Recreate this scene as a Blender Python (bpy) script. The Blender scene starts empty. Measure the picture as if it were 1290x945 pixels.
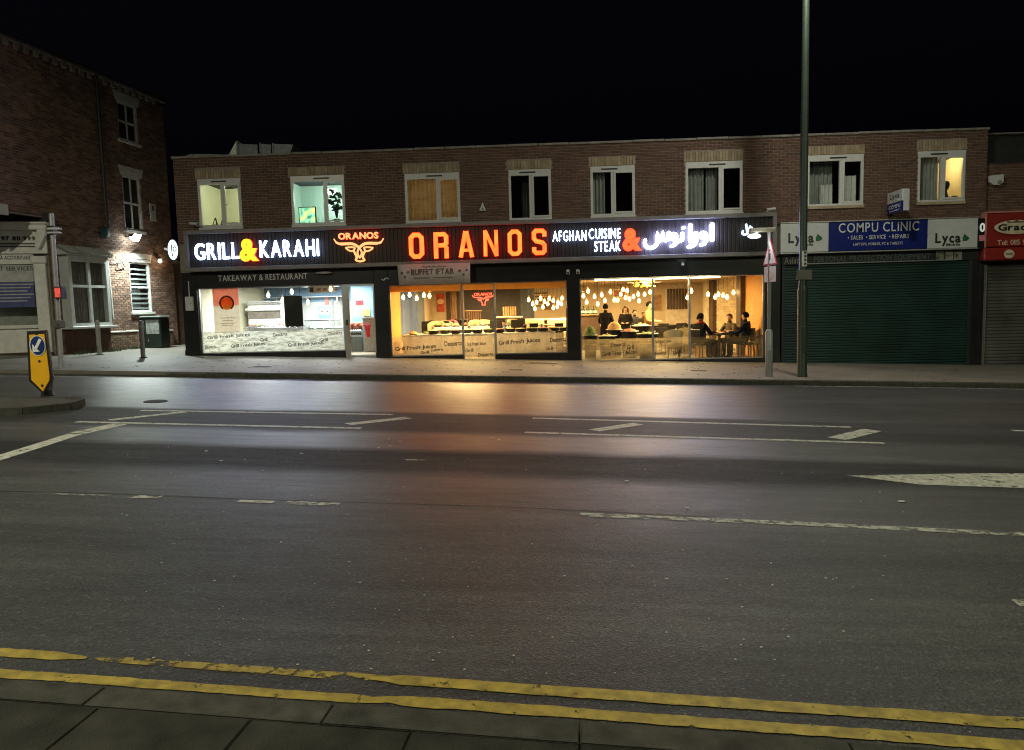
import bpy, bmesh, math, random
from mathutils import Vector, Matrix, Quaternion
random.seed(7)
scene = bpy.context.scene
col = scene.collection
R_ = math.radians

# ------------------------------------------------------------------ camera
CAM_F, CAM_W, CAM_H = 930.0, 1290.0, 945.0
PITCH, ROLL, YAW = R_(5.3), 0.0255, R_(-2.8)
CAM_POS = Vector((0.0, -21.5, 1.63))
_f = Vector((math.sin(YAW)*math.cos(PITCH), math.cos(YAW)*math.cos(PITCH), -math.sin(PITCH)))
_r = Vector((math.cos(YAW), -math.sin(YAW), 0.0))
_u = _r.cross(_f)
_R = _r*math.cos(ROLL) - _u*math.sin(ROLL)
_U = _u*math.cos(ROLL) + _r*math.sin(ROLL)
cam_data = bpy.data.cameras.new('camera')
cam_data.sensor_width = 36.0
cam_data.lens = CAM_F/CAM_W*36.0
cam_data.clip_start = 0.05
cam_data.clip_end = 2000.0
cam = bpy.data.objects.new('camera', cam_data)
col.objects.link(cam)
cam.matrix_world = Matrix(((_R.x, _U.x, -_f.x, CAM_POS.x), (_R.y, _U.y, -_f.y, CAM_POS.y),
                           (_R.z, _U.z, -_f.z, CAM_POS.z), (0, 0, 0, 1)))
scene.camera = cam

# ------------------------------------------------------------------ night sky
world = bpy.data.worlds.new('World'); scene.world = world; world.use_nodes = True
wn = world.node_tree
sky = wn.nodes.new('ShaderNodeTexSky'); sky.sky_type = 'NISHITA'; sky.sun_disc = False
sky.sun_elevation = R_(-4.5); sky.sun_rotation = R_(200.0)
# faint navy glow of the town over the last of the twilight
glow = wn.nodes.new('ShaderNodeVectorMath'); glow.operation = 'ADD'; glow.inputs[1].default_value = (0.004, 0.0045, 0.012)
wn.links.new(sky.outputs[0], glow.inputs[0])
wn.links.new(glow.outputs[0], wn.nodes['Background'].inputs[0])
wn.nodes['Background'].inputs[1].default_value = 0.12

# ------------------------------------------------------------------ exposure
vs = scene.view_settings
vs.view_transform = 'Standard'; vs.look = 'None'; vs.gamma = 1.0; vs.exposure = 0.0
try: vs.use_curve_mapping = False
except Exception: pass
scene.render.engine = 'CYCLES'
cy = scene.cycles
cy.use_denoising = True
cy.max_bounces = 6; cy.diffuse_bounces = 3; cy.glossy_bounces = 3; cy.transmission_bounces = 4
cy.transparent_max_bounces = 16
cy.caustics_reflective = False; cy.caustics_refractive = False
cy.sample_clamp_indirect = 6.0
cy.blur_glossy = 0.5
cy.filter_width = 1.1

# lamp strengths
STREET_E = 320.0
NEAR_E = 1280.0
STREET_COL = (1.0, 0.97, 0.82)

# ------------------------------------------------------------------ measuring: a photograph point on a real plane
def _ray(x, y): return _f + _R*((x-CAM_W/2)/CAM_F) - _U*((y-CAM_H/2)/CAM_F)
def fac(x, y, Y=0.0):
    d = _ray(x, y); t = (Y-CAM_POS.y)/d.y; p = CAM_POS + d*t
    return p.x, p.z
def gz(x): return 0.06 - 0.034*x                 # pavement level falls to the right along the street
def gnd(x, y, h=0.0):
    d = _ray(x, y); n = Vector((0.034, 0, 1)); t = (h+0.06-n.dot(CAM_POS))/n.dot(d)
    return CAM_POS + d*t

# ------------------------------------------------------------------ materials
MATS = {}
def nt_of(name):
    m = bpy.data.materials.new(name); m.use_nodes = True
    nt = m.node_tree; b = nt.nodes['Principled BSDF']
    MATS[name] = m
    return m, nt, b
def M(name, c, rough=0.6, metal=0.0, var=0.18, scale=6.0, bump=0.0, bscale=None, spec=0.5, island=0.0, coat=0.0):
    """principled surface with procedural tone variation, optional relief and per-piece variation"""
    if name in MATS: return MATS[name]
    m, nt, b = nt_of(name)
    N = nt.nodes; L = nt.links
    tc = N.new('ShaderNodeTexCoord')
    nz = N.new('ShaderNodeTexNoise'); nz.inputs['Scale'].default_value = scale; nz.inputs['Detail'].default_value = 5
    L.new(tc.outputs['Object'], nz.inputs['Vector'])
    mr = N.new('ShaderNodeMapRange'); mr.inputs['From Min'].default_value = 0.3; mr.inputs['From Max'].default_value = 0.7
    mr.inputs['To Min'].default_value = 1-var; mr.inputs['To Max'].default_value = 1+var
    L.new(nz.outputs['Fac'], mr.inputs['Value'])
    fac_out = mr.outputs[0]
    if island:
        gi = N.new('ShaderNodeNewGeometry'); oi = N.new('ShaderNodeObjectInfo')
        ad = N.new('ShaderNodeMath'); ad.operation = 'ADD'
        L.new(gi.outputs['Random Per Island'], ad.inputs[0]); L.new(oi.outputs['Random'], ad.inputs[1])
        fr = N.new('ShaderNodeMath'); fr.operation = 'FRACT'; L.new(ad.outputs[0], fr.inputs[0])
        m2 = N.new('ShaderNodeMapRange'); m2.inputs['To Min'].default_value = 1-island; m2.inputs['To Max'].default_value = 1+island
        L.new(fr.outputs[0], m2.inputs['Value'])
        mu = N.new('ShaderNodeMath'); mu.operation = 'MULTIPLY'
        L.new(fac_out, mu.inputs[0]); L.new(m2.outputs[0], mu.inputs[1]); fac_out = mu.outputs[0]
    vm = N.new('ShaderNodeVectorMath'); vm.operation = 'SCALE'; vm.inputs[0].default_value = c
    L.new(fac_out, vm.inputs['Scale'])
    L.new(vm.outputs[0], b.inputs['Base Color'])
    b.inputs['Roughness'].default_value = rough; b.inputs['Metallic'].default_value = metal
    b.inputs['Specular IOR Level'].default_value = spec
    b.inputs['Coat Weight'].default_value = coat
    if bump:
        n2 = N.new('ShaderNodeTexNoise'); n2.inputs['Scale'].default_value = bscale or scale*6; n2.inputs['Detail'].default_value = 4
        L.new(tc.outputs['Object'], n2.inputs['Vector'])
        bp = N.new('ShaderNodeBump'); bp.inputs['Strength'].default_value = bump; bp.inputs['Distance'].default_value = 0.01
        L.new(n2.outputs['Fac'], bp.inputs['Height']); L.new(bp.outputs[0], b.inputs['Normal'])
    return m
def E(name, c, strength, base=(0.15, 0.15, 0.15), var=0.0, scale=3.0):
    """something that gives off light: a lit letter, tube, bulb or screen"""
    if name in MATS: return MATS[name]
    m, nt, b = nt_of(name)
    b.inputs['Base Color'].default_value = (*base, 1)
    b.inputs['Emission Color'].default_value = (*c, 1)
    b.inputs['Emission Strength'].default_value = strength
    b.inputs['Roughness'].default_value = 0.4
    if var:
        tc = nt.nodes.new('ShaderNodeTexCoord'); nz = nt.nodes.new('ShaderNodeTexNoise'); nz.inputs['Scale'].default_value = scale
        mr = nt.nodes.new('ShaderNodeMapRange'); mr.inputs['From Min'].default_value = .3; mr.inputs['From Max'].default_value = .7
        mr.inputs['To Min'].default_value = strength*(1-var); mr.inputs['To Max'].default_value = strength*(1+var)
        nt.links.new(tc.outputs['Object'], nz.inputs['Vector']); nt.links.new(nz.outputs['Fac'], mr.inputs['Value'])
        nt.links.new(mr.outputs[0], b.inputs['Emission Strength'])
    return m
def glass_mat(name, tint=(0.95, 0.97, 0.96), ior=1.5):
    if name in MATS: return MATS[name]
    m, nt, b = nt_of(name)
    N = nt.nodes; L = nt.links
    tr = N.new('ShaderNodeBsdfTransparent'); tr.inputs[0].default_value = (*tint, 1)
    gl = N.new('ShaderNodeBsdfGlossy'); gl.inputs['Roughness'].default_value = 0.02
    fr = N.new('ShaderNodeFresnel'); fr.inputs['IOR'].default_value = ior
    mx = N.new('ShaderNodeMixShader')
    # a thin pane reflects at its outer face only (no total reflection at the inner one)
    ge = N.new('ShaderNodeNewGeometry'); iv = N.new('ShaderNodeMath'); iv.operation = 'SUBTRACT'; iv.inputs[0].default_value = 1.0
    L.new(ge.outputs['Backfacing'], iv.inputs[1]); ml = N.new('ShaderNodeMath'); ml.operation = 'MULTIPLY'
    L.new(fr.outputs[0], ml.inputs[0]); L.new(iv.outputs[0], ml.inputs[1])
    L.new(ml.outputs[0], mx.inputs[0]); L.new(tr.outputs[0], mx.inputs[1]); L.new(gl.outputs[0], mx.inputs[2])
    L.new(mx.outputs[0], N['Material Output'].inputs['Surface'])
    return m
def film_mat(name, c, opac, scale=3.0, c2=(0.25, 0.22, 0.16)):
    """printed window film: part see-through, part translucent print"""
    if name in MATS: return MATS[name]
    m, nt, b = nt_of(name)
    N = nt.nodes; L = nt.links
    tc = N.new('ShaderNodeTexCoord'); mp = N.new('ShaderNodeMapping'); mp.inputs['Scale'].default_value = (1, 1, 3.2)
    mp.inputs['Rotation'].default_value = (0, R_(8), 0)
    L.new(tc.outputs['Object'], mp.inputs[0])
    nz = N.new('ShaderNodeTexNoise'); nz.inputs['Scale'].default_value = scale; nz.inputs['Detail'].default_value = 7
    nz.inputs['Roughness'].default_value = 0.65
    L.new(mp.outputs[0], nz.inputs['Vector'])
    cr = N.new('ShaderNodeValToRGB'); e = cr.color_ramp.elements
    e[0].position = 0.38; e[0].color = (*c2, 1); e[1].position = 0.58; e[1].color = (*c, 1)
    L.new(nz.outputs['Fac'], cr.inputs[0])
    df = N.new('ShaderNodeBsdfDiffuse'); tl = N.new('ShaderNodeBsdfTranslucent'); tr = N.new('ShaderNodeBsdfTransparent')
    L.new(cr.outputs[0], df.inputs[0]); L.new(cr.outputs[0], tl.inputs[0])
    m1 = N.new('ShaderNodeMixShader'); m1.inputs[0].default_value = 0.65
    L.new(df.outputs[0], m1.inputs[1]); L.new(tl.outputs[0], m1.inputs[2])
    m2 = N.new('ShaderNodeMixShader'); m2.inputs[0].default_value = opac
    L.new(tr.outputs[0], m2.inputs[1]); L.new(m1.outputs[0], m2.inputs[2])
    L.new(m2.outputs[0], N['Material Output'].inputs['Surface'])
    return m

# ------------------------------------------------------------------ object helpers
def tag(o, label=None, cat=None, group=None, kind=None):
    if label: o['label'] = label
    if cat: o['category'] = cat
    if group: o['group'] = group
    if kind: o['kind'] = kind
    return o
def thing(name, label, cat, loc=(0, 0, 0), rotz=0.0, group=None):
    o = bpy.data.objects.new(name, None); col.objects.link(o)
    o.location = loc; o.rotation_euler = (0, 0, rotz); o.empty_display_size = 0.1
    return tag(o, label, cat, group)
def world_of(o):
    m = Matrix.Translation(o.location) @ o.rotation_euler.to_matrix().to_4x4()
    if o.parent: m = world_of(o.parent) @ o.matrix_parent_inverse @ m
    return m
class MB:
    def __init__(s): s.v = []; s.f = []; s.mi = []
    def add(s, vs_, fs, mi=0):
        b = len(s.v); s.v.extend([tuple(p) for p in vs_])
        for q in fs: s.f.append(tuple(i+b for i in q)); s.mi.append(mi)
        return s
    def box(s, x0, x1, y0, y1, z0, z1, mi=0, T=None):
        P = [(x0,y0,z0),(x1,y0,z0),(x1,y1,z0),(x0,y1,z0),(x0,y0,z1),(x1,y0,z1),(x1,y1,z1),(x0,y1,z1)]
        if T is not None: P = [tuple(T @ Vector(p)) for p in P]
        return s.add(P, [(0,3,2,1),(4,5,6,7),(0,1,5,4),(1,2,6,5),(2,3,7,6),(3,0,4,7)], mi)
    def bbox(s, x0, x1, y0, y1, z0, z1, b=0.01, mi=0, T=None):
        """box with chamfered edges"""
        b = min(b, (x1-x0)*.45, (y1-y0)*.45, (z1-z0)*.45)
        bm = bmesh.new(); bmesh.ops.create_cube(bm, size=1.0)
        for v in bm.verts: v.co = Vector(((x0+x1)/2+v.co.x*(x1-x0), (y0+y1)/2+v.co.y*(y1-y0), (z0+z1)/2+v.co.z*(z1-z0)))
        bmesh.ops.bevel(bm, geom=bm.edges[:], offset=b, segments=1, affect='EDGES')
        bm.verts.index_update()
        P = [tuple(T @ v.co) if T is not None else tuple(v.co) for v in bm.verts]
        s.add(P, [tuple(v.index for v in f.verts) for f in bm.faces], mi); bm.free(); return s
    def tube(s, p0, p1, r0, r1=None, n=10, mi=0, caps=True):
        r1 = r0 if r1 is None else r1
        p0 = Vector(p0); p1 = Vector(p1); d = (p1-p0).normalized()
        a = d.orthogonal().normalized(); b = d.cross(a)
        P = []
        for p, r in ((p0, r0), (p1, r1)):
            for i in range(n):
                t = 2*math.pi*i/n; P.append(tuple(p + a*(r*math.cos(t)) + b*(r*math.sin(t))))
        F = [(i, (i+1) % n, n+(i+1) % n, n+i) for i in range(n)]
        if caps: F += [tuple(reversed(range(n))), tuple(range(n, 2*n))]
        return s.add(P, F, mi)
    def path(s, pts, r, n=6, mi=0):
        for a, b in zip(pts[:-1], pts[1:]): s.tube(a, b, r, r, n, mi)
        return s
    def lathe(s, prof, n=14, c=(0, 0, 0), mi=0):
        P = []; F = []
        for (r, z) in prof:
            for i in range(n):
                t = 2*math.pi*i/n; P.append((c[0]+r*math.cos(t), c[1]+r*math.sin(t), c[2]+z))
        k = len(prof)
        for j in range(k-1):
            for i in range(n): F.append((j*n+i, j*n+(i+1) % n, (j+1)*n+(i+1) % n, (j+1)*n+i))
        F.append(tuple(reversed(range(n)))); F.append(tuple((k-1)*n+i for i in range(n)))
        return s.add(P, F, mi)
    def ball(s, c, r, n=10, m=7, mi=0, sq=(1, 1, 1)):
        prof = [(max(0.001, r*math.sin(math.pi*j/m)), -r*math.cos(math.pi*j/m)) for j in range(m+1)]
        t = MB().lathe(prof, n)
        P = [(c[0]+p[0]*sq[0], c[1]+p[1]*sq[1], c[2]+p[2]*sq[2]) for p in t.v]
        return s.add(P, t.f, mi)
    def prism(s, poly, y0, y1, mi=0):
        """poly in (x, z), extruded along y"""
        n = len(poly)
        P = [(x, y0, z) for x, z in poly] + [(x, y1, z) for x, z in poly]
        F = [tuple(range(n)), tuple(reversed(range(n, 2*n)))] + [(i, n+i, n+(i+1) % n, (i+1) % n) for i in range(n)]
        return s.add(P, F, mi)
    def zprism(s, poly, z0, z1, mi=0):
        """poly in (x, y); z0/z1 numbers or functions of x"""
        n = len(poly); a = z0 if callable(z0) else (lambda x, y: z0); b = z1 if callable(z1) else (lambda x, y: z1)
        P = [(x, y, a(x, y)) for x, y in poly] + [(x, y, b(x, y)) for x, y in poly]
        F = [tuple(reversed(range(n))), tuple(range(n, 2*n))] + [(i, (i+1) % n, n+(i+1) % n, n+i) for i in range(n)]
        return s.add(P, F, mi)
    def ribbon(s, pts, w, y0, y1, closed=False, mi=0, cap=False):
        """flat stroke of width w through (x, z) points, from y0 (front) to y1 (back)"""
        n = len(pts); ws = w if isinstance(w, (list, tuple)) else [w]*n
        Lf = []; Rt = []
        for i in range(n):
            a = pts[(i-1) % n] if (closed or i > 0) else None
            b = pts[(i+1) % n] if (closed or i < n-1) else None
            p = Vector(pts[i])
            d1 = (p-Vector(a)).normalized() if a is not None else None
            d2 = (Vector(b)-p).normalized() if b is not None else None
            if d1 is None: d1 = d2
            if d2 is None: d2 = d1
            n1 = Vector((-d1.y, d1.x)); n2 = Vector((-d2.y, d2.x)); m = (n1+n2)
            m = n1 if m.length < 1e-4 else m.normalized()
            k = min(2.0, 1/max(0.3, m.dot(n1)))
            Lf.append(p+m*(ws[i]/2*k)); Rt.append(p-m*(ws[i]/2*k))
        P = []
        for i in range(n):
            P += [(Lf[i].x, y0, Lf[i].y), (Rt[i].x, y0, Rt[i].y), (Lf[i].x, y1, Lf[i].y), (Rt[i].x, y1, Rt[i].y)]
        F = []; rng = range(n if closed else n-1)
        for i in rng:
            a = 4*i; b = 4*((i+1) % n)
            F += [(a, a+1, b+1, b), (a+2, b+2, b+3, a+3), (a, b, b+2, a+2), (a+1, a+3, b+3, b+1)]
        if not closed:
            F += [(0, 2, 3, 1), (4*n-4, 4*n-3, 4*n-1, 4*n-2)]
        s.add(P, F, mi)
        if cap:
            for i in (0, n-1):
                c = pts[i]; r = ws[i]/2
                poly = [(c[0]+r*math.cos(2*math.pi*k/12), c[1]+r*math.sin(2*math.pi*k/12)) for k in range(12)]
                s.prism(poly, y0-0.0007, y1, mi)
        return s
    def build(s, name, mat, parent=None, smooth=False, local=False, label=None):
        me = bpy.data.meshes.new(name)
        v = s.v
        if parent is not None and not local:
            inv = world_of(parent).inverted(); v = [tuple(inv @ Vector(p)) for p in s.v]
        me.from_pydata(v, [], s.f)
        mats = mat if isinstance(mat, (list, tuple)) else [mat]
        for m in mats: me.materials.append(m)
        if len(mats) > 1: me.polygons.foreach_set('material_index', s.mi)
        if smooth:
            me.polygons.foreach_set('use_smooth', [True]*len(me.polygons))
            try: me.set_sharp_from_angle(angle=R_(40))
            except Exception: pass
        bm = bmesh.new(); bm.from_mesh(me); bmesh.ops.recalc_face_normals(bm, faces=bm.faces[:]); bm.to_mesh(me); bm.free()
        me.update()
        o = bpy.data.objects.new(name, me); col.objects.link(o)
        if parent is not None: o.parent = parent
        if label: o['label'] = label
        return o
def struct(o): o['kind'] = 'structure'; return o
def kids(o): return [c for c in bpy.data.objects if c.parent is o]
def copy_tree(o, parent=None, ch=None):
    c = o.copy(); col.objects.link(c)
    c.parent = parent
    for k in kids(o):
        copy_tree(k, c)
    return c
def catmull(pts, k=5, closed=False):
    P = [Vector(p) for p in pts]; n = len(P); out = []
    for i in range(n if closed else n-1):
        p0 = P[(i-1) % n] if (closed or i > 0) else P[i]; p1 = P[i]; p2 = P[(i+1) % n]
        p3 = P[(i+2) % n] if (closed or i < n-2) else p2
        for j in range(k):
            t = j/k
            out.append(0.5*((2*p1)+(p2-p0)*t+(2*p0-5*p1+4*p2-p3)*t*t+(3*p1-p0-3*p2+p3)*t*t*t))
    if not closed: out.append(P[-1])
    return [tuple(p) for p in out]

# ------------------------------------------------------------------ lettering
_gl = {}
def glyph(ch, bold, extr=0.5):
    key = (ch, bold)
    if key not in _gl:
        c = bpy.data.curves.new('lettering', 'FONT'); c.body = ch; c.offset = bold; c.extrude = extr; c.resolution_u = 3
        o = bpy.data.objects.new('lettering', c)
        m = bpy.data.meshes.new_from_object(o)
        V = [tuple(v.co) for v in m.vertices]; Fc = [tuple(p.vertices) for p in m.polygons]; nz = [p.normal.z for p in m.polygons]
        bpy.data.objects.remove(o); bpy.data.curves.remove(c); bpy.data.meshes.remove(m)
        xs = [v[0] for v in V]; _gl[key] = (V, Fc, nz, min(xs), max(xs))
    return _gl[key]
def letters(text, X0, X1, Z0, Z1, Y, depth, face, side, parent, bold=0.03, gap=0.1, space=0.3, each=True, name='letter', slope=0.0, cap=0.70, T=None):
    """text set in the box X0..X1, Z0..Z1 on the plane y = Y, standing 'depth' proud of it; each letter a part"""
    pos = []; x = 0.0
    for ch in text:
        if ch == ' ': x += space; pos.append((None, x)); continue
        g = glyph(ch, bold); pos.append((ch, x-g[3])); x += g[4]-g[3]+gap
    wtot = x-gap; sx = (X1-X0)/wtot; sz = (Z1-Z0)/(cap+2*bold)
    acc = MB(); res = []
    for ch, x0 in pos:
        if ch is None:
            if not each and acc.v: res.append(acc.build(name, [face, side], parent)); acc = MB()
            continue
        V, Fc, nzs, a, b = glyph(ch, bold)
        mb = MB() if each else acc
        P = [(X0+(x0+v[0])*sx, Y-depth*(v[2]+0.5), Z0+(v[1]+bold)*sz+slope*(x0+v[0])*sx) for v in V]
        if T is not None: P = [tuple(T @ Vector(p)) for p in P]
        base = len(mb.v); mb.v.extend(P)
        for q, nz in zip(Fc, nzs):
            mb.f.append(tuple(i+base for i in q)); mb.mi.append(0 if nz > 0.5 else 1)
        if each: res.append(mb.build(name, [face, side], parent))
    if not each and acc.v: res.append(acc.build(name, [face, side], parent))
    return res
def plain_text(text, px0, py0, px1, py1, Y, mat, parent, name='lettering', depth=0.004, **k):
    """flat printed lettering on facade plane Y between two photograph points (left-bottom, right-top)"""
    X0, Z0 = fac(px0, py0, Y); X1, _ = fac(px1, py0, Y); _, Z1 = fac(px0, py1, Y)
    return letters(text, X0, X1, Z0, Z1, Y, depth, mat, mat, parent, each=False, name=name, **k)

# ------------------------------------------------------------------ brickwork
def brickwork(parent, o, ux, uy, width, z0, z1, openings, mat, mortar, keep, n_out=None, L=0.225, Hc=0.075, joint=0.011, proud=0.012, topf=None):
    """stretcher bond on the vertical plane through o (x, y) along (ux, uy); openings are (s0, s1, z0, z1).
    'keep' ranks bricks: the 300 that show largest are parts of their own, the rest one joined part"""
    nx, ny = (uy, -ux)
    if n_out and (nx*n_out[0]+ny*n_out[1]) < 0: nx, ny = -nx, -ny
    rows = []
    r = 0; z = z0
    while z < z1-0.02:
        za = z+joint/2; zb = min(z+Hc, z1)-joint/2
        s = -L/2 if r % 2 else 0.0
        while s < width:
            segs = [(max(s, 0.0)+joint/2, min(s+L, width)-joint/2)]
            for (a, b, c, d) in openings:
                if zb <= c or za >= d: continue
                new = []
                for (p, q) in segs:
                    if q <= a or p >= b: new.append((p, q)); continue
                    if p < a: new.append((p, a))
                    if q > b: new.append((b, q))
                segs = new
            for (p, q) in segs:
                if q-p > 0.03: rows.append((p, q, za, zb))
            s += L
        z += Hc; r += 1
    full = [t for t in rows if abs((t[1]-t[0])-(L-joint)) < 1e-4 and abs(t[3]-t[2]-(Hc-joint)) < 1e-4]
    full.sort(key=keep); chosen = set(full[:300])
    def shape(p, q, za, zb, pr):
        e = 0.004
        P = []
        for (s_, z_, d_) in ((p, za, 0), (q, za, 0), (q, zb, 0), (p, zb, 0), (p+e, za+e, pr), (q-e, za+e, pr), (q-e, zb-e, pr), (p+e, zb-e, pr)):
            P.append((ux*s_+nx*d_, uy*s_+ny*d_, z_))
        return P, [(4,5,6,7),(0,1,5,4),(1,2,6,5),(2,3,7,6),(3,0,4,7)]
    rest = MB()
    for t in rows:
        if t in chosen: continue
        P, Fc = shape(*t, proud+random.uniform(-.002, .002))
        rest.add([(a+o[0], b+o[1], c) for a, b, c in P], Fc)
    ro = rest.build('brickwork', mat, parent); ro['kind'] = 'stuff'
    P, Fc = shape(0, L-joint, 0, Hc-joint, proud)
    me = bpy.data.meshes.new('brick'); me.from_pydata(P, [], Fc); me.materials.append(mat)
    bm = bmesh.new(); bm.from_mesh(me); bmesh.ops.recalc_face_normals(bm, faces=bm.faces[:])
    out = Vector((nx, ny, 0))
    bm.faces.ensure_lookup_table()
    if bm.faces[0].normal.dot(out) < 0: bmesh.ops.reverse_faces(bm, faces=bm.faces[:])
    bm.to_mesh(me); bm.free()
    inv = world_of(parent).inverted()
    for t in chosen:
        b = bpy.data.objects.new('brick', me); col.objects.link(b); b.parent = parent
        b.location = inv @ Vector((o[0]+ux*t[0], o[1]+uy*t[0], t[2]))
    # mortar bed: a slab with the openings cut out, made of strips
    ss = sorted({0.0, width, *[v for a in openings for v in a[:2] if 0 < v < width]})
    zs = sorted({z0, z1, *[v for a in openings for v in a[2:] if z0 < v < z1]})
    mb = MB()
    for i in range(len(ss)-1):
        for j in range(len(zs)-1):
            sm = (ss[i]+ss[i+1])/2; zm = (zs[j]+zs[j+1])/2
            if any(a < sm < b and c < zm < d for a, b, c, d in openings): continue
            t = 0.1
            P = []
            for d_ in (0.0, -t):
                for (s_, z_) in ((ss[i], zs[j]), (ss[i+1], zs[j]), (ss[i+1], zs[j+1]), (ss[i], zs[j+1])):
                    P.append((o[0]+ux*s_+nx*d_, o[1]+uy*s_+ny*d_, z_))
            mb.add(P, [(0,1,2,3),(4,7,6,5),(0,4,5,1),(1,5,6,2),(2,6,7,3),(3,7,4,0)])
    mb.build('wall', mortar, parent)

# ================================================================== GROUND, ROAD, PAVEMENTS
def asphalt():
    m, nt, b = nt_of('asphalt'); N = nt.nodes; L = nt.links
    tc = N.new('ShaderNodeTexCoord'); sp = N.new('ShaderNodeSeparateXYZ'); L.new(tc.outputs['Object'], sp.inputs[0])
    def math_(op, a, b_=None):
        n = N.new('ShaderNodeMath'); n.operation = op
        for i, v in enumerate((a, b_)):
            if v is None: continue
            if isinstance(v, (int, float)): n.inputs[i].default_value = v
            else: L.new(v, n.inputs[i])
        return n.outputs[0]
    # share of the carriageway's width, from the far kerb (0) to the near kerb (1): traffic polishes lanes, oil darkens them
    wdt = math_('ADD', math_('MULTIPLY', sp.outputs['X'], 0.0675), 13.33)
    t = math_('DIVIDE', math_('SUBTRACT', -5.28, sp.outputs['Y']), wdt)
    wob = N.new('ShaderNodeTexNoise'); wob.inputs['Scale'].default_value = 0.35; wob.inputs['Detail'].default_value = 3
    L.new(tc.outputs['Object'], wob.inputs['Vector'])
    t = math_('ADD', t, math_('MULTIPLY', math_('SUBTRACT', wob.outputs['Fac'], 0.5), 0.035))
    def ramp(stops):
        r = N.new('ShaderNodeValToRGB'); L.new(t, r.inputs[0]); e = r.color_ramp.elements
        e[0].position = stops[0][0]; e[0].color = (stops[0][1],)*3+(1,)
        e[1].position = stops[-1][0]; e[1].color = (stops[-1][1],)*3+(1,)
        for p, v in stops[1:-1]: q = e.new(p); q.color = (v, v, v, 1)
        return r.outputs[0]
    rough = ramp([(0.0, .36), (.366, .36), (.382, .60), (.495, .58), (.52, .40), (.58, .40), (.605, .64), (.67, .62), (.70, .46), (.76, .48), (.84, .54), (1, .55)])
    tone = ramp([(0.0, 1.0), (.366, 1.1), (.382, .55), (.495, .62), (.52, 1.1), (.58, 1.1), (.605, .48), (.67, .52), (.70, 1.1), (.78, 1.05), (.87, .85), (.91, 1.1), (1, 1.05)])
    big = N.new('ShaderNodeTexNoise'); big.inputs['Scale'].default_value = 1.1; big.inputs['Detail'].default_value = 6
    mp = N.new('ShaderNodeMapping'); mp.inputs['Scale'].default_value = (0.25, 1.0, 1.0); L.new(tc.outputs['Object'], mp.inputs[0])
    L.new(mp.outputs[0], big.inputs['Vector'])
    fine = N.new('ShaderNodeTexVoronoi'); fine.inputs['Scale'].default_value = 85.0
    L.new(tc.outputs['Object'], fine.inputs['Vector'])
    sepc = N.new('ShaderNodeSeparateColor'); L.new(fine.outputs['Color'], sepc.inputs[0])
    chip = N.new('ShaderNodeMapRange'); chip.inputs['From Min'].default_value = 0.90; chip.inputs['From Max'].default_value = 1.0
    chip.inputs['To Min'].default_value = 0.0; chip.inputs['To Max'].default_value = 0.07
    L.new(sepc.outputs[0], chip.inputs['Value'])
    g = N.new('ShaderNodeMapRange'); g.inputs['From Min'].default_value = .3; g.inputs['From Max'].default_value = .7
    g.inputs['To Min'].default_value = .036; g.inputs['To Max'].default_value = .074
    L.new(big.outputs['Fac'], g.inputs['Value'])
    strk = N.new('ShaderNodeTexNoise'); strk.inputs['Scale'].default_value = 2.2; strk.inputs['Detail'].default_value = 10; strk.inputs['Roughness'].default_value = .7
    mp3 = N.new('ShaderNodeMapping'); mp3.inputs['Scale'].default_value = (0.22, 2.6, 1.0); mp3.inputs['Rotation'].default_value = (0, 0, R_(3)); L.new(tc.outputs['Object'], mp3.inputs[0]); L.new(mp3.outputs[0], strk.inputs['Vector'])
    sk_ = N.new('ShaderNodeMapRange'); sk_.inputs['From Min'].default_value = .3; sk_.inputs['From Max'].default_value = .7; sk_.inputs['To Min'].default_value = .68; sk_.inputs['To Max'].default_value = 1.25
    L.new(strk.outputs['Fac'], sk_.inputs['Value'])
    v1 = math_('MULTIPLY', math_('MULTIPLY', g.outputs[0], tone), sk_.outputs[0])
    sv = N.new('ShaderNodeMapRange'); sv.inputs['To Min'].default_value = .65; sv.inputs['To Max'].default_value = 1.35
    L.new(sepc.outputs[1], sv.inputs['Value'])
    v2 = math_('ADD', math_('MULTIPLY', v1, sv.outputs[0]), chip.outputs[0])
    cc = N.new('ShaderNodeCombineColor'); L.new(v2, cc.inputs[0]); L.new(math_('MULTIPLY', v2, .99), cc.inputs[1]); L.new(math_('MULTIPLY', v2, .985), cc.inputs[2])
    L.new(cc.outputs[0], b.inputs['Base Color'])
    stv = N.new('ShaderNodeTexNoise'); stv.inputs['Scale'].default_value = 3.0; stv.inputs['Detail'].default_value = 9; stv.inputs['Roughness'].default_value = .75
    mp2 = N.new('ShaderNodeMapping'); mp2.inputs['Scale'].default_value = (0.6, 3.0, 1.0); L.new(tc.outputs['Object'], mp2.inputs[0]); L.new(mp2.outputs[0], stv.inputs['Vector'])
    L.new(math_('ADD', rough, math_('MULTIPLY', math_('SUBTRACT', stv.outputs['Fac'], .5), .38)), b.inputs['Roughness'])
    L.new(ramp([(0.0, .85), (.366, .85), (.382, .30), (.495, .30), (.52, .85), (.58, .80), (.605, .18), (.67, .20), (.70, .70), (.76, .65), (.84, .45), (1, .45)]), b.inputs['Specular IOR Level'])
    bp = N.new('ShaderNodeBump'); bp.inputs['Strength'].default_value = 0.5; bp.inputs['Distance'].default_value = 0.006
    L.new(fine.outputs['Distance'], bp.inputs['Height']); L.new(bp.outputs[0], b.inputs['Normal'])
    return m
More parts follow.
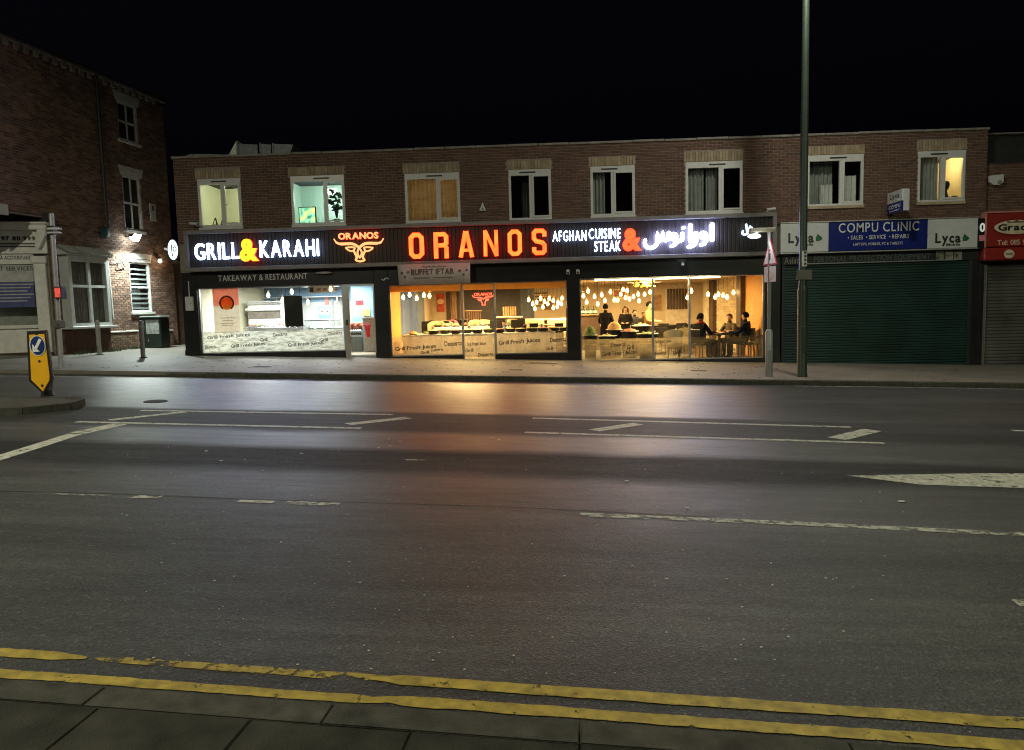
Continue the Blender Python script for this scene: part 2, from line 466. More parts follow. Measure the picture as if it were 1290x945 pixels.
def paint(name, c, worn=0.45, scale=9.0):
    """road paint with worn-through holes"""
    m, nt, b = nt_of(name); N = nt.nodes; L = nt.links
    tc = N.new('ShaderNodeTexCoord')
    nz = N.new('ShaderNodeTexNoise'); nz.inputs['Scale'].default_value = scale; nz.inputs['Detail'].default_value = 8; nz.inputs['Roughness'].default_value = .7
    L.new(tc.outputs['Object'], nz.inputs['Vector'])
    cr = N.new('ShaderNodeValToRGB'); e = cr.color_ramp.elements
    e[0].position = worn-.04; e[0].color = (0, 0, 0, 1); e[1].position = worn+.03; e[1].color = (1, 1, 1, 1)
    L.new(nz.outputs['Fac'], cr.inputs[0])
    n2 = N.new('ShaderNodeTexNoise'); n2.inputs['Scale'].default_value = 16; n2.inputs['Detail'].default_value = 9; L.new(tc.outputs['Object'], n2.inputs['Vector'])
    mr = N.new('ShaderNodeMapRange'); mr.inputs['From Min'].default_value = .3; mr.inputs['From Max'].default_value = .7; mr.inputs['To Min'].default_value = .55; mr.inputs['To Max'].default_value = 1.2; L.new(n2.outputs['Fac'], mr.inputs['Value'])
    vm = N.new('ShaderNodeVectorMath'); vm.operation = 'SCALE'; vm.inputs[0].default_value = c; L.new(mr.outputs[0], vm.inputs['Scale'])
    L.new(vm.outputs[0], b.inputs['Base Color']); b.inputs['Roughness'].default_value = .6
    tr = N.new('ShaderNodeBsdfTransparent'); mx = N.new('ShaderNodeMixShader')
    L.new(cr.outputs[0], mx.inputs[0]); L.new(tr.outputs[0], mx.inputs[1]); L.new(b.outputs[0], mx.inputs[2])
    L.new(mx.outputs[0], N['Material Output'].inputs['Surface'])
    return m
ASPH = asphalt()
WPAINT = paint('white_paint', (.50, .49, .42), .40)
WPAINT_WORN = paint('worn_white_paint', (.46, .45, .39), .47)
YPAINT = paint('yellow_paint', (.40, .29, .05), .375, 14)
YPAINT_WORN = paint('worn_yellow_paint', (.38, .275, .055), .475, 12)
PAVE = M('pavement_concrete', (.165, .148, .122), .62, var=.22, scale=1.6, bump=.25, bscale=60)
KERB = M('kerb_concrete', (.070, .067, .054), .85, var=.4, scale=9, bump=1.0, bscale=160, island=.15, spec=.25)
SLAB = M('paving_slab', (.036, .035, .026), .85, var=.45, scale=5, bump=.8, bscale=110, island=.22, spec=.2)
SOIL = M('ground_base', (.05, .048, .045), .9, var=.2, scale=.4)

RH = -0.11
def gsheet(poly, dz): return MB().add([(x, y, gz(x)+dz) for x, y in poly], [tuple(range(len(poly)))])
gb = gsheet([(-400, -300), (400, -300), (400, 500), (-400, 500)], -0.42)
struct(gb.build('ground', SOIL))
def near_y(x): return -18.806-0.0718*(x+0.165)
NX = [-60, -20, -5, 0, 5, 20, 60]
road = MB()
rp = [(-60, -5.28), (-20, -5.28), (0, -5.28), (20, -5.28), (60, -5.28)]
road.zprism([(x, near_y(x)-.02) for x in (-60, -20, 0, 20, 60)]+list(reversed(rp)), lambda x, y: gz(x)-.4, lambda x, y: gz(x)+RH)
road_o = struct(road.build('road', ASPH))
# far pavement
pv = MB().zprism([(-60, -5.14), (60, -5.14), (60, 60), (-60, 60)], lambda x, y: gz(x)-.4, lambda x, y: gz(x))
pave_o = struct(pv.build('pavement', PAVE))
# far kerbstones (dropped at the forecourt on the left)
kerb_far = bpy.data.objects.new('kerb', None); col.objects.link(kerb_far); struct(kerb_far)
kb = bmesh.new()
LK = 0.915
x = -26.0; i = 0
kmesh = {}
def kerbstone(lift):
    mb = MB(); y0, y1 = -5.28, -5.142; b = .018
    n = LK-.008
    prof = [(y0, -.3), (y0, lift-b), (y0+b, lift), (y1, lift), (y1, -.3)]
    P = [(0, a, c) for a, c in prof]+[(n, a, c-.034*n) for a, c in prof]
    k = len(prof)
    mb.add(P, [tuple(range(k)), tuple(reversed(range(k, 2*k)))]+[(j, k+j, k+(j+1) % k, (j+1) % k) for j in range(k)])
    return mb
while x < 26:
    lift = .002 if x > -8.2 else (-.035 if x > -9.1 else -.085)
    if lift not in kmesh:
        o = kerbstone(lift).build('kerbstone', KERB, kerb_far); kmesh[lift] = o.data
    else:
        o = bpy.data.objects.new('kerbstone', kmesh[lift]); col.objects.link(o); o.parent = kerb_far
    o.location = (x, 0, gz(x)+random.uniform(-.003, .003)); x += LK
# near kerb and slabs, turned with the road
near_pave = MB().zprism([(-60, near_y(-60)-.16), (-60, -60), (60, -60), (60, near_y(60)-.16)], lambda x, y: gz(x)-.4, lambda x, y: gz(x)-.008)
near_o = struct(near_pave.build('near_pavement', SOIL))
kerb_near = bpy.data.objects.new('near_kerb', None); col.objects.link(kerb_near); struct(kerb_near)
ang = math.atan(-.0718); ca, sa = math.cos(ang), math.sin(ang)
def npt(s, d):
    """s metres along the near kerb from below the camera, d metres behind its face"""
    bx, by = 0.0, near_y(0)
    return (bx+ca*s+sa*d, by+sa*s-ca*d)
for k in range(-9, 10):
    s0 = -0.87-0*LK+k*.968; s1 = s0+.968-.004
    dz = random.uniform(-.004, .004)
    poly = [npt(s0, .0), npt(s1, .0), npt(s1, .145), npt(s0, .145)]
    mb = MB(); b = .005
    mb.zprism([poly[3], poly[2], poly[1], poly[0]], lambda x, y: gz(x)-.35, lambda x, y: gz(x)+dz-b)
    q = [npt(s0+b, b), npt(s1-b, b), npt(s1-b, .145-b*.4), npt(s0+b, .145-b*.4)]
    mb.zprism([q[3], q[2], q[1], q[0]], lambda x, y: gz(x)+dz-b-.001, lambda x, y: gz(x)+dz)
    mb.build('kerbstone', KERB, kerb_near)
for row in range(4):
    d0 = .149+row*.61
    for k in range(-6, 6):
        s0 = -1.14+k*.62+(row % 2)*.3; s1 = s0+.615
        if k == -2 and row == 0: s0 -= .03
        dz = random.uniform(-.002, .003)
        tilt = random.uniform(-.006, .006)
        poly = [npt(s1, d0), npt(s0, d0), npt(s0, d0+.605), npt(s1, d0+.605)]
        e = .005
        qoly = [npt(s1-e, d0+e), npt(s0+e, d0+e), npt(s0+e, d0+.605-e), npt(s1-e, d0+.605-e)]
        mb = MB().zprism(poly, lambda x, y: gz(x)-.03, lambda x, y: gz(x)+dz-e)
        mb.zprism(qoly, lambda x, y: gz(x)+dz-e-.001, lambda x, y: gz(x)+dz+tilt*0)
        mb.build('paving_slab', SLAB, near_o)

# ------------------------------------------------------------------ road markings
def ground_strip(pts, w, mat, name, dz=.004, parent=None):
    """painted line of real width w through photograph points, on the carriageway"""
    G = [gnd(a, b, RH) for a, b in pts]
    mb = MB(); P = []
    n = len(G)
    # subdivide so that the sheet follows the sloping road
    for i in range(n):
        d = (G[min(i+1, n-1)]-G[max(i-1, 0)]); d.z = 0; d.normalize(); q = Vector((-d.y, d.x, 0))*(w/2)
        for s in (1, -1):
            p = G[i]+q*s; P.append((p.x, p.y, gz(p.x)+RH+dz))
    mb.add(P, [(2*i, 2*i+1, 2*i+3, 2*i+2) for i in range(n-1)])
    return mb.build(name, mat, parent)
def ground_poly(pts, mat, name, dz=.004, parent=None):
    G = [gnd(a, b, RH) for a, b in pts]
    return MB().add([(p.x, p.y, gz(p.x)+RH+dz) for p in G], [tuple(range(len(G)))]).build(name, mat, parent)
def mark(pts, w, mat=WPAINT): return ground_strip(pts, w, mat, 'marking_line', parent=road_o)
mark([(178, 517.3), (495, 522.6)], .11)
mark([(96, 531.7), (455, 539.8)], .11)
mark([(138, 529.5), (235, 518.9)], .15)
mark([(438, 534.8), (515, 526.4)], .20)
mark([(-40, 589), (0, 577), (95, 547)], .20)
mark([(98, 546.2), (151, 534.4)], .24)
mark([(671, 527), (1072, 538.4)], .11)
mark([(661, 545), (1114, 558.6)], .11)
mark([(748, 542.6), (804, 534.2)], .20)
mark([(1054, 553), (1099, 542)], .25)
mark([(1275, 542.7), (1400, 546)], .11)
mark([(731, 648.6), (1010, 660.2), (1430, 680.5)], .10, WPAINT_WORN)
mark([(40, 621.3), (135, 625)], .045, paint('faded_white_paint', (.35, .34, .30), .53))
mark([(165, 625.8), (203, 626.6)], .085, WPAINT_WORN)
mark([(300, 631.5), (345, 633)], .07, WPAINT_WORN)
mark([(360, 633.4), (427, 636)], .095, WPAINT_WORN)
mark([(1278, 759.5), (1400, 765)], .10, WPAINT_WORN)
mark([(510, 579.8), (537, 579.6)], .05, WPAINT_WORN)
ground_poly([(1066, 599.6), (1160, 611), (1290, 615.4), (1430, 620), (1430, 596), (1290, 597), (1240, 596.6)][::-1], WPAINT, 'marking_wedge', parent=road_o)
# kerbside pale edge line
ground_strip([(1000, 486.6), (1130, 488.0), (1400, 492.6)], .09, WPAINT_WORN, 'marking_line', parent=road_o)
ground_strip([(-60, 473.8), (60, 474.6), (250, 476.6)], .10, WPAINT_WORN, 'marking_line', parent=road_o)
# double yellow lines along the near kerb: the outer one breaks up towards the left
def yline(d, w, s0, s1, mat, dz=.004, t0=0, t1=0):
    """a hand-laid line with uneven edges; t0 / t1 taper its ends"""
    mb = MB(); n = int((s1-s0)/.035)
    P = []; e0 = e1 = 0.0
    for i in range(n+1):
        s = s0+(s1-s0)*i/n
        k = min(1.0, (.25+.75*(s-s0)/.16) if t0 else 1.0, (.25+.75*(s1-s)/.16) if t1 else 1.0)
        e0 = .6*e0+random.uniform(-.0035, .0035); e1 = .6*e1+random.uniform(-.0035, .0035)
        for dd in (d-w/2*k+e0, d+w/2*k+e1): x, y = npt(s, -dd); P.append((x, y, gz(x)+RH+dz))
    mb.add(P, [(2*i, 2*i+1, 2*i+3, 2*i+2) for i in range(n)])
    return mb.build('marking_line', mat, road_o)
yline(.226, .070, -7, -.72, YPAINT, t1=1); yline(.238, .080, -.80, 8, YPAINT, .0052, t0=1)
yline(.405, .085, -.86, 8, YPAINT, .0052, t0=1); yline(.41, .062, -2.2, -.72, YPAINT_WORN, t0=1, t1=1); yline(.41, .08, -8, -2.24, YPAINT, t1=1)
# lengthwise seam of the resurfaced lane, a strip of bitumen
ground_strip([(-40, 618), (140, 622), (320, 629.5), (640, 639), (900, 651.6)], .018, M('bitumen_seam', (.028, .028, .028), .6), 'road_seam', dz=.0025, parent=road_o)
# round manhole cover
mp_ = gnd(196, 506, RH)
mh = thing('manhole_cover', 'small round dark iron cover set in the road before the takeaway', 'manhole', (mp_.x, mp_.y, gz(mp_.x)+RH))
IRON = M('cast_iron', (.02, .02, .021), .75, .0, bump=.3, bscale=40)
MB().zprism([(mp_.x+.15*math.cos(a*.3927), mp_.y+.15*math.sin(a*.3927)) for a in range(16)], lambda x, y: gz(x)+RH-.02, lambda x, y: gz(x)+RH+.006).build('cover', IRON, mh)
mr_ = MB()
for a in range(16):
    t0, t1 = a*.3927, (a+1)*.3927
    mr_.zprism([(mp_.x+.16*math.cos(t0), mp_.y+.16*math.sin(t0)), (mp_.x+.19*math.cos(t0), mp_.y+.19*math.sin(t0)), (mp_.x+.19*math.cos(t1), mp_.y+.19*math.sin(t1)), (mp_.x+.16*math.cos(t1), mp_.y+.16*math.sin(t1))], lambda x, y: gz(x)+RH-.02, lambda x, y: gz(x)+RH+.009)
mr_.build('rim', IRON, mh)
# scraps of litter and stones on the road
LIT = M('pale_litter', (.6, .58, .52), .6)
litter = MB()
for (a, b, r) in [(490, 554, .035), (504, 556.5, .035), (477, 565, .03), (491, 562, .03), (619, 552, .035), (629, 555, .035), (380, 572, .03), (279, 581, .03), (840, 730, .02), (1136, 633, .05), (880, 572, .03), (790, 607, .035), (866, 641, .03), (260, 569, .03), (160, 650, .018), (690, 780, .008), (1222, 923, .006)]:
    p = gnd(a, b, RH); z = gz(p.x)+RH+.004; r *= .62
    litter.bbox(p.x-r, p.x+r*.8, p.y-r*.5, p.y+r*.5, z, z+r*.35, r*.2)
for k in range(130):
    a = random.uniform(150, 1150); b = random.uniform(560, 850)
    p = gnd(a, b, RH); z = gz(p.x)+RH+.002; r = random.uniform(.003, .008)
    litter.bbox(p.x-r, p.x+r*.8, p.y-r*.6, p.y+r*.6, z, z+r*.8, r*.3)
lo = litter.build('gravel', LIT); tag(lo, 'pale grit and litter scattered over the road', 'grit', kind='stuff')
# small iron covers, gum and scraps on the far pavement
for i, (px, py, r, lab) in enumerate(((650, 466, .16, 'small dark iron cover in the pavement before the middle window'), (880, 467, .18, 'small square iron cover in the pavement before the right window'), (330, 462, .2, 'square iron cover in the pavement before the takeaway'))):
    p = gnd(px, py); t = thing('pavement_cover', lab, 'cover', (p.x, p.y, gz(p.x)))
    MB().zprism([(p.x-r, p.y-r*.8), (p.x+r, p.y-r*.8), (p.x+r, p.y+r*.8), (p.x-r, p.y+r*.8)], lambda x, y: gz(x)-.02, lambda x, y: gz(x)+.004).build('frame', KERB, t)
    MB().zprism([(p.x-r*.85, p.y-r*.65), (p.x+r*.85, p.y-r*.65), (p.x+r*.85, p.y+r*.65), (p.x-r*.85, p.y+r*.65)], lambda x, y: gz(x)-.01, lambda x, y: gz(x)+.008).build('lid', IRON, t)
p = gnd(681, 457.5); cb = thing('flat_cardboard', 'pale flattened cardboard lying against the foot of the middle window', 'cardboard', (p.x, p.y, gz(p.x)))
MB().zprism([(p.x-.42, p.y-.12), (p.x+.45, p.y-.16), (p.x+.47, p.y+.14), (p.x-.38, p.y+.16)], lambda x, y: gz(x)+.004, lambda x, y: gz(x)+.02).build('sheet', M('cardboard', (.45, .33, .22), .8), cb)
MB().zprism([(p.x-.30, p.y-.08), (p.x+.30, p.y-.11), (p.x+.33, p.y+.10), (p.x-.26, p.y+.12)], lambda x, y: gz(x)+.021, lambda x, y: gz(x)+.03).build('flap', M('cardboard', (.45, .33, .22), .8), cb)
gum = MB(); rg = random.Random(12)
for k in range(260):
    x = rg.uniform(-12, 11); y = rg.uniform(-5.0, -.3); r = rg.uniform(.012, .04)
    gum.zprism([(x+r*math.cos(q*1.047), y+r*math.sin(q*1.047)) for q in range(6)], lambda a, b: gz(a)+.001, lambda a, b: gz(a)+.0045)
tag(gum.build('gum_debris', M('old_gum', (.05, .048, .045), .8)), 'dark flattened gum spots on the far pavement', 'gum', kind='stuff')
# traffic island
ISL = M('island_tarmac', (.055, .05, .045), .75, var=.25, scale=3, bump=.4, bscale=60)
isl = bpy.data.objects.new('traffic_island', None); col.objects.link(isl); struct(isl)
a = gnd(113, 517, RH); e_ = gnd(118, 507, RH)
iy0, iy1, ix1 = -11.3, -9.7, -7.42
def iline(): 
    pts = [(-30, iy0), (ix1-1.1, iy0), (ix1-.35, iy0+.28), (ix1, iy0+.85), (ix1-.1, iy1-.25), (ix1-.45, iy1), (-30, iy1)]
    return pts
ip = iline()
MB().zprism([(x, y) for x, y in ip], lambda x, y: gz(x)+RH-.1, lambda x, y: gz(x)+RH+.10).build('island_top', ISL, isl)
def inset(i, d):
    p = Vector(ip[i]); return p
edge = ip[:]
for i in range(len(edge)-1):
    p0, p1 = Vector(edge[i]), Vector(edge[i+1]); L_ = (p1-p0).length; d = (p1-p0)/L_; q = Vector((-d.y, d.x))
    n = max(1, round(L_/.9)); 
    if L_ > 12:   # only the stones near the nose are in view
        n = 24
    for k in range(n):
        if L_ > 12:
            s0 = (L_-(k+1)*.9) if i == 0 else k*.9; s1 = s0+.89
        else: s0 = L_*k/n; s1 = L_*(k+1)/n-.01
        pts = [p0+d*s0+q*-.012, p0+d*s1+q*-.012, p0+d*s1+q*.14, p0+d*s0+q*.14]
        MB().zprism([(v.x, v.y) for v in pts], lambda x, y: gz(x)+RH-.1, lambda x, y: gz(x)+RH+.112).build('kerbstone', KERB, isl)

# ================================================================== MAIN TERRACE BUILDING
BRICK = M('red_brick', (.125, .064, .043), .85, var=.2, scale=3, island=.24, bump=.3, bscale=120)
MORT = M('mortar', (.29, .245, .20), .9, var=.2, scale=6)
BUFF = M('buff_lintel_brick', (.36, .29, .19), .85, var=.2, scale=5, island=.18)
STONE = M('coping_stone', (.27, .25, .22), .8, var=.25, scale=4)
UPVC = M('white_upvc', (.62, .62, .60), .35, var=.06)
DARKF = M('dark_vent', (.03, .03, .03), .5)
BLACK = M('black_shopfront', (.012, .012, .014), .32, var=.3, scale=3, coat=.15)
GLASS = glass_mat('window_glass')
ALU = M('aluminium', (.55, .55, .54), .35, .8, var=.1)

PARZ, XL, XR = 6.15, -10.77, 12.27
UP0 = 3.70            # brickwork starts behind the signs
bldg = thing('terrace_building', 'long two-storey red brick terrace with flat roof above the lit restaurant shopfronts', 'building', (0, 0, gz(0)))
# (frame left, right, top, bottom, mullion, lintel top) in photograph points
WIN = [(250, 304.4, 225, 286, 281, 213.5), (367, 434.6, 221, 283, 409.8, 210.3), (510.5, 579.7, 218, 280, 551.8, 206.6),
       (641, 694.6, 213.3, 277, 669, 202), (744, 800, 209, 272, 772, 197.5), (863.6, 935.5, 203.4, 268, 907.6, 190.2),
       (1016.5, 1087.7, 195, 259.5, 1059.7, 183), (1156, 1216, 190, 254.5, 1186.7, 177)]
wins = []; ops = []
for (l, r, t, b, mu, lt) in WIN:
    y = (t+b)/2; X0 = fac(l, y)[0]; X1 = fac(r, y)[0]; xm = (l+r)/2
    Z1 = fac(xm, t)[1]; Z0 = fac(xm, b)[1]; ZL = fac(xm, lt)[1]; XM = fac(mu, y)[0]
    wins.append((X0, X1, Z0, Z1, XM, ZL))
    ops.append((X0-XL, X1-XL, Z0-.03, Z1)); ops.append((X0-.05-XL, X1+.02-XL, Z1, ZL))
def keep_main(t):     # the nearest bricks: those right of the lamp post and round the middle windows, high on the wall
    X = XL+(t[0]+t[1])/2; Z = (t[2]+t[3])/2
    return math.hypot(X-9.0, (Z-5.2)*1.2)
brickwork(bldg, (XL, 0.0), 1.0, 0.0, XR-XL, UP0, PARZ, ops, BRICK, MORT, keep_main, n_out=(0, -1))
# side, back and roof
MB().box(XL, XL+.2, .12, 13, gz(XL)-.3, PARZ).build('end_wall', BRICK, bldg)
MB().box(XR-.2, XR, .12, 13, gz(XR)-.3, PARZ).build('end_wall', BRICK, bldg)
MB().box(XL, XR, 13.0, 13.2, gz(XL)-.8, PARZ).build('rear_wall', BRICK, bldg)
MB().box(XL+.2, XR-.2, .12, 13.0, PARZ-.5, PARZ-.3).build('roof', M('roof_felt', (.04, .04, .045), .9), bldg)
n = 26
for k in range(n):
    a = XL-.04+(XR-XL+.08)*k/n; b = XL-.04+(XR-XL+.08)*(k+1)/n-.008
    dz = random.uniform(-.006, .006)
    MB().bbox(a, b, -.05, .3, PARZ+dz, PARZ+.065+dz, .012).build('coping_stone', STONE, bldg)
# room shells behind the upper windows, shared materials
def room(name, X0, X1, Z0, Z1, c, depth=2.4):
    mb = MB(); y0, y1 = .14, depth; e = .5
    x0, x1, z0, z1 = max(X0-e, XL+.27), min(X1+e, XR-.27), Z0-.75, Z1+.35
    mb.box(x0, x1, y1, y1+.05, z0, z1); mb.box(x0-.05, x0, y0, y1, z0, z1); mb.box(x1, x1+.05, y0, y1, z0, z1)
    mb.box(x0, x1, y0, y1, z0-.05, z0); mb.box(x0, x1, y0, y1, z1, z1+.05)
    return mb.build(name, c, bldg)
def drape(x0, x1, z0, z1, y, folds, mat, parent, amp=.03, name='curtain', hem=None):
    n = folds*6; mb = MB(); P = []
    for i in range(n+1):
        t = i/n; xx = x0+(x1-x0)*t; yy = y+amp*math.sin(t*folds*2*math.pi)+.01*math.sin(t*17)
        zt = z1; zb = z0+(hem(t) if hem else 0)
        P += [(xx, yy, zb), (xx, yy+.006, zt)]
    mb.add(P, [(2*i, 2*i+2, 2*i+3, 2*i+1) for i in range(n)])
    o = mb.build(name, mat, parent, smooth=True); return o
def win_unit(i, X0, X1, Z0, Z1, XM, ZL):
    w = MB(); f = .07; y0, y1 = -.005, .07
    head = (Z1-Z0)*.12
    w.bbox(X0, X1, y0, y1, Z1-head, Z1, .006)
    w.bbox(X0, X1, y0-.03, y1, Z0, Z0+.06, .006)
    w.box(X0, X0+f, y0+.001, y1, Z0+.06, Z1-head); w.box(X1-f, X1, y0+.001, y1, Z0+.06, Z1-head)
    w.box(XM-.05, XM+.05, y0+.002, y1, Z0+.06, Z1-head)
    o = w.build('window_frame', UPVC, bldg)
    # opening casement on the right, standing proud
    c = MB(); a, b = XM+.035, X1-.03; g = .05; yc = -.022
    zc0, zc1 = Z0+.07, Z1-head+.01
    c.bbox(a, b, yc, y0, zc1-g, zc1, .004); c.bbox(a, b, yc, y0, zc0, zc0+g, .004)
    c.box(a, a+g, yc+.001, y0, zc0+g, zc1-g); c.box(b-g, b, yc+.001, y0, zc0+g, zc1-g)
    c.build('casement', UPVC, o)
    MB().bbox(XM-.32, XM+.14, y0-.012, y0-.001, Z1-head*.62, Z1-head*.38, .004).build('trickle_vent', DARKF, o)
    MB().box(X0+f, XM-.05, .03, .036, Z0+.06, Z1-head).build('pane', GLASS, o)
    MB().box(a+g, b-g, -.012, -.006, zc0+g, zc1-g).build('pane', GLASS, o)
    if i == 0: MB().tube((a+.025, yc-.02, (Z0+Z1)/2-.05), (a+.14, yc-.025, (Z0+Z1)/2-.05), .012, n=6).build('handle', UPVC, o)
    MB().bbox(X0-.02, X1+.02, -.05, .02, Z0-.075, Z0-.001, .006).build('sill', BUFF if i > 5 else UPVC, o)
    # soldier course of buff bricks over the head
    s0, s1 = X0-.05, X1+.02; nb = max(6, round((s1-s0)/.082)); st = (s1-s0)/nb
    for k in range(nb):
        MB().bbox(s0+k*st+.004, s0+(k+1)*st-.004, -.016+random.uniform(-.002, .002), .05, Z1+.008, ZL-.006, .004).build('lintel_brick', BUFF, bldg)
    MB().box(s0, s1, .002, .1, Z1, ZL).build('lintel_bed', MORT, bldg)
    return o
wobj = [win_unit(i, *w) for i, w in enumerate(wins)]
def lamp_in(x, y, z, e, c, parent_thing, r=.12):
    ld = bpy.data.lights.new('bulb_light', 'POINT'); ld.energy = e; ld.color = c; ld.shadow_soft_size = r
    lo_ = bpy.data.objects.new('bulb_light', ld); col.objects.link(lo_); lo_.location = (x, y, z)
    if parent_thing is not None:
        lo_.parent = parent_thing; lo_.location = world_of(parent_thing).inverted() @ Vector((x, y, z))
    return lo_
def room_lamp(X, Z, y, e, c, label):
    t = thing('ceiling_lamp', label, 'lamp', (X, y, Z))
    MB().lathe([(.05, .1), (.17, .07), (.19, 0), (.14, -.06), (.03, -.09)], 16, (X, y, Z)).build('shade', E('lamp_shade_'+str(round(X)), c, 3.0), t, smooth=True)
    lamp_in(X, y, Z-.2, e, c, t)
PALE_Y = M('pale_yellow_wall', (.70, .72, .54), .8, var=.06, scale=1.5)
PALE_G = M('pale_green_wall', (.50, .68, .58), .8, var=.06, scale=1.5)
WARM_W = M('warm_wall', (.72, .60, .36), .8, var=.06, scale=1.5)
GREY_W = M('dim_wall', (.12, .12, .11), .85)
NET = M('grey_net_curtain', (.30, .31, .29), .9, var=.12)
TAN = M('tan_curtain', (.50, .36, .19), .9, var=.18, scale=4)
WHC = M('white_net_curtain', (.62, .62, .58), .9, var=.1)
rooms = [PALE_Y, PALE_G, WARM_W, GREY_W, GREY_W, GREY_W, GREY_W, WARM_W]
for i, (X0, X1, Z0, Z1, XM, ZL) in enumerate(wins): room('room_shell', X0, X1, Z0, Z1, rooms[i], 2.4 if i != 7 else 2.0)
w = wins[0]; room_lamp((w[0]+w[1])/2+.5, w[3]+.12, 1.2, 55, (1, .98, .72), 'round ceiling lamp in the pale yellow room over the takeaway sign')
w = wins[1]; room_lamp((w[0]+w[1])/2-.05, w[3]-.22, 1.6, 50, (.88, 1, .90), 'bright round lamp hanging in the greenish upstairs room')
w = wins[2]; room_lamp((w[0]+w[1])/2, w[3]+.12, 1.6, 15, (1, .72, .38), 'warm lamp behind the drawn tan curtains')
w = wins[7]; room_lamp(w[1]-.3, w[3]+.10, 1.1, 40, (1, .80, .40), 'warm lamp in the lit room at the far end of the terrace')
# curtains
w = wins[2]; c = drape(w[0]-.02, w[1]+.02, w[2]-.3, w[3]+.05, .2, 13, film_mat('backlit_tan_cloth', (.66, .52, .32), .97, 2, (.52, .39, .23)), bldg, .028, 'curtain')
w = wins[4]; drape(w[0], w[0]+.42, w[2]-.2, w[3], .22, 4, NET, bldg, hem=lambda t: .0)
w = wins[5]; drape(w[0], w[0]+.55, w[2]-.2, w[3], .22, 5, NET, bldg); drape(w[0]+.62, w[0]+.95, w[2]-.2, w[3], .26, 3, NET, bldg)
w = wins[6]; drape(w[0]+.45, w[0]+.78, w[2]-.1, w[2]+.62, .2, 3, WHC, bldg, name='net_curtain'); drape(w[4]+.08, w[1]-.12, w[2]-.1, w[2]+.85, .2, 3, WHC, bldg, name='net_curtain')
drape(w[0]+.1, w[4]-.1, w[2]-.2, w[3], .4, 6, NET, bldg)
w = wins[7]; drape(w[0]+.02, w[4]-.02, w[2]-.2, w[3]-.08, .2, 6, NET, bldg)
w = wins[3]; drape(w[0]+.35, w[4]+.1, w[2]-.2, w[3], .5, 5, M('dark_curtain', (.07, .06, .05), .9), bldg)
# things standing in upper windows
ORN = M('dark_ornament', (.02, .018, .015), .5)
def silhouette(name, label, cat, X, Y, Z, prof, mat=ORN, n=12):
    t = MB().lathe(prof, n, (0, 0, 0)).build(name, mat, None, smooth=True); t.location = (X, Y, Z)
    return tag(t, label, cat)
w = wins[0]
MB().box(w[0]-.1, w[1]+.1, .14, .36, w[2]-.06, w[2]+.005).build('window_board', UPVC, wobj[0])
def easel(X, lab):
    t = thing('wooden_easel', lab, 'ornament', (X, .24, w[2]))
    m = MB().tube((X-.1, .2, w[2]+.006), (X, .25, w[2]+.3), .014, n=6).tube((X+.1, .2, w[2]+.006), (X+.01, .25, w[2]+.3), .014, n=6).tube((X, .33, w[2]+.006), (X+.005, .26, w[2]+.28), .012, n=6)
    m.build('frame', ORN, t)
    MB().bbox(X-.07, X+.08, .19, .215, w[2]+.07, w[2]+.1, .004).build('shelf', ORN, t)
easel(w[0]+.36, 'smaller dark A-frame ornament on the sill of the pale yellow window')
easel(w[0]+.60, 'dark A-frame ornament nearest the mullion of the pale yellow window')
w = wins[1]
MB().box(w[0]-.1, w[1]+.1, .14, .4, w[2]-.06, w[2]+.005).build('window_board', UPVC, wobj[1])
tv = thing('lit_picture_panel', 'glowing green and yellow picture panel standing in the upstairs window', 'screen', (w[0]+.42, .3, w[2]))
MB().bbox(w[0]+.10, w[0]+.62, .28, .33, w[2]+.006, w[2]+.56, .01).build('frame', DARKF, tv)
def screen_mat():
    m, nt, b = nt_of('green_picture'); N = nt.nodes; L = nt.links
    tc = N.new('ShaderNodeTexCoord'); nz = N.new('ShaderNodeTexNoise'); nz.inputs['Scale'].default_value = 5.5; nz.inputs['Detail'].default_value = 3
    L.new(tc.outputs['Object'], nz.inputs['Vector'])
    cr = N.new('ShaderNodeValToRGB'); e = cr.color_ramp.elements
    e[0].position = .36; e[0].color = (.0, .09, .05, 1); e[1].position = .64; e[1].color = (.9, .75, .25, 1)
    for p, c in ((.44, (.02, .35, .12, 1)), (.50, (.25, .8, .6, 1)), (.56, (.55, .7, .1, 1))): q = e.new(p); q.color = c
    L.new(nz.outputs['Fac'], cr.inputs[0]); L.new(cr.outputs[0], b.inputs['Emission Color']); b.inputs['Emission Strength'].default_value = 1.5
    return m
MB().box(w[0]+.13, w[0]+.59, .274, .279, w[2]+.04, w[2]+.53).build('picture', screen_mat(), tv)
# pot plant in the same window
pt = thing('pot_plant', 'dark leafy pot plant behind the right pane of the greenish window', 'plant', (w[1]-.35, .33, w[2]))
MB().lathe([(.07, 0), (.1, .16), (.11, .17)], 10, (w[1]-.35, .33, w[2]+.006)).build('pot', ORN, pt)
pl = MB(); base = Vector((w[1]-.35, .33, w[2]+.17)); rs = random.Random(3)
for k in range(26):
    a = rs.uniform(0, 6.28); h = rs.uniform(.25, .85); sp_ = rs.uniform(.02, .22)
    tip = base+Vector((math.cos(a)*sp_, math.sin(a)*sp_*.5, h)); pl.tube(base, tip, .006, .004, 4)
    for q in range(3):
        d = Vector((rs.uniform(-1, 1), rs.uniform(-.5, .5), rs.uniform(-.8, .6))).normalized()*.13; s = d.cross(Vector((0, 1, .3))).normalized()*.035
        pl.add([tip, tip+d*.5+s, tip+d, tip+d*.5-s], [(0, 1, 2, 3)])
pl.build('leaves', M('dark_leaf', (.02, .035, .015), .6), pt)
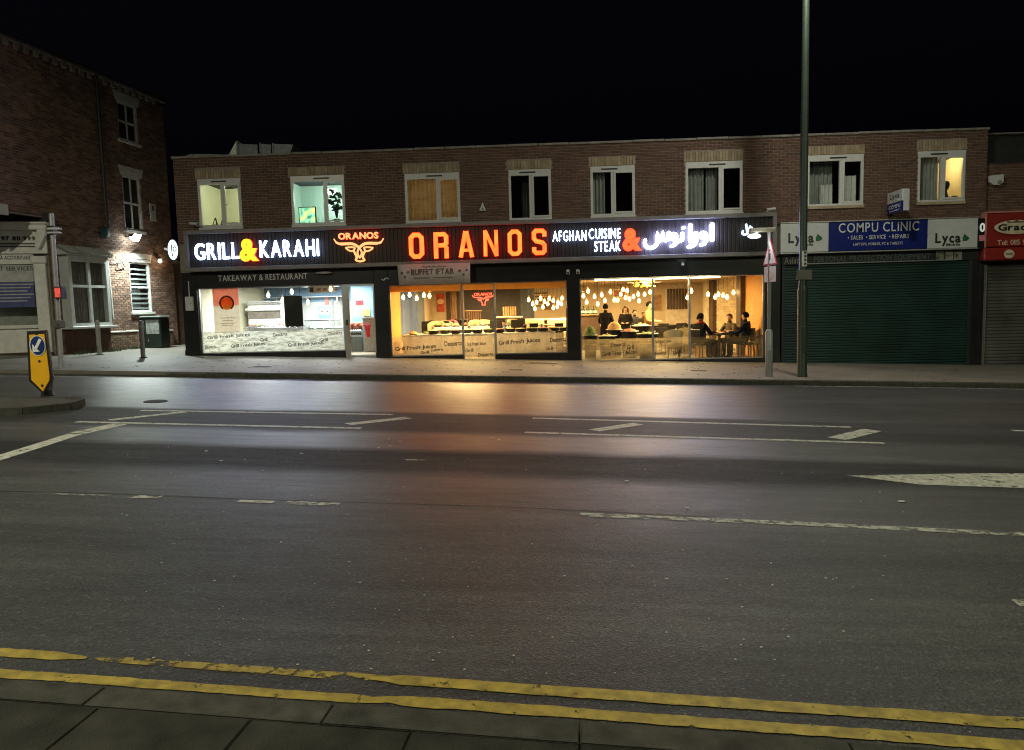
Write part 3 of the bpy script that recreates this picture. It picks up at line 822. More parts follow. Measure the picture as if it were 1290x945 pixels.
# two dark round shapes in the lit window at the far end
w = wins[7]
MB().box(w[0]-.1, w[1]+.1, .14, .36, w[2]-.06, w[2]+.005).build('window_board', UPVC, wobj[7])
silhouette('vase', 'dark slim vase with round top in the lit window over the blue shop sign', 'vase', w[4]+.26, .27, w[2]+.006, [(.05, 0), (.07, .12), (.04, .26), (.03, .34), (.08, .42), (.095, .50), (.07, .58), (.02, .61)])
silhouette('bowl', 'low dark round bowl on the sill of the lit end window', 'bowl', w[4]+.45, .25, w[2]+.006, [(.05, 0), (.12, .06), (.14, .12), (.10, .17), (.03, .19)])
silhouette('jar', 'pale small jar behind the slim vase in the lit end window', 'jar', w[4]+.17, .32, w[2]+.006, [(.05, 0), (.055, .14), (.03, .17), (.045, .2)], UPVC)

# ------------------------------------------------------------------ roof clutter
ZINC = M('dull_zinc', (.16, .17, .18), .5, .7, var=.2)
duct = thing('roof_duct', 'dark sheet-metal extract duct with a pale slanted end on the roof', 'duct', (-8.6, 1.2, PARZ))
DY = 1.0
def fx(px, py): return fac(px, py, DY)
x0, z0 = fx(289, 199); x1, z1 = fx(297.5, 178)
xe, ze = fx(371, 182)
b0 = PARZ-.3
MB().prism([(fx(288, 200)[0], b0), (fx(298, 200)[0], b0), (fx(298, 177.5)[0], fx(298, 177.5)[1]), (fx(287.5, 197)[0], fx(287.5, 197)[1])], DY-.02, DY+.6).build('slanted_end', M('pale_sheet', (.85, .87, .80), .5), duct)
for (a, b) in ((299, 324), (327, 341), (343, 369)):
    X0, Zt = fx(a, 181); X1, Zb = fx(b, 182)
    MB().prism([(X0, b0), (X1-.04 if b < 350 else X1-.35, b0), (X1, Zb), (X0, Zt)], DY+.02, DY+.7).build('duct_section', ZINC, duct)
    MB().box(X0-.012, X0+.03, DY-.005, DY+.72, b0, Zt+.02).build('flange', ZINC, duct)
hump = thing('rooflight_upstand', 'low pale curved upstand on the roof corner', 'rooflight', (-10, .8, PARZ))
hp = [fx(229, 200), fx(233, 196.5), fx(240, 194.2), fx(262, 194), fx(287, 195)]
MB().prism([(hp[0][0], b0), (hp[-1][0], b0)]+[q for q in reversed(hp)], DY, DY+.9).build('kerb_panel', M('pale_grey_sheet', (.30, .32, .31), .6), hump)
MB().box(fx(243, 195)[0]-.02, fx(243, 195)[0]+.02, DY-.015, DY-.001, b0, fx(243, 194)[1]).build('seam', ZINC, hump)

# ------------------------------------------------------------------ shopfronts of the terrace
SF = -.05          # face of the black shopfront
BZ = 2.86          # underside of the fascia boxes
XP = [fac(p, 400, SF)[0] for p in (231, 250, 472.5, 490.5, 714.5, 731, 963.5, 983)]
def black(x0, x1, z0, z1, y0=SF, y1=.2, name='pillar'): return MB().bbox(x0, x1, y0, y1, z0, z1, .008).build(name, BLACK, bldg)
for (a, b) in ((XP[0], XP[1]), (XP[2], XP[3]), (XP[4], XP[5]), (XP[6], XP[7])):
    black(a, b, gz(b)-.25, BZ)
    MB().bbox(a-.01, b+.01, SF-.02, .18, gz(b)-.25, gz(a)+.16, .006).build('pillar_base', BLACK, bldg)
TOPL, TOPM, TOPR = 2.40, 2.34, 2.37
black(XP[1], XP[2], TOPL, BZ, SF+.003, .2, 'header_panel'); black(XP[3], XP[4], TOPM, BZ, SF+.003, .2, 'header_panel'); black(XP[5], XP[6], TOPR, BZ, SF+.003, .2, 'header_panel')
DX0 = fac(433.5, 400)[0]; DX1 = XP[2]
BOTL, BOTM, BOTR = .46, .25, -.02
black(XP[1], DX0, gz(DX0)-.25, BOTL, SF+.003, .2, 'stall_riser')
MX0, MX1 = fac(583, 420)[0], fac(624, 420)[0]
black(XP[3], MX0, gz(MX0)-.25, BOTM, SF+.003, .2, 'stall_riser'); black(MX1, XP[4], gz(XP[4])-.25, BOTM, SF+.003, .2, 'stall_riser')
black(MX0, MX1, gz(MX1)-.25, .05, SF+.003, .2, 'stall_riser')
RX0, RX1 = fac(823, 420)[0], fac(869, 420)[0]
black(XP[5], XP[6], gz(XP[6])-.25, BOTR, SF+.003, .2, 'stall_riser')
FILM_L = film_mat('bright_window_film', (.80, .82, .74), .56, 6.0, (.42, .40, .33))
FILM_W = film_mat('warm_window_film', (.74, .64, .50), .33, 6.0, (.44, .37, .28))
FILM_R = film_mat('thin_window_film', (.72, .60, .40), .34, 6.0, (.40, .33, .20))
INK = M('dark_print', (.03, .025, .02), .7)
def shop_pane(name, x0, x1, z0, z1, fr=.028, film=None, fz=None, words=(), fmat=ALU, y=.06):
    f = MB()
    f.box(x0, x0+fr, y-.03, y+.03, z0, z1); f.box(x1-fr, x1, y-.03, y+.03, z0, z1)
    f.box(x0+fr, x1-fr, y-.028, y+.028, z0, z0+fr); f.box(x0+fr, x1-fr, y-.028, y+.028, z1-fr, z1)
    o = f.build(name, fmat, bldg)
    MB().box(x0+fr, x1-fr, y-.004, y+.004, z0+fr, z1-fr).build('pane', GLASS, o)
    if film:
        MB().box(x0+fr+.004, x1-fr-.004, y+.010, y+.012, z0+fr, fz).build('window_film', film, o)
        wd = x1-x0; hh = fz-z0
        for (tx, u0, u1, v0, v1) in words:
            letters(tx, x0+wd*u0, x0+wd*u1, z0+hh*v0, z0+hh*v1, y-.006, .002, INK, INK, o, each=False, name='lettering', bold=.02, gap=.05, slope=.06)
    return o
G1 = 'Grill Fresh Juices'
shop_pane('shop_window', XP[1]+.005, DX0-.005, BOTL+.003, TOPL-.003, film=FILM_L, fz=1.10, words=[(G1, .04, .34, .66, .82), ('Desserts', .50, .60, .72, .88), ('Grill', .41, .46, .50, .66), (G1, .20, .44, .24, .40), ('Desserts', .02, .1, .22, .38), ('Desserts', .88, .98, .72, .86), ('Grill', .82, .88, .42, .58), (G1, .60, .84, .22, .38)])
shop_pane('shop_window', XP[3]+.005, MX0-.003, BOTM+.003, TOPM-.003, film=FILM_W, fz=.82, words=[(G1, .05, .62, .28, .48), ('Desserts', .74, .98, .45, .72), ('Grill', .40, .52, .10, .24), ('Desserts', .55, .72, .2, .36)])
shop_pane('shop_window', MX0+.003, MX1-.003, .055, TOPM-.004, film=FILM_W, fz=.80, words=[(G1, .1, .7, .60, .74), ('Desserts', .45, .9, .18, .32), ('Grill', .05, .3, .36, .5)])
shop_pane('shop_window', MX1+.003, XP[4]-.005, BOTM+.003, TOPM-.003, film=FILM_W, fz=.84, words=[(G1, .04, .62, .45, .66), ('Desserts', .76, .98, .52, .76), ('Grill', .70, .8, .14, .28)])
shop_pane('shop_window', XP[5]+.005, RX0-.003, BOTR+.003, TOPR-.003, film=FILM_R, fz=.62, words=[(G1, .30, .78, .22, .40), ('Grill', .64, .74, .5, .7), ('Desserts', .42, .62, .64, .8)])
shop_pane('shop_window', RX0+.003, RX1-.003, BOTR+.004, TOPR-.004, film=FILM_R, fz=.62, words=[(G1, .05, .5, .74, .88), ('Grill', .55, .75, .2, .4), ('Desserts', .02, .35, .2, .36)])
shop_pane('shop_window', RX1+.003, XP[6]-.005, BOTR+.003, TOPR-.003, film=film_mat('sheer_window_film', (.5, .42, .28), .07, 2.6), fz=.62, words=[('Grill', .50, .62, .3, .46), ('Desserts', .88, .99, .86, 1.06)])
# takeaway door, glazed, shut
dr = MB(); y = .02
d0, d1, dz0, dz1 = DX0+.006, DX1-.006, gz(DX1)+.02, TOPL-.006
dr.box(d0, d0+.16, y-.03, y+.03, dz0, dz1); dr.box(d1-.04, d1, y-.03, y+.03, dz0, dz1)
dr.box(d0+.16, d1-.04, y-.028, y+.028, dz0, dz0+.05); dr.box(d0+.16, d1-.04, y-.028, y+.028, dz1-.05, dz1)
door = dr.build('door', ALU, bldg)
MB().box(d0+.16, d1-.04, y-.004, y+.004, dz0+.05, dz1-.05).build('pane', GLASS, door)
MB().bbox(d0+.05, d0+.11, y-.07, y-.031, dz0+.95, dz0+1.12, .008).build('handle', DARKF, door)
MB().tube((d0+.13, y-.06, dz0+.4), (d0+.13, y-.06, dz1-.35), .014, n=8).build('pull_bar', ALU, door)
MB().box(DX0, DX1, SF, .3, gz(DX0)-.2, gz(DX1)+.015).build('threshold', STONE, bldg)

# ------------------------------------------------------------------ restaurant fascia sign
FY0, FY1 = -.24, -.07     # panel front, back
sx0, sx1 = fac(232, 315, -.3)[0], fac(979, 295, -.3)[0]
SZ0, SZ1 = BZ+.01, 4.06
FB = .115
sign = thing('restaurant_sign', 'long dark slatted fascia with glowing white, yellow and orange letters over the restaurant', 'sign', (0, FY0, SZ0))
SLAT = M('dark_brown_cladding', (.022, .014, .012), .6, var=.25, scale=5, island=.25)
FRAME = M('sign_frame_grey', (.20, .185, .18), .5, var=.15, scale=4)
pn = MB().box(sx0+FB, sx1-FB, FY0+.03, FY1, SZ0+FB, SZ1-FB); pn.build('back_panel', SLAT, sign)
npan = 150; st = (sx1-sx0-2*FB)/npan; sl = MB()
for k in range(npan):
    a = sx0+FB+k*st; sl.bbox(a+.007, a+st-.007, FY0+.012, FY0+.029, SZ0+FB, SZ1-FB, .006)
so = sl.build('cladding_ribs', SLAT, sign); so['kind'] = 'stuff'
for (nm, a, b, c, d) in (('frame_rail', sx0, sx1, SZ1-FB, SZ1), ('frame_rail', sx0, sx1, SZ0, SZ0+FB), ('frame_stile', sx0, sx0+FB, SZ0+FB, SZ1-FB), ('frame_stile', sx1-FB, sx1, SZ0+FB, SZ1-FB)):
    MB().bbox(a, b, FY0-.07, FY1+.02, c+.001, d-.001, .012).build(nm, FRAME, sign)
W_FACE = E('white_letter_face', (.46, .54, 1.0), 40.0); W_SIDE = E('white_letter_return', (.40, .58, 1.0), 6.0)
Y_FACE = E('yellow_letter_face', (1.0, .60, .01), 1.8); R_SIDE = E('red_letter_return', (1.0, .03, .01), 5.0)
O_FACE = E('orange_letter_face', (1.0, .035, .003), 11.0, var=.3, scale=3.0); R_FACE = E('red_letter_face', (1.0, .018, .0015), 9.5, var=.3, scale=3)
LY = FY0-.06
def sfac(px, py): return fac(px, py, LY-.04)
def sign_text(t, l, b, r, tp, face, side, **k):
    X0, Z0 = sfac(l, b); X1, _ = sfac(r, b); _, Z1 = sfac(l, tp)
    return letters(t, X0, X1, Z0, Z1, LY, .06, face, side, sign, **k)
sign_text('GRILL', 246, 327.5, 301, 306.5, W_FACE, W_SIDE, bold=.008, gap=.17)
sign_text('KARAHI', 328, 324.5, 402, 303.0, W_FACE, W_SIDE, bold=.008, gap=.17)
sign_text('&', 302.5, 329.5, 326.5, 300.0, Y_FACE, R_SIDE, bold=.05)
sign_text('AFGHAN', 696.5, 304.0, 738.5, 291.3, W_FACE, W_SIDE, bold=-.012, gap=.21)
sign_text('CUISINE', 742, 301.0, 781.5, 288.6, W_FACE, W_SIDE, bold=-.012, gap=.21)
sign_text('STEAK', 749, 317.0, 781.5, 304.2, W_FACE, W_SIDE, bold=-.012, gap=.21)
sign_text('&', 784.5, 316.2, 808, 287.0, R_FACE, R_SIDE, bold=.05)
# standoff rods are hidden; big chamfered ORANOS
def box_letter(ch, l, b, r, t):
    X0, Z0 = sfac(l, b); X1, _ = sfac(r, b); _, Z1 = sfac(l, t); wd = X1-X0; ht = Z1-Z0
    tk = wd*.275; h = tk/2; c = wd*.20
    P = lambda u, v: (X0+u, Z0+v)
    mb = MB(); y0, y1 = LY-.07, LY
    L_, R2, B_, T_ = h, wd-h, h, ht-h
    if ch == 'O':
        mb.ribbon([P(L_+c, B_), P(R2-c, B_), P(R2, B_+c), P(R2, T_-c), P(R2-c, T_), P(L_+c, T_), P(L_, T_-c), P(L_, B_+c)], tk, y0, y1, closed=True)
    elif ch == 'R':
        mb.ribbon([P(L_, 0), P(L_, ht)], tk, y0, y1)
        mb.ribbon([P(L_, T_), P(R2-c*.7, T_), P(R2, T_-c*.7), P(R2, ht*.5+c*.7), P(R2-c*.7, ht*.5), P(L_, ht*.5)], tk, y0-.0008, y1)
        mb.ribbon([P(R2-c*.6, ht*.5), P(R2, ht*.40), P(R2, 0)], tk, y0-.0016, y1)
    elif ch == 'A':
        mb.ribbon([P(h*.8, 0), P(wd/2-h*.2, ht)], tk*.95, y0, y1); mb.ribbon([P(wd-h*.8, 0), P(wd/2+h*.2, ht)], tk*.95, y0-.0008, y1)
        mb.ribbon([P(wd*.22, ht*.27), P(wd*.78, ht*.27)], tk*.7, y0-.0016, y1)
    elif ch == 'N':
        mb.ribbon([P(L_*.85, 0), P(L_*.85, ht)], tk*.85, y0, y1); mb.ribbon([P(wd-L_*.85, 0), P(wd-L_*.85, ht)], tk*.85, y0-.0008, y1)
        mb.ribbon([P(h*.9, ht*.99), P(wd-h*.9, ht*.01)], tk*.8, y0-.0016, y1)
    elif ch == 'S':
        m_ = ht*.5
        mb.ribbon([P(R2, ht*.70), P(R2, T_-c*.7), P(R2-c*.7, T_), P(L_+c*.7, T_), P(L_, T_-c*.7), P(L_, m_+c*1.2), P(L_+c*.7, m_+c*.3), P(R2-c*.7, m_-c*.3), P(R2, m_-c*1.2), P(R2, B_+c*.7), P(R2-c*.7, B_), P(L_+c*.7, B_), P(L_, B_+c*.7), P(L_, ht*.30)], tk, y0, y1)
    o = mb.build('letter', [O_FACE, R_SIDE], sign)
    for p in o.data.polygons: p.material_index = 0 if abs(p.normal.y) > .9 and p.center.y < -.05+0*1 else 1
    # front faces look towards the street
    for p in o.data.polygons: p.material_index = 0 if p.normal.y < -.9 else 1
for (ch, l, b, r, t) in (('O', 516, 326.3, 534.6, 293.7), ('R', 547.2, 325.8, 565.4, 293), ('A', 578.5, 324.4, 597, 291.8), ('N', 609.7, 323, 627.8, 290.5), ('O', 640.2, 322.6, 657.7, 289.7), ('S', 670.6, 321.5, 688.8, 288.6)): box_letter(ch, l, b, r, t)
# bull's head emblem
LOGO = E('emblem_tube', (1.0, .42, .14), 1.6)
def lg(pts): return [sfac(410+a/14.333, 280+b/14.333) for a, b in pts]
sc = sfac(411, 300)[0]-sfac(410, 300)[0]
def stroke(mb, pts, w, k=4, closed=False, yo=0.0, smooth_=True):
    p = lg(pts); p = catmull(p, k, closed) if smooth_ else p
    ww = w if not isinstance(w, (list, tuple)) else None
    if ww is None:
        n = len(p); ws = [w[min(len(w)-1, int(i/(n-1)*(len(w)-1)))]*sc+(0) for i in range(n)]
    else: ws = w*sc
    mb.ribbon(p, ws, LY-.035-yo, LY-.005, closed=closed)
em = MB()
stroke(em, [(148, 300), (195, 365), (270, 392), (390, 388), (490, 392), (560, 425), (606, 462)], [1.4, 2.6, 3.4, 3.4, 3.2, 3.0, 2.6], 4)
stroke(em, [(1045, 288), (1000, 358), (920, 380), (800, 378), (710, 388), (645, 425), (600, 465)], [1.4, 2.6, 3.4, 3.4, 3.2, 3.0, 2.6], 4, yo=.0008)
stroke(em, [(606, 470), (575, 540), (592, 600), (615, 640), (640, 600), (652, 540)], 2.0, 4, True, yo=.0016)
stroke(em, [(368, 460), (430, 512), (492, 518), (522, 456)], 1.9, 3, True, yo=.0024)
stroke(em, [(848, 460), (790, 512), (728, 518), (698, 456)], 1.9, 3, True, yo=.0024)
stroke(em, [(500, 500), (535, 570), (562, 635), (548, 682), (620, 706), (698, 682), (672, 630), (690, 560), (724, 505)], 2.4, 4, yo=.0032)
em.build('emblem', LOGO, sign)
sign_text('ORANOS', 426.2, 302.0, 476.8, 293.6, LOGO, R_SIDE, bold=.035, gap=.06)
# Arabic lettering, drawn as strokes
def ar(pts): return [sfac(800+a/6.79, 265+b/6.79) for a, b in pts]
asc = (sfac(801, 300)[0]-sfac(800, 300)[0])/6.79
def astroke(pts, w, k=5, closed=False, cap=True):
    p = ar(pts)
    if k > 1: p = catmull(p, k, closed)
    mb = MB().ribbon(p, w*asc, LY-.06, LY, closed=closed, cap=cap and not closed)
    o = mb.build('letter', [W_FACE, W_SIDE], sign); return o
astroke([(660, 122), (660, 250)], 34, 1)
def waw(cx, cy):
    c = [(cx+24*math.cos(t*math.pi/4), cy+22*math.sin(t*math.pi/4)) for t in range(8)]
    mb = MB().ribbon(catmull(ar(c), 3, True), 27*asc, LY-.06, LY, closed=True)
    mb.ribbon(catmull(ar([(cx+26, cy-4), (cx+27, cy+38), (cx+5, cy+72), (cx-30, cy+84)]), 5), [30*asc]*11+[26*asc]*3+[18*asc]*2, LY-.0608, LY)
    mb.build('letter', [W_FACE, W_SIDE], sign)
waw(583, 214)
astroke([(520, 195), (522, 260), (500, 298), (462, 312)], 30, 4)
astroke([(474, 130), (474, 262)], 34, 1)
astroke([(405, 200), (404, 250), (370, 262), (345, 258)], 28, 4)
astroke([(412, 150), (420, 150)], 24, 1)
waw(330, 224)
astroke([(288, 192), (286, 245), (262, 256), (240, 240), (238, 200), (238, 240), (215, 256), (196, 240), (192, 205), (194, 270), (165, 312), (120, 322), (88, 300), (86, 258)], 27, 4)
HAL = E('halal_letter', (.62, .86, 1.0), 3.0)
for (pts, w) in (([(952, 122), (962, 185)], 15), ([(985, 138), (972, 190), (945, 207), (922, 200), (924, 176)], 15), ([(998, 148), (1002, 196), (1020, 204), (1046, 192), (1022, 176)], 14)):
    MB().ribbon(catmull(ar(pts), 4), w*asc, LY-.045-random.uniform(0, .003), LY, cap=True).build('letter', HAL, sign)
# unlit lettering on the black header
SILV = M('silver_letter', (.55, .52, .52), .4, .3)
X0, Z0 = fac(275, 354.6, SF-.02); X1, _ = fac(387.5, 354, SF-.02); _, Z1 = fac(275, 347.0, SF-.02)
letters('TAKEAWAY & RESTAURANT', X0, X1, Z0, Z1, SF-.002, .015, SILV, SILV, bldg, bold=.012, gap=.1)
# oval badge and small plates on the header
X, Z = fac(408, 343.8, -.1)
bd = thing('oval_downlight', 'small oval lamp housing under the sign, unlit', 'lamp', (X, -.1, Z))
MB().ball((X, -.12, Z), .2, 14, 8, sq=(1.25, .4, .18)).build('housing', M('pale_housing', (.5, .46, .45), .4), bd, smooth=True)
MB().box(X-.05, X+.05, -.12, SF, Z-.015, Z+.015).build('bracket', DARKF, bd)
def small_sensor(px, py, label):
    X, Z = fac(px, py, SF-.05)
    t = thing('small_sensor', label, 'sensor', (X, SF, Z))
    MB().bbox(X-.05, X+.05, SF-.05, SF, Z-.07, Z+.07, .015).build('body', UPVC, t)
    MB().tube((X, SF-.05, Z-.02), (X, SF-.075, Z-.03), .03, n=8).build('lens', DARKF, t)
small_sensor(715.5, 342.5, 'small white sensor box on the black header, left of a pair between the windows')
small_sensor(728, 342.2, 'small white sensor box on the black header, right of a pair between the windows')
X, Z = fac(485, 351, SF-.03)
hn = thing('white_hook', 'small white curled hook on the black pillar beside the takeaway door', 'hook', (X, SF, Z))
MB().path([(X-.1, SF-.03, Z-.02), (X-.03, SF-.03, Z-.05), (X+.02, SF-.03, Z), (X+.08, SF-.03, Z+.02), (X+.1, SF-.03, Z-.03)], .016).build('hook', UPVC, hn)
MB().box(X-.02, X+.02, SF-.03, SF, Z-.02, Z+.02).build('plate', UPVC, hn)
# pale banner over the middle window
bn = thing('printed_banner', 'pale printed buffet iftar banner hung over the middle window', 'banner', (fac(546, 345, -.3)[0], -.3, 2.6))
BY = -.335
c4 = [fac(500.5, 333.5, BY), fac(592, 331, BY), fac(592.5, 356.5, BY), fac(503, 359.5, BY)]
mb = MB(); nseg = 10; P = []
for i in range(nseg+1):
    t = i/nseg
    for (a, b) in ((c4[0], c4[1]), (c4[3], c4[2])):
        P.append((a[0]+(b[0]-a[0])*t, BY+.012*math.sin(t*9), a[1]+(b[1]-a[1])*t))
mb.add(P, [(2*i, 2*i+2, 2*i+3, 2*i+1) for i in range(nseg)]); 
ob = mb.build('sheet', M('banner_vinyl', (.52, .46, .43), .55, var=.08), bn, smooth=True)
so_ = ob.modifiers.new('thickness', 'SOLIDIFY'); so_.thickness = .006
PRN = M('banner_print', (.12, .07, .07), .7)
plain_text('BUFFET IFTAR', 518, 346.5, 572, 339.2, BY-.02, PRN, bn, bold=.02, slope=.0)
for (a, b) in ((506, 344), (510, 349), (514, 343), (579, 341), (584, 346), (588, 340)):
    X, Z = fac(a, b, BY-.02); MB().prism([(X+(.05 if t % 2 else .022)*math.cos(t*math.pi/5), Z+(.05 if t % 2 else .022)*math.sin(t*math.pi/5)) for t in range(10)], BY-.022, BY-.018).build('star', PRN, bn)
for (a, b, c, d) in ((532, 336.4, 562, 335.4), (521, 350.6, 541, 349.6), (545, 350, 570, 349)):
    X0, Z0 = fac(a, b, BY-.02); X1, Z1 = fac(c, d, BY-.02)
    n = 14; MB().ribbon([(X0+(X1-X0)*i/n, Z0+.02*math.sin(i*2.1)) for i in range(n+1)], .018, BY-.022, BY-.018).build('print_line', PRN, bn)
for xx in (c4[0][0]+.08, c4[1][0]-.08):
    MB().tube((xx, BY, c4[0][1]-.04), (xx, FY0-.02, c4[0][1]+.05), .008, n=6).build('tie', DARKF, bn)

# ------------------------------------------------------------------ green-shuttered shop on the right of the terrace
GX0, GX1 = XP[7]+.02, fac(1233, 400, SF)[0]
GREEN = M('green_shutter', (.0042, .028, .023), .5, var=.4, scale=1.1)
DGREEN = M('dark_shutter_box', (.012, .016, .018), .5, var=.2)
def shutter(x0, x1, zt, mat, parent, y=0.0, pitch=.075, sh=None):
    mb = MB(); zb = gz(x1)+.01; z = zb
    prof = []
    while z < zt:
        prof += [(y, z), (y-.014, z+pitch*.3), (y-.014, z+pitch*.7), (y, z+pitch*.96), (y+.006, z+pitch*.98)]; z += pitch
    P = []
    for (yy, zz) in prof: P += [(x0, yy, zz), (x1, yy, zz)]
    n = len(prof)
    mb.add(P, [(2*i, 2*i+1, 2*i+3, 2*i+2) for i in range(n-1)])
    o = mb.build('shutter', mat, parent)
    MB().bbox(x0, x1, y-.03, y+.02, zb-.02, zb+.07, .008).build('bottom_rail', mat, o)
    MB().bbox(x0-.06, x0+.03, y-.045, y+.05, gz(x0)-.1, zt, .006).build('guide_rail', sh or mat, o)
    MB().bbox(x1-.03, x1+.06, y-.045, y+.05, gz(x1)-.2, zt, .006).build('guide_rail', sh or mat, o)
    return o
shutter(GX0+.08, GX1-.28, 2.62, GREEN, bldg, sh=DGREEN)
MB().bbox(GX0, GX1, SF-.02, .2, 2.60, 2.93, .01).build('shutter_box', DGREEN, bldg)
black(GX1-.22, GX1, gz(GX1)-.3, 2.6, name='pillar')
black(GX1, XR, gz(XR)-.3, 3.72, name='pillar')
MB().box(GX0-.05, XR, .02, .12, 2.86, 3.70).build('sign_backing', MORT, bldg)
MB().box(XL, GX0-.05, .02, .12, 2.5, 3.70).build('sign_backing', MORT, bldg)
GREYT = M('faded_lettering', (.10, .12, .14), .5)
plain_text('PERSONAL PROTECTION EQUIPMENT', 1025, 330.5, 1172, 323.3, SF-.022, GREYT, bldg, bold=.03, gap=.09)
plain_text('Asian', 988, 332.5, 1007, 324.2, SF-.022, M('pale_lettering', (.4, .4, .38), .6), bldg, bold=.01)
PHO = M('worn_photo_print', (.30, .30, .27), .6, var=.8, scale=9)
for k in range(3):
    a, b = 1179+k*11.3, 1189.3+k*11.3
    X0, Z0 = fac(a, 327.3, SF-.02); X1, Z1 = fac(b, 316.3, SF-.02)
    MB().box(X0, X1, SF-.026, SF-.021, Z0, Z1).build('photo_panel', PHO, bldg)
X0, Z0 = fac(1016, 334.2, SF-.03); X1, _ = fac(1205, 328, SF-.03)
MB().bbox(X0, X1, SF-.04, SF-.021, Z0+.02, Z0+.05, .005).build('header_trim', M('pale_trim', (.25, .26, .26), .3, .3), bldg)

csign = thing('computer_shop_sign', 'wide white and blue computer shop fascia over the green shutter', 'sign', (9.3, -.3, 2.95))
GY0 = -.28
gx0, gx1 = fac(983.5, 300, GY0)[0], fac(1232.5, 290, GY0)[0]
GZ0, GZ1 = fac(1108, 315.5, GY0)[1], fac(1108, 278, GY0)[1]
bx0, bx1 = fac(1044.5, 300, GY0)[0], fac(1169, 290, GY0)[0]
LBW = M('white_sign_acrylic', (.58, .61, .60), .16, var=.05, coat=.4)
LBB = M('blue_sign_acrylic', (.010, .020, .16), .18, var=.1, coat=.4)
MB().bbox(gx0, bx0-.004, GY0, -.02, GZ0, GZ1, .02).build('end_panel', LBW, csign)
MB().bbox(bx1+.004, gx1, GY0, -.02, GZ0, GZ1, .02).build('end_panel', LBW, csign)
MB().bbox(bx0, bx1, GY0+.006, -.02, GZ0+.012, GZ1-.012, .012).build('centre_panel', LBB, csign)
for (a, b) in ((GZ0-.03, GZ0-.001), (GZ1+.001, GZ1+.03)): MB().bbox(gx0-.01, gx1+.01, GY0-.015, -.01, a, b, .006).build('trim', M('sign_trim', (.5, .5, .48), .3, .5), csign)
WTXT = M('white_print', (.62, .64, .66), .4); KTXT = M('black_print', (.012, .012, .012), .4); GTXT = M('green_print', (.01, .11, .03), .4)
CY = GY0-.001
plain_text('COMPU CLINIC', 1056.5, 293.4, 1157.5, 281.3, CY, WTXT, csign, bold=.008, gap=.17, slope=.0)
plain_text('• SALES  • SERVICE  • REPAIRS', 1068, 302.2, 1145, 297.0, CY, WTXT, csign, bold=.005, gap=.12)
plain_text('LAPTOPS, MOBILES, PC & TABLETS', 1075, 309.6, 1137, 306.2, CY, WTXT, csign, bold=.0, gap=.12)
def lyca(l):
    plain_text('Lyca', l, 306.5, l+32, 293.6, CY, KTXT, csign, bold=.035, gap=.07)
    plain_text('Mobile', l+14, 310.3, l+31.5, 306.3, CY, KTXT, csign, bold=.02, gap=.07)
    X0, Z0 = fac(l+34.5, 304, CY); X1, Z1 = fac(l+43, 294.5, CY); w = X1-X0; h = Z1-Z0
    pts = [(X0, Z0), (X0+w*.05, Z0+h*.55), (X0+w*.28, Z0+h), (X0+w*.5, Z0+h*.82), (X0+w*.95, Z0+h*.5), (X0+w, Z0+h*.3), (X0+w*.8, Z0+h*.12), (X0+w*.45, Z0+h*.02)]
    MB().prism(pts, CY-.004, CY-.0005).build('leaf_mark', GTXT, csign)
lyca(993); lyca(1178)
# projecting sign on the brick
pj = thing('projecting_sign', 'small white and blue double-faced sign projecting from the brick above the blue fascia', 'sign', (10, -.3, 4.2))
def q4(px, py, Y): X, Z = fac(px, py, Y); return (X, Y, Z)
JX0 = fac(1117, 258, 0)[0]; JZ1 = fac(1128, 241, -.45)[1]; JZ0 = fac(1128, 268.5, -.45)[1]
ln = .88; zm = (JZ0+JZ1)/2-.02
MB().bbox(JX0, JX0+.18, -.03-ln, -.03, zm+.002, JZ1, .012).build('upper_box', LBW, pj)
MB().bbox(JX0, JX0+.18, -.03-ln, -.03, JZ0, zm, .012).build('lower_box', LBB, pj)
MB().bbox(JX0+.03, JX0+.181, -.05-ln, -.031-ln, JZ0+.01, JZ1-.01, .004).build('front_edge', LBW, pj)
# lettering on the flank that looks down the street
Tm = Matrix(((0, 1, 0, JX0), (-1, 0, 0, -.03), (0, 0, 1, 0), (0, 0, 0, 1)))
def jt(tx, u0, u1, z0, z1, mat): letters(tx, ln*u0, ln*u1, z0, z1, -.001, .004, mat, mat, pj, each=False, name='lettering', bold=.02, T=Tm)
jt('Lyca', .18, .82, zm+.12, JZ1-.06, KTXT); jt('COMPU', .12, .88, zm-.15, zm-.05, WTXT); jt('CLINIC', .16, .84, JZ0+.05, zm-.19, WTXT)
MB().box(JX0+.05, JX0+.13, -.03, .02, zm-.04, zm+.04).build('bracket', DARKF, pj)
# half-seen round lit sign beyond the blue fascia
rx, rz = fac(1236, 289, -.2)
rs_ = thing('small_round_sign', 'small black and red blade sign with a pale ring between the two right-hand shops', 'sign', (rx, -.2, rz))
MB().bbox(rx-.1, rx+.14, -.22, -.06, rz-.55, rz+.3, .01).build('box', M('black_gloss', (.01, .01, .01), .3), rs_)
MB().ribbon([(rx+.02+.05*math.cos(t*math.pi/8), rz+.05+.10*math.sin(t*math.pi/8)) for t in range(16)], .045, -.228, -.221, closed=True).build('ring', E('pale_ring', (.9, 1, .85), .45), rs_)
MB().bbox(rx-.06, rx+.1, -.228, -.221, rz-.32, rz-.16, .002).build('panel', E('pink_panel', (1, .15, .22), .12), rs_)
MB().box(rx-.02, rx+.06, -.06, .0, rz-.1, rz-.04).build('bracket', DARKF, rs_)

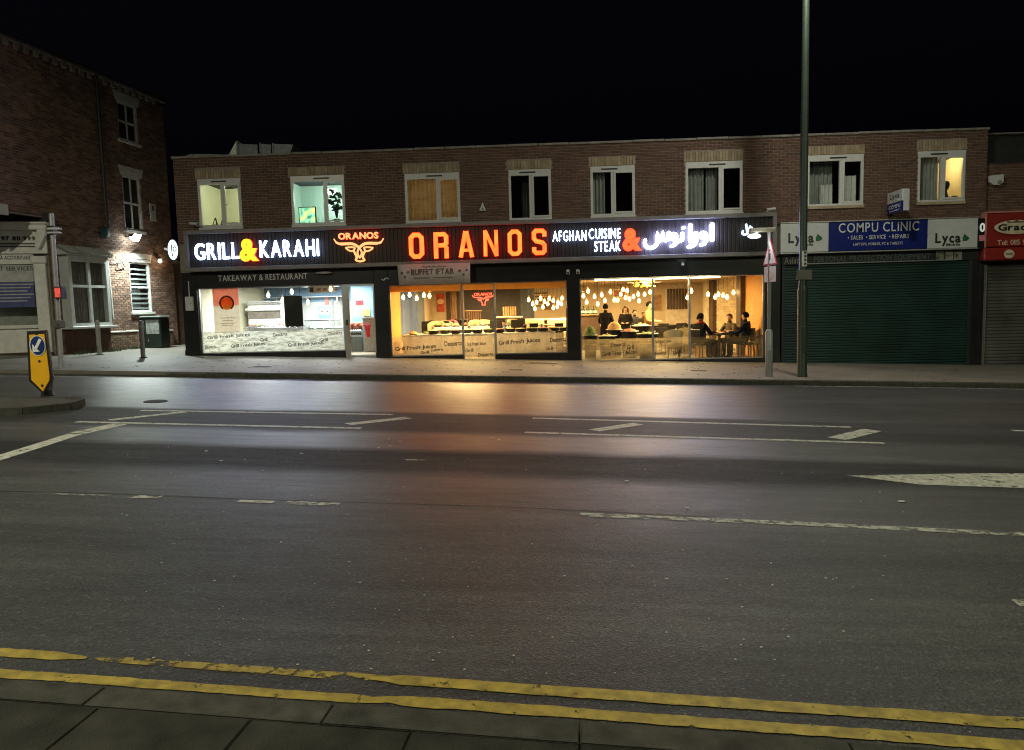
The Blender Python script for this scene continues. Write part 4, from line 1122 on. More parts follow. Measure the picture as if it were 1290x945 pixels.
# ================================================================== INSIDE THE SHOPS
WTILE = M('white_wall_tile', (.74, .76, .74), .4, var=.06, scale=2)
BLUEW = M('pale_blue_ceiling', (.36, .46, .56), .7, var=.06)
FLOORT = M('pale_floor_tile', (.55, .50, .40), .4, var=.1)
WOODF = M('dark_wood_floor', (.12, .07, .04), .45, var=.25, scale=3)
BEIGE = M('beige_plaster', (.60, .47, .31), .8, var=.1, scale=2)
ORANGEW = M('orange_paint', (.80, .38, .08), .6, var=.06)
CHARC = M('charcoal_panel', (.055, .05, .047), .6, var=.2)
CEILW = M('warm_ceiling', (.66, .52, .34), .7, var=.08)
WOOD = M('honey_wood', (.34, .18, .075), .5, var=.25, scale=6)
DWOOD = M('dark_wood', (.07, .04, .025), .5, var=.25, scale=6)
STEEL = M('stainless', (.58, .60, .62), .25, .9, var=.08)
CLOTH = M('white_tablecloth', (.72, .69, .62), .8, var=.06)
CREAM = M('cream_upholstery', (.66, .52, .30), .7, var=.08)
LEATH = M('dark_leather', (.022, .019, .017), .5, var=.2, spec=.15)
PLATE = M('white_china', (.78, .76, .70), .25, var=.04)
TF, TC = .32, 2.52           # takeaway floor and ceiling
DF, DC = -.10, 2.42          # dining room floor and ceiling
TX0, TX1 = XL+.33, -4.93
DX_L, DX_R = -4.72, 6.30
TYB, DYB = 5.6, 9.0
def part(mb, name, mat): return mb.build(name, mat, bldg)
part(MB().box(TX0, TX1, .1, TYB, TF-.1, TF), 'takeaway_floor', FLOORT)
part(MB().box(TX0, TX1, .2, TYB, TC, TC+.06), 'takeaway_ceiling', BLUEW)
part(MB().box(TX0-.1, TX0, .2, TYB, TF, TC), 'takeaway_side_wall', M('cream_wall', (.72, .68, .50), .7, var=.05))
part(MB().box(TX0, TX1, TYB, TYB+.1, TF, 1.98), 'takeaway_back_wall', M('grey_tile', (.52, .55, .54), .4, var=.12, scale=3))
part(MB().box(TX0, TX1, TYB, TYB+.1, 1.98, TC), 'takeaway_back_wall', M('blue_band', (.22, .36, .50), .6, var=.1))
# partition between takeaway and dining room, with a glazed opening
pa, pb = TX1, DX_L
part(MB().box(pa, pb, .2, 2.25, DF, TC), 'partition', [ORANGEW][0])
part(MB().box(pa, pb, 2.25, 5.6, DF, .55), 'partition', WTILE)
part(MB().box(pa, pb, 2.25, 5.6, 2.25, TC), 'partition', BEIGE)
part(MB().box(pa, pb, 5.6, 7.0, DF, TC), 'partition', M('slate_panel', (.14, .17, .21), .6))
part(MB().box(pa, pb, 7.0, DYB, DF, TC), 'partition', BEIGE)
part(MB().box((pa+pb)/2-.005, (pa+pb)/2+.005, 2.25, 5.6, .55, 2.25), 'partition_glass', GLASS)
for yy in (2.28, 5.57): part(MB().box(pa-.005, pb+.005, yy-.03, yy+.03, .55, 2.25), 'partition_mullion', ALU)
part(MB().box(DX_L, DX_R, .2, DYB, DF-.1, DF), 'dining_floor', WOODF)
part(MB().box(DX_L, DX_R, .2, DYB, DC, DC+.06), 'dining_ceiling', CEILW)
part(MB().box(DX_L, XP[4]+.1, .85, 1.05, 2.16, DC-.001), 'bulkhead', ORANGEW)
cv = thing('added_cove_light', 'added warm strip light, unseen behind the header of the middle window', 'light', (-2, .3, DC))  # unseen strip added to brighten the bulkhead above the middle window
MB().bbox(XP[3]+.1, XP[4]-.1, .24, .34, DC-.06, DC-.002, .008).build('channel', UPVC, cv)
MB().box(XP[3]+.12, XP[4]-.12, .26, .32, DC-.066, DC-.0605).build('diffuser', E('cove_glow', (1.0, .55, .16), 22.0), cv)
# raised rear half of the dining room behind the buffet
RISE = .38
part(MB().box(DX_L, XP[4]+.25, 2.75, DYB, DF, DF+RISE), 'raised_floor', WOODF)
def floor_z(X, Y): return DF+RISE if (X < XP[4]+.2 and Y > 2.8) else DF
def bx(px): return fac(px, 390, DYB)[0]
segs = [(DX_L, bx(585), BEIGE), (bx(585), bx(656), CHARC), (bx(656), bx(673), M('blue_grey_door', (.10, .12, .15), .5)), (bx(673), bx(838), BEIGE), (bx(838), bx(868), M('light_panel', (.66, .56, .42), .7)), (bx(868), DX_R+.1, BEIGE)]
for a, b, m in segs: part(MB().box(a, b, DYB, DYB+.1, DF, DC), 'dining_back_wall', m)
part(MB().box(DX_R, DX_R+.1, .2, 2.3, DF, DC), 'dining_side_wall', ORANGEW)
SIDEB = M('sand_brick', (.56, .42, .24), .85, var=.15, scale=5, island=.2)
part(MB().box(DX_R, DX_R+.1, 2.3, DYB, DF, DC), 'dining_side_wall', M('sand_mortar', (.58, .47, .30), .9))
sb = MB(); r = 0; z = DF+.02
while z < DC-.1:
    yy = 2.9+(.12 if r % 2 else 0)
    while yy < 6.2: sb.bbox(DX_R-.012, DX_R+.001, yy, yy+.225, z, z+.07, .004); yy += .24
    z += .082; r += 1
o = part(sb, 'sand_brickwork', SIDEB); o['kind'] = 'stuff'
for (ya, yb, m) in ((2.32, 2.85, DWOOD), (6.3, 6.9, DWOOD), (7.2, 7.9, M('cream_column', (.70, .60, .40), .6))): part(MB().bbox(DX_R-.16, DX_R-.001, ya, yb, DF, DC-.002, .01), 'side_column', m)
for k in range(6):   # slim marks on the orange wall
    part(MB().bbox(DX_R-.02, DX_R-.001, 1.35, 1.62, .95+k*.13, .98+k*.13, .004), 'wall_ledge', M('pale_ledge', (.7, .6, .45), .6))
for k in range(7):   # dark upright slats on the light panel
    xx = bx(840)+(bx(866)-bx(840))*(k+.5)/7
    part(MB().bbox(xx-.045, xx+.045, DYB-.05, DYB-.001, 1.35, 2.18, .008), 'wall_slat', DWOOD)
for (a, b, m) in ((563, 568, DWOOD), (569.5, 574, WOOD), (576, 579, DWOOD), (580, 584, WOOD)):
    part(MB().bbox(bx(a), bx(b), DYB-.08, DYB-.001, DF, 2.3, .01), 'wall_slat', m)
for k in range(5):
    part(MB().bbox(bx(674), bx(690), DYB-.04, DYB-.001, 1.6+k*.13, 1.65+k*.13, .006), 'wall_shelf', DWOOD)

# ---- ceiling lights of both rooms
def panel_light(name, x, y, z, w, d, e, c, label, group, em=3.0):
    t = thing(name, label, 'light', (x, y, z), group=group)
    MB().bbox(x-w/2-.03, x+w/2+.03, y-d/2-.03, y+d/2+.03, z-.03, z, .006).build('frame', UPVC, t)
    MB().box(x-w/2, x+w/2, y-d/2, y+d/2, z-.034, z-.0305).build('diffuser', E('diffuser_'+name, c, em), t)
    ld = bpy.data.lights.new('panel_lamp', 'AREA'); ld.shape = 'RECTANGLE'; ld.size = w; ld.size_y = d; ld.energy = e; ld.color = c
    lo_ = bpy.data.objects.new('panel_lamp', ld); col.objects.link(lo_); lo_.parent = t; lo_.location = (0, 0, -.06)
    return t
for (x, y, s) in ((-9.0, 1.8, 'beside the end wall'), (-6.6, 1.8, 'nearest the takeaway door'), (-7.8, 4.0, 'at the back of the takeaway')):
    panel_light('takeaway_light', x, y, TC-.003, 1.2, .3, 165, (.96, .98, .96), 'flat white ceiling light in the takeaway, '+s, 'takeaway ceiling lights')
for (x, y, s) in ((-2.6, 2.0, 'behind the buffet window'), (-2.6, 6.0, 'before the charcoal back wall'), (3.6, 2.2, 'over the diners at the window'), (3.6, 6.0, 'deep behind the diners'), (.6, 4.2, 'in the middle of the dining room')):
    panel_light('dining_light', x, y, DC-.003, 1.2, .5, 315, (1.0, .66, .27), 'flat warm ceiling light in the dining room, '+s, 'dining room ceiling lights')
tl = thing('tube_light', 'long bright tube light along the top of the right dining window', 'light', (3, .6, DC))
ta, tb_ = fac(748, 350, .5)[0], fac(908, 350, .5)[0]; tz = fac(830, 349.5, .5)[1]
MB().box(ta, tb_, .44, .56, tz+.05, tz+.09).build('housing', UPVC, tl)
MB().tube((ta+.03, .5, tz), (tb_-.03, .5, tz), .055, n=10).build('tube', E('tube_glow', (1.0, .82, .42), 20.0), tl)
for xx in (ta+.02, tb_-.02): MB().box(xx-.02, xx+.02, .47, .53, tz-.03, DC).build('end_cap', UPVC, tl)

# ---- pendant bulbs
CORD = M('black_cord', (.01, .01, .01), .6); BRASS = M('brass', (.5, .33, .12), .35, .9)
BULB = E('bulb_glow', (1.0, .60, .20), 14.0); BULBW = E('bulb_glow_pale', (1.0, .86, .6), 14.0)
def make_pendant(drop, bulb):
    t = thing('pendant_lamp', 'x', 'lamp', (0, 0, 0))
    MB().tube((0, 0, .14), (0, 0, .14+drop), .006, n=5).build('cord', CORD, t, local=True)
    MB().lathe([(.022, .08), (.026, .14), (.012, .15)], 8).build('socket', BRASS, t, local=True)
    MB().lathe([(.004, -.075), (.036, -.06), (.054, -.018), (.05, .02), (.028, .07), (.02, .085)], 10).build('bulb', bulb, t, local=True, smooth=True)
    return t
protos = {}
def pendant(px, py, Y, ceil, label, group, bulb=BULB):
    X, Z = fac(px, py, Y); drop = round(max(.1, ceil-Z-.14), 2); key = (drop, bulb.name)
    if key in protos: t = copy_tree(protos[key])
    else: t = make_pendant(drop, bulb); protos[key] = t
    t.location = (X, Y, ceil-drop-.14); tag(t, label, 'lamp', group)
ORD = 'first second third fourth fifth sixth seventh eighth ninth tenth eleventh twelfth thirteenth fourteenth fifteenth sixteenth seventeenth eighteenth nineteenth twentieth'.split()
gA, gB, gC, gD = 'bulbs over the sofas', 'bulbs over the buffet platters', 'bulbs before the sand brick wall', 'bulbs in the takeaway'
for i, (a, b) in enumerate(sorted([(666, 378), (671, 383), (676, 381), (674, 389), (681, 376), (686, 380), (692, 376), (697, 379), (703, 381), (702, 386), (708, 376), (707, 383), (684, 387), (690, 383), (697, 388)])):
    pendant(a, b, 5.0+.35*(i % 4), DC, 'glowing bare bulb over the sofas, '+ORD[i]+' of fifteen from the left', gA)
for i, (a, b) in enumerate(sorted([(741, 367), (749, 374), (758, 372), (739, 381), (762, 379), (774, 378), (778, 378.5), (785, 365), (790, 366), (788, 375), (793, 377), (804, 371), (805, 379), (812, 371), (819, 368), (735, 373), (769, 368), (798, 374), (782, 371), (753, 383)])):
    pendant(a, b, 3.6+.4*(i % 4), DC, 'glowing bare bulb over the standing diners, '+ORD[i]+' of twenty from the left', gB)
for i, (a, b) in enumerate(sorted([(892, 371), (901, 374.5), (905, 371), (911, 372), (916, 374.5), (924, 368.5), (866, 375), (871, 367)])):
    pendant(a, b, 2.6+.3*(i % 3), DC, 'glowing bare bulb above the seated diners, '+ORD[i]+' of eight from the left', gC)
for i, (a, b, Y, lab) in enumerate([(367.5, 368, 1.4, 'pale bulb hanging above the black board in the takeaway'), (338, 372, 2.6, 'pale bulb hanging before the white oven hood'), (356, 378, 2.2, 'pale bulb at the left edge of the black board'), (388, 381, 2.2, 'pale bulb at the right edge of the black board')]):
    pendant(a, b, Y, TC, lab, gD, BULBW)
pendant(416.5, 362.5, .35, TC, 'orange bulb by the head of the takeaway door', gD, BULB)

# ---- furniture makers (local space, front towards -y)
def make_chair(label, group, seatm, framem, kind=0):
    t = thing('dining_chair', label, 'chair', (0, 0, 0), group=group)
    if kind == 0:
        MB().bbox(-.21, .21, -.21, .21, .43, .49, .02).build('seat', seatm, t, local=True)
        MB().bbox(-.21, .21, .17, .22, .52, .92, .02).build('backrest', seatm, t, local=True)
        for sx in (-1, 1):
            MB().tube((sx*.18, -.18, 0), (sx*.18, -.18, .43), .014, .02, 7).build('leg', framem, t, local=True)
            MB().tube((sx*.18, .2, 0), (sx*.18, .19, .52), .014, .02, 7).build('leg', framem, t, local=True)
    else:   # tub chair with a rounded back
        MB().lathe([(.20, .40), (.23, .42), (.23, .47), (.20, .50)], 14).build('seat', seatm, t, local=True, smooth=True)
        mb = MB(); n = 12; P = []
        for i in range(n+1):
            a = math.pi*i/n; h = .82+.12*math.sin(a)
            for (r, z) in ((.25, .46), (.25, h), (.29, h), (.29, .46)): P.append((r*math.cos(a), r*math.sin(a), z))
        F = []
        for i in range(n):
            for j in range(4): F.append((4*i+j, 4*i+(j+1) % 4, 4*i+4+(j+1) % 4, 4*i+4+j))
        F += [(3, 2, 1, 0), (4*n, 4*n+1, 4*n+2, 4*n+3)]
        mb.add(P, F).build('backrest', seatm, t, local=True, smooth=True)
        for (sx, sy) in ((-1, -1), (1, -1), (-1, 1), (1, 1)):
            MB().tube((sx*.17, sy*.17, 0), (sx*.13, sy*.13, .40), .012, .02, 7).build('leg', framem, t, local=True)
    return t
def make_table(label, group, w, d, h, topm, legm, pedestal=False):
    t = thing('dining_table', label, 'table', (0, 0, 0), group=group)
    MB().bbox(-w/2, w/2, -d/2, d/2, h-.04, h, .012).build('table_top', topm, t, local=True)
    if pedestal:
        MB().lathe([(.26, 0), (.26, .02), (.05, .04), (.045, h-.08), (.14, h-.041)], 14).build('pedestal', legm, t, local=True, smooth=True)
    else:
        for sx in (-1, 1):
            for sy in (-1, 1): MB().box(sx*(w/2-.06)-.025, sx*(w/2-.06)+.025, sy*(d/2-.06)-.025, sy*(d/2-.06)+.025, 0, h-.041).build('leg', legm, t, local=True)
    return t
FOODS = [M('food_rice', (.62, .48, .22), .7, var=.35, scale=14, bump=1, bscale=50), M('food_greens', (.14, .20, .04), .7, var=.5, scale=14, bump=1, bscale=50), M('food_red', (.42, .09, .04), .6, var=.45, scale=14, bump=1, bscale=50), M('food_bread', (.58, .33, .12), .7, var=.35, scale=12, bump=1, bscale=40)]
def platter(X, Y, Z, r, food, label, group, heap=.07, name='platter'):
    t = thing(name, label, 'platter', (X, Y, Z), group=group)
    MB().lathe([(r*.5, 0), (r*.55, .008), (r, .03), (r*.98, .036), (r*.6, .016)], 16, (X, Y, Z)).build('plate', PLATE, t, smooth=True)
    mb = MB(); rs = random.Random(int(X*100+Y*37))
    mb.lathe([(r*.8, .02), (r*.7, heap*.6), (r*.35, heap), (.01, heap*1.05)], 12, (X, Y, Z))
    for k in range(9):
        a = rs.uniform(0, 6.28); q = rs.uniform(0, r*.65); mb.ball((X+q*math.cos(a), Y+q*math.sin(a), Z+heap*(1-q/r)+.012), rs.uniform(.02, .045), 7, 5)
    mb.build('food', FOODS[food], t, smooth=True)
    return t

# ---- takeaway fittings
def at(px, py, Y): X, Z = fac(px, py, Y); return X, Z
def boxthing(name, label, cat, px0, px1, py0, py1, Y0, Y1, mat, bev=.01, z0=None, group=None):
    X0, Z1 = at(px0, py0, Y0); X1, Z0 = at(px1, py1, Y0)
    if z0 is not None: Z0 = z0
    t = thing(name, label, cat, ((X0+X1)/2, Y0, Z0), group=group)
    MB().bbox(X0, X1, Y0, Y1, Z0, Z1, bev).build('body', mat, t)
    return t, X0, X1, Z0, Z1
t, X0, X1, Z0, Z1 = boxthing('bread_oven', 'white clay oven hood with a dark grey mouth at the back of the takeaway', 'oven', 311, 356, 380, 420, 3.4, 4.4, M('oven_white', (.74, .76, .74), .35, var=.04), .03, TF)
ma, mzb = at(313, 402, 3.38); mb_, mzt = at(353, 391, 3.38)
MB().box(ma, mb_, 3.385, 3.395, mzb, mzt).build('mouth', M('oven_mouth', (.16, .14, .12), .4, var=.3), t)
MB().bbox(ma-.06, mb_+.06, 3.30, 3.399, mzt, mzt+.10, .01).build('hood_lip', UPVC, t)
MB().bbox(X0, X1, 3.34, 3.399, Z1-.12, Z1-.04, .01).build('hood_trim', STEEL, t)
sh = thing('wall_shelf', 'long white wall shelf above the oven', 'shelf', (-8, 5.4, 1.9))
a, z = at(305, 376, 5.3); b, _ = at(432, 376, 5.3)
MB().bbox(a, b, 5.2, TYB, z-.03, z, .005).build('board', UPVC, sh)
for k in range(4): MB().box(a+.2+k*(b-a-.4)/3-.02, a+.2+k*(b-a-.4)/3+.02, 5.25, TYB, z-.2, z-.03).build('bracket', STEEL, sh)
t, X0, X1, Z0, Z1 = boxthing('serving_counter', 'stainless serving counter running behind the takeaway window', 'counter', 306, 383, 413, 430, 2.0, 2.7, STEEL, .01, TF)
rs = random.Random(5)
for k in range(6):
    xx = X0+.2+(X1-X0-.4)*k/5
    tr_ = thing('food_tray', ['steel tray of red meat on the takeaway counter, ', 'steel tray of salad greens on the takeaway counter, ', 'steel tray of rice on the takeaway counter, '][k % 3]+ORD[k]+' from the left', 'tray', (xx, 2.3, Z1), group='trays on the takeaway counter')
    MB().bbox(xx-.12, xx+.12, 2.15, 2.5, Z1+.001, Z1+.05, .01).build('tray', STEEL, tr_)
    m2 = MB()
    for q in range(8): m2.ball((xx+rs.uniform(-.09, .09), 2.32+rs.uniform(-.12, .12), Z1+.055), .035, 7, 5)
    m2.build('food', FOODS[(2, 1, 0)[k % 3]], tr_, smooth=True)
t, X0, X1, Z0, Z1 = boxthing('glass_display_counter', 'pale glass-topped display counter right of the black board', 'counter', 384, 430, 416, 430, 1.5, 2.2, UPVC, .01, TF)
MB().box(X0+.02, X1-.02, 1.55, 1.56, Z1, Z1+.28).build('sneeze_guard', GLASS, t)
MB().bbox(X0, X1, 1.5, 1.62, Z1+.28, Z1+.31, .005).build('guard_rail', STEEL, t)
for k in range(4): MB().bbox(X0+.03+k*(X1-X0)/4, X0+(k+1)*(X1-X0)/4-.03, 1.7, 2.1, Z1+.001, Z1+.06, .01).build('food_pan', STEEL, t)
t, X0, X1, Z0, Z1 = boxthing('black_board', 'tall black board standing against the takeaway window', 'board', 357, 382, 373, 411.5, .22, .26, M('black_board', (.012, .011, .010), .4))
for xx in (X0+.06, X1-.06): MB().tube((xx, .24, Z1), (xx, .24, TC), .006, n=5).build('hanging_wire', CORD, t)
# poster on the takeaway glass
def poster_mat():
    m, nt, b = nt_of('food_poster'); N = nt.nodes; L = nt.links
    b.inputs['Base Color'].default_value = (.72, .58, .44, 1); b.inputs['Roughness'].default_value = .5
    tl_ = N.new('ShaderNodeBsdfTranslucent'); tl_.inputs[0].default_value = (.75, .60, .45, 1); mx = N.new('ShaderNodeMixShader'); mx.inputs[0].default_value = .55
    L.new(b.outputs[0], mx.inputs[1]); L.new(tl_.outputs[0], mx.inputs[2]); L.new(mx.outputs[0], N['Material Output'].inputs['Surface'])
    return m
def translucent(name, c, f=.55):
    if name in MATS: return MATS[name]
    m, nt, b = nt_of(name); N = nt.nodes; L = nt.links
    tc = N.new('ShaderNodeTexCoord'); nz = N.new('ShaderNodeTexNoise'); nz.inputs['Scale'].default_value = 9; L.new(tc.outputs['Object'], nz.inputs['Vector'])
    mr = N.new('ShaderNodeMapRange'); mr.inputs['To Min'].default_value = .75; mr.inputs['To Max'].default_value = 1.25; L.new(nz.outputs['Fac'], mr.inputs['Value'])
    vm = N.new('ShaderNodeVectorMath'); vm.operation = 'SCALE'; vm.inputs[0].default_value = c; L.new(mr.outputs[0], vm.inputs['Scale'])
    L.new(vm.outputs[0], b.inputs['Base Color'])
    tl_ = N.new('ShaderNodeBsdfTranslucent'); L.new(vm.outputs[0], tl_.inputs[0]); mx = N.new('ShaderNodeMixShader'); mx.inputs[0].default_value = f
    L.new(b.outputs[0], mx.inputs[1]); L.new(tl_.outputs[0], mx.inputs[2]); L.new(mx.outputs[0], N['Material Output'].inputs['Surface'])
    return m
po = thing('food_poster', 'salmon and cream food poster behind the takeaway glass', 'poster', (at(285, 418, .12)[0], .12, 1.0))
X0, Z1 = at(267, 361, .12); X1, Z0 = at(303, 418, .12); zm = Z0+(Z1-Z0)*.58
MB().box(X0, X1, .118, .121, Z0, zm).build('lower_sheet', translucent('poster_cream', (.93, .86, .76), .8), po)
MB().box(X0, X1, .118, .121, zm, Z1).build('upper_sheet', translucent('poster_salmon', (.90, .46, .36), .8), po)
cx, cz = at(285.5, 382, .11); r = .20
MB().prism([(cx+r*math.cos(k*math.pi/10), cz+r*math.sin(k*math.pi/10)) for k in range(20)], .112, .1165).build('dish_picture', translucent('poster_dish', (.92, .45, .14), .8), po)
MB().ribbon([(cx+r*1.02*math.cos(k*math.pi/10), cz+r*1.02*math.sin(k*math.pi/10)) for k in range(-3, 14)], .05, .1095, .1115).build('leaf_wreath', translucent('poster_dark', (.18, .06, .03)), po)
for (w_, dz) in ((.48, .42), (.30, .34), (.40, .26), (.34, .20)):
    MB().ribbon([(cx-w_/2+w_*i/16, Z0+dz+.012*math.sin(i*2.3)) for i in range(17)], .014, .113, .1165).build('print_line', translucent('poster_line', (.45, .25, .16)), po)
# signs and pictures inside
def flat_sign(name, label, px0, px1, py0, py1, Y, mat, cat='sign'):
    X0, Z1 = at(px0, py0, Y); X1, Z0 = at(px1, py1, Y)
    t = thing(name, label, cat, ((X0+X1)/2, Y, Z0)); MB().bbox(X0, X1, Y-.012, Y+.012, Z0, Z1, .003).build('board', mat, t); return t, X0, X1, Z0, Z1
t, X0, X1, Z0, Z1 = flat_sign('hanging_menu_sign', 'pale menu sign hung inside the takeaway near the door', 388, 421, 361, 368.5, 1.2, M('menu_cream', (.70, .66, .52), .5))
MB().box(X0+.05, X0+.17, 1.183, 1.187, Z0+.03, Z1-.03).build('menu_square', INK, t)
for k in range(4): MB().box(X0+.28+k*.18, X0+.4+k*.18, 1.183, 1.187, Z0+.06, Z1-.06).build('menu_word', M('menu_red', (.5, .2, .12), .6), t)
for xx in (X0+.1, X1-.1): MB().tube((xx, 1.2, Z1), (xx, 1.2, TC), .005, n=5).build('hanging_wire', CORD, t)
t, X0, X1, Z0, Z1 = flat_sign('blue_picture_board', 'pale blue board with two round white plates on the takeaway wall', 401, 417, 387, 401, TYB-.015, M('sky_blue', (.25, .5, .68), .5))
for u in (.3, .72):
    cxx = X0+(X1-X0)*u; czz = Z0+(Z1-Z0)*.62
    MB().prism([(cxx+.10*math.cos(k*.5236), czz+.13*math.sin(k*.5236)) for k in range(12)], TYB-.034, TYB-.028).build('plate_picture', PLATE, t)
    MB().prism([(cxx+.03*math.cos(k*.7854), czz+.04*math.sin(k*.7854)) for k in range(8)], TYB-.038, TYB-.0345).build('dot', INK, t)
flat_sign('red_framed_notice', 'small red framed notice beside the grey door frame in the takeaway', 409, 414.5, 373, 384, TYB-.015, M('notice_red', (.6, .25, .2), .6))
for (a, b) in ((418, 420.5), (424, 432)): part(MB().bbox(at(a, 390, TYB)[0], at(b, 390, TYB)[0], TYB-.05, TYB-.001, TF, 2.2, .01), 'door_frame', M('grey_frame', (.35, .36, .34), .6))
# blue screen wall, freezer and chilled counter seen through the door
BW_ = M('blue_wall', (.20, .36, .54), .6, var=.1)
def fbox(name, label, cat, px0, px1, pyt, Y0, Y1, mat):
    X0, Zt = at(px0, pyt, Y0); X1, _ = at(px1, pyt, Y0); t = thing(name, label, cat, ((X0+X1)/2, Y0, TF))
    MB().bbox(X0, X1, Y0, Y1, TF, Zt, .02).build('body', mat, t); return t, X0, X1, Zt
part(MB().box(at(443, 390, 2.5)[0], TX1, 2.5, 2.56, TF, TC), 'blue_screen_wall', BW_)
fz, X0, X1, Zt = fbox('drinks_freezer', 'grey chest freezer with a red ice-cream cup sticker just inside the takeaway door', 'freezer', 456.5, 474, 402, 1.35, 2.0, M('freezer_grey', (.42, .44, .45), .4, var=.25, scale=14))
MB().bbox(X0-.02, X1+.02, 1.32, 2.02, Zt, Zt+.05, .01).build('lid', UPVC, fz)
cxx = at(463, 415, 1.34)[0]; c1, c0 = at(463, 408, 1.34)[1], at(463, 425, 1.34)[1]
MB().prism([(cxx-.10, c1), (cxx+.10, c1), (cxx+.06, c0), (cxx-.03, c0)], 1.338, 1.345).build('cup_sticker', M('sticker_red', (.65, .03, .06), .5), fz)
MB().ball((cxx, 1.335, c1), .11, 10, 6, sq=(1, .05, .55)).build('cream_sticker', M('sticker_pink', (.85, .35, .45), .5), fz)
ch, X0, X1, Zt = fbox('chilled_counter', 'steel chilled counter left of the freezer inside the takeaway door', 'counter', 436, 456, 416, 1.5, 2.2, STEEL)
MB().bbox(X0+.02, X1-.02, 1.485, 1.499, Zt-.16, Zt-.08, .004).build('handle_rail', DARKF, ch)
MB().bbox(X0+.02, X1-.02, 1.49, 1.499, TF+.05, Zt-.22, .004).build('door_panel', M('grey_panel', (.13, .15, .15), .5), ch)
MB().box(X0, X1, 1.55, 1.56, Zt, Zt+.36).build('sneeze_guard', GLASS, ch)
mm = MB()
for k in range(12): mm.ball((X0+.08+(X1-X0-.16)*k/11, 1.8+.1*(k % 2), Zt+.05+.05*(k % 3)), .09, 8, 5)
mm.build('salads', FOODS[2], ch, smooth=True)
wp = thing('burger_picture', 'burger picture with a dark red header on the blue screen wall', 'picture', (at(453, 390, 2.48)[0], 2.48, 1.5))
def wpq(px0, px1, py0, py1, nm, mat, y=2.485):
    X0, Z1 = at(px0, py0, y); X1, Z0 = at(px1, py1, y); MB().box(X0, X1, y, y+.013, Z0, Z1).build(nm, mat, wp)
wpq(448, 458, 378.5, 385, 'header', M('maroon', (.14, .015, .02), .5)); wpq(447, 460, 385.2, 396, 'picture', M('burger_print', (.75, .45, .28), .5, var=.6, scale=7))
wpq(457, 466, 390, 398, 'greens', M('wrap_print', (.55, .55, .12), .5, var=.5, scale=9), 2.47)

# ---- dining room, buffet window
bt = thing('buffet_table', 'long white-clothed buffet table behind the middle window', 'table', (-1.6, 1.5, DF))
BZT = .83
bx0, _ = at(507, 420, 1.2); bx1, _ = at(700, 420, 1.2)
MB().bbox(bx0, bx1, 1.15, 1.95, BZT-.03, BZT, .008).build('table_top', CLOTH, bt)
drape(bx0+.01, bx1-.01, DF+.05, BZT-.03, 1.13, 26, CLOTH, bt, .02, 'tablecloth')
for xx in (bx0+.1, (bx0+bx1)/2, bx1-.1):
    for yy in (1.3, 1.85): MB().box(xx-.03, xx+.03, yy-.03, yy+.03, DF, BZT-.031).build('leg', DWOOD, bt)
def pan(X, Y, Z, i):
    t = thing('serving_pot', 'x', 'pot', (X, Y, Z), group='pots along the buffet table')
    MB().lathe([(.11, 0), (.16, .03), (.17, .11), (.16, .115), (.145, .10), (.02, .098)], 14, (X, Y, Z)).build('pot', LEATH, t, smooth=True)
    MB().lathe([(.14, .095), (.10, .13), (.02, .14)], 12, (X, Y, Z)).build('food', FOODS[i % 4], t, smooth=True)
    tag(t, 'black serving pot on the buffet table, '+ORD[i]+' of thirteen from the left')
for i in range(13):
    X = bx0+.95+i*.34; pan(X, 1.35+.22*(i % 2), BZT+.001, i)
platter(bx0+.3, 1.4, BZT+.001, .2, 3, 'platter of flatbread at the left end of the buffet table', 'platters on the buffet table', .1)
platter(bx0+.68, 1.62, BZT+.001, .17, 1, 'platter of greens near the left end of the buffet table', 'platters on the buffet table')
platter(bx1-.25, 1.5, BZT+.001, .2, 0, 'platter of rice at the right end of the buffet table', 'platters on the buffet table', .09)
# slatted wood divider and slatted counter
def slats(name, label, px0, px1, py0, py1, Y, n, mat, cat='divider'):
    X0, Z1 = at(px0, py0, Y); X1, _ = at(px1, py1, Y); Z0 = at(px0, py1, Y)[1]
    t = thing(name, label, cat, ((X0+X1)/2, Y, DF)); MB().bbox(X0-.04, X1+.04, Y-.06, Y+.06, DF, Z0, .01).build('base', DWOOD, t)
    MB().bbox(X0-.03, X1+.03, Y-.03, Y+.03, Z1, Z1+.05, .008).build('top_rail', mat, t)
    for k in range(n):
        xx = X0+(X1-X0)*(k+.5)/n; w_ = (X1-X0)/n*.28
        MB().bbox(xx-w_, xx+w_, Y-.025, Y+.025, Z0, Z1, .006).build('slat', mat, t)
    return t
slats('slatted_divider', 'honey wood slatted divider under the neon bull sign', 587, 607, 393, 417, 5.5, 7, WOOD)
t, X0, X1, Z0, Z1 = boxthing('bar_counter', 'white-topped bar counter right of the slatted divider', 'counter', 627, 656, 401, 420, 6.0, 6.7, M('grey_board', (.28, .25, .2), .6), .01, DF)
MB().bbox(X0-.08, X1+.08, 5.9, 6.75, Z1, Z1+.05, .01).build('worktop', CLOTH, t)
for k in range(6):
    xx = X0+.2+(X1-X0-.4)*k/5; MB().bbox(xx-.03, xx+.03, 6.5, 6.55, Z1+.05, Z1+.42, .006).build('slat', WOOD, t)
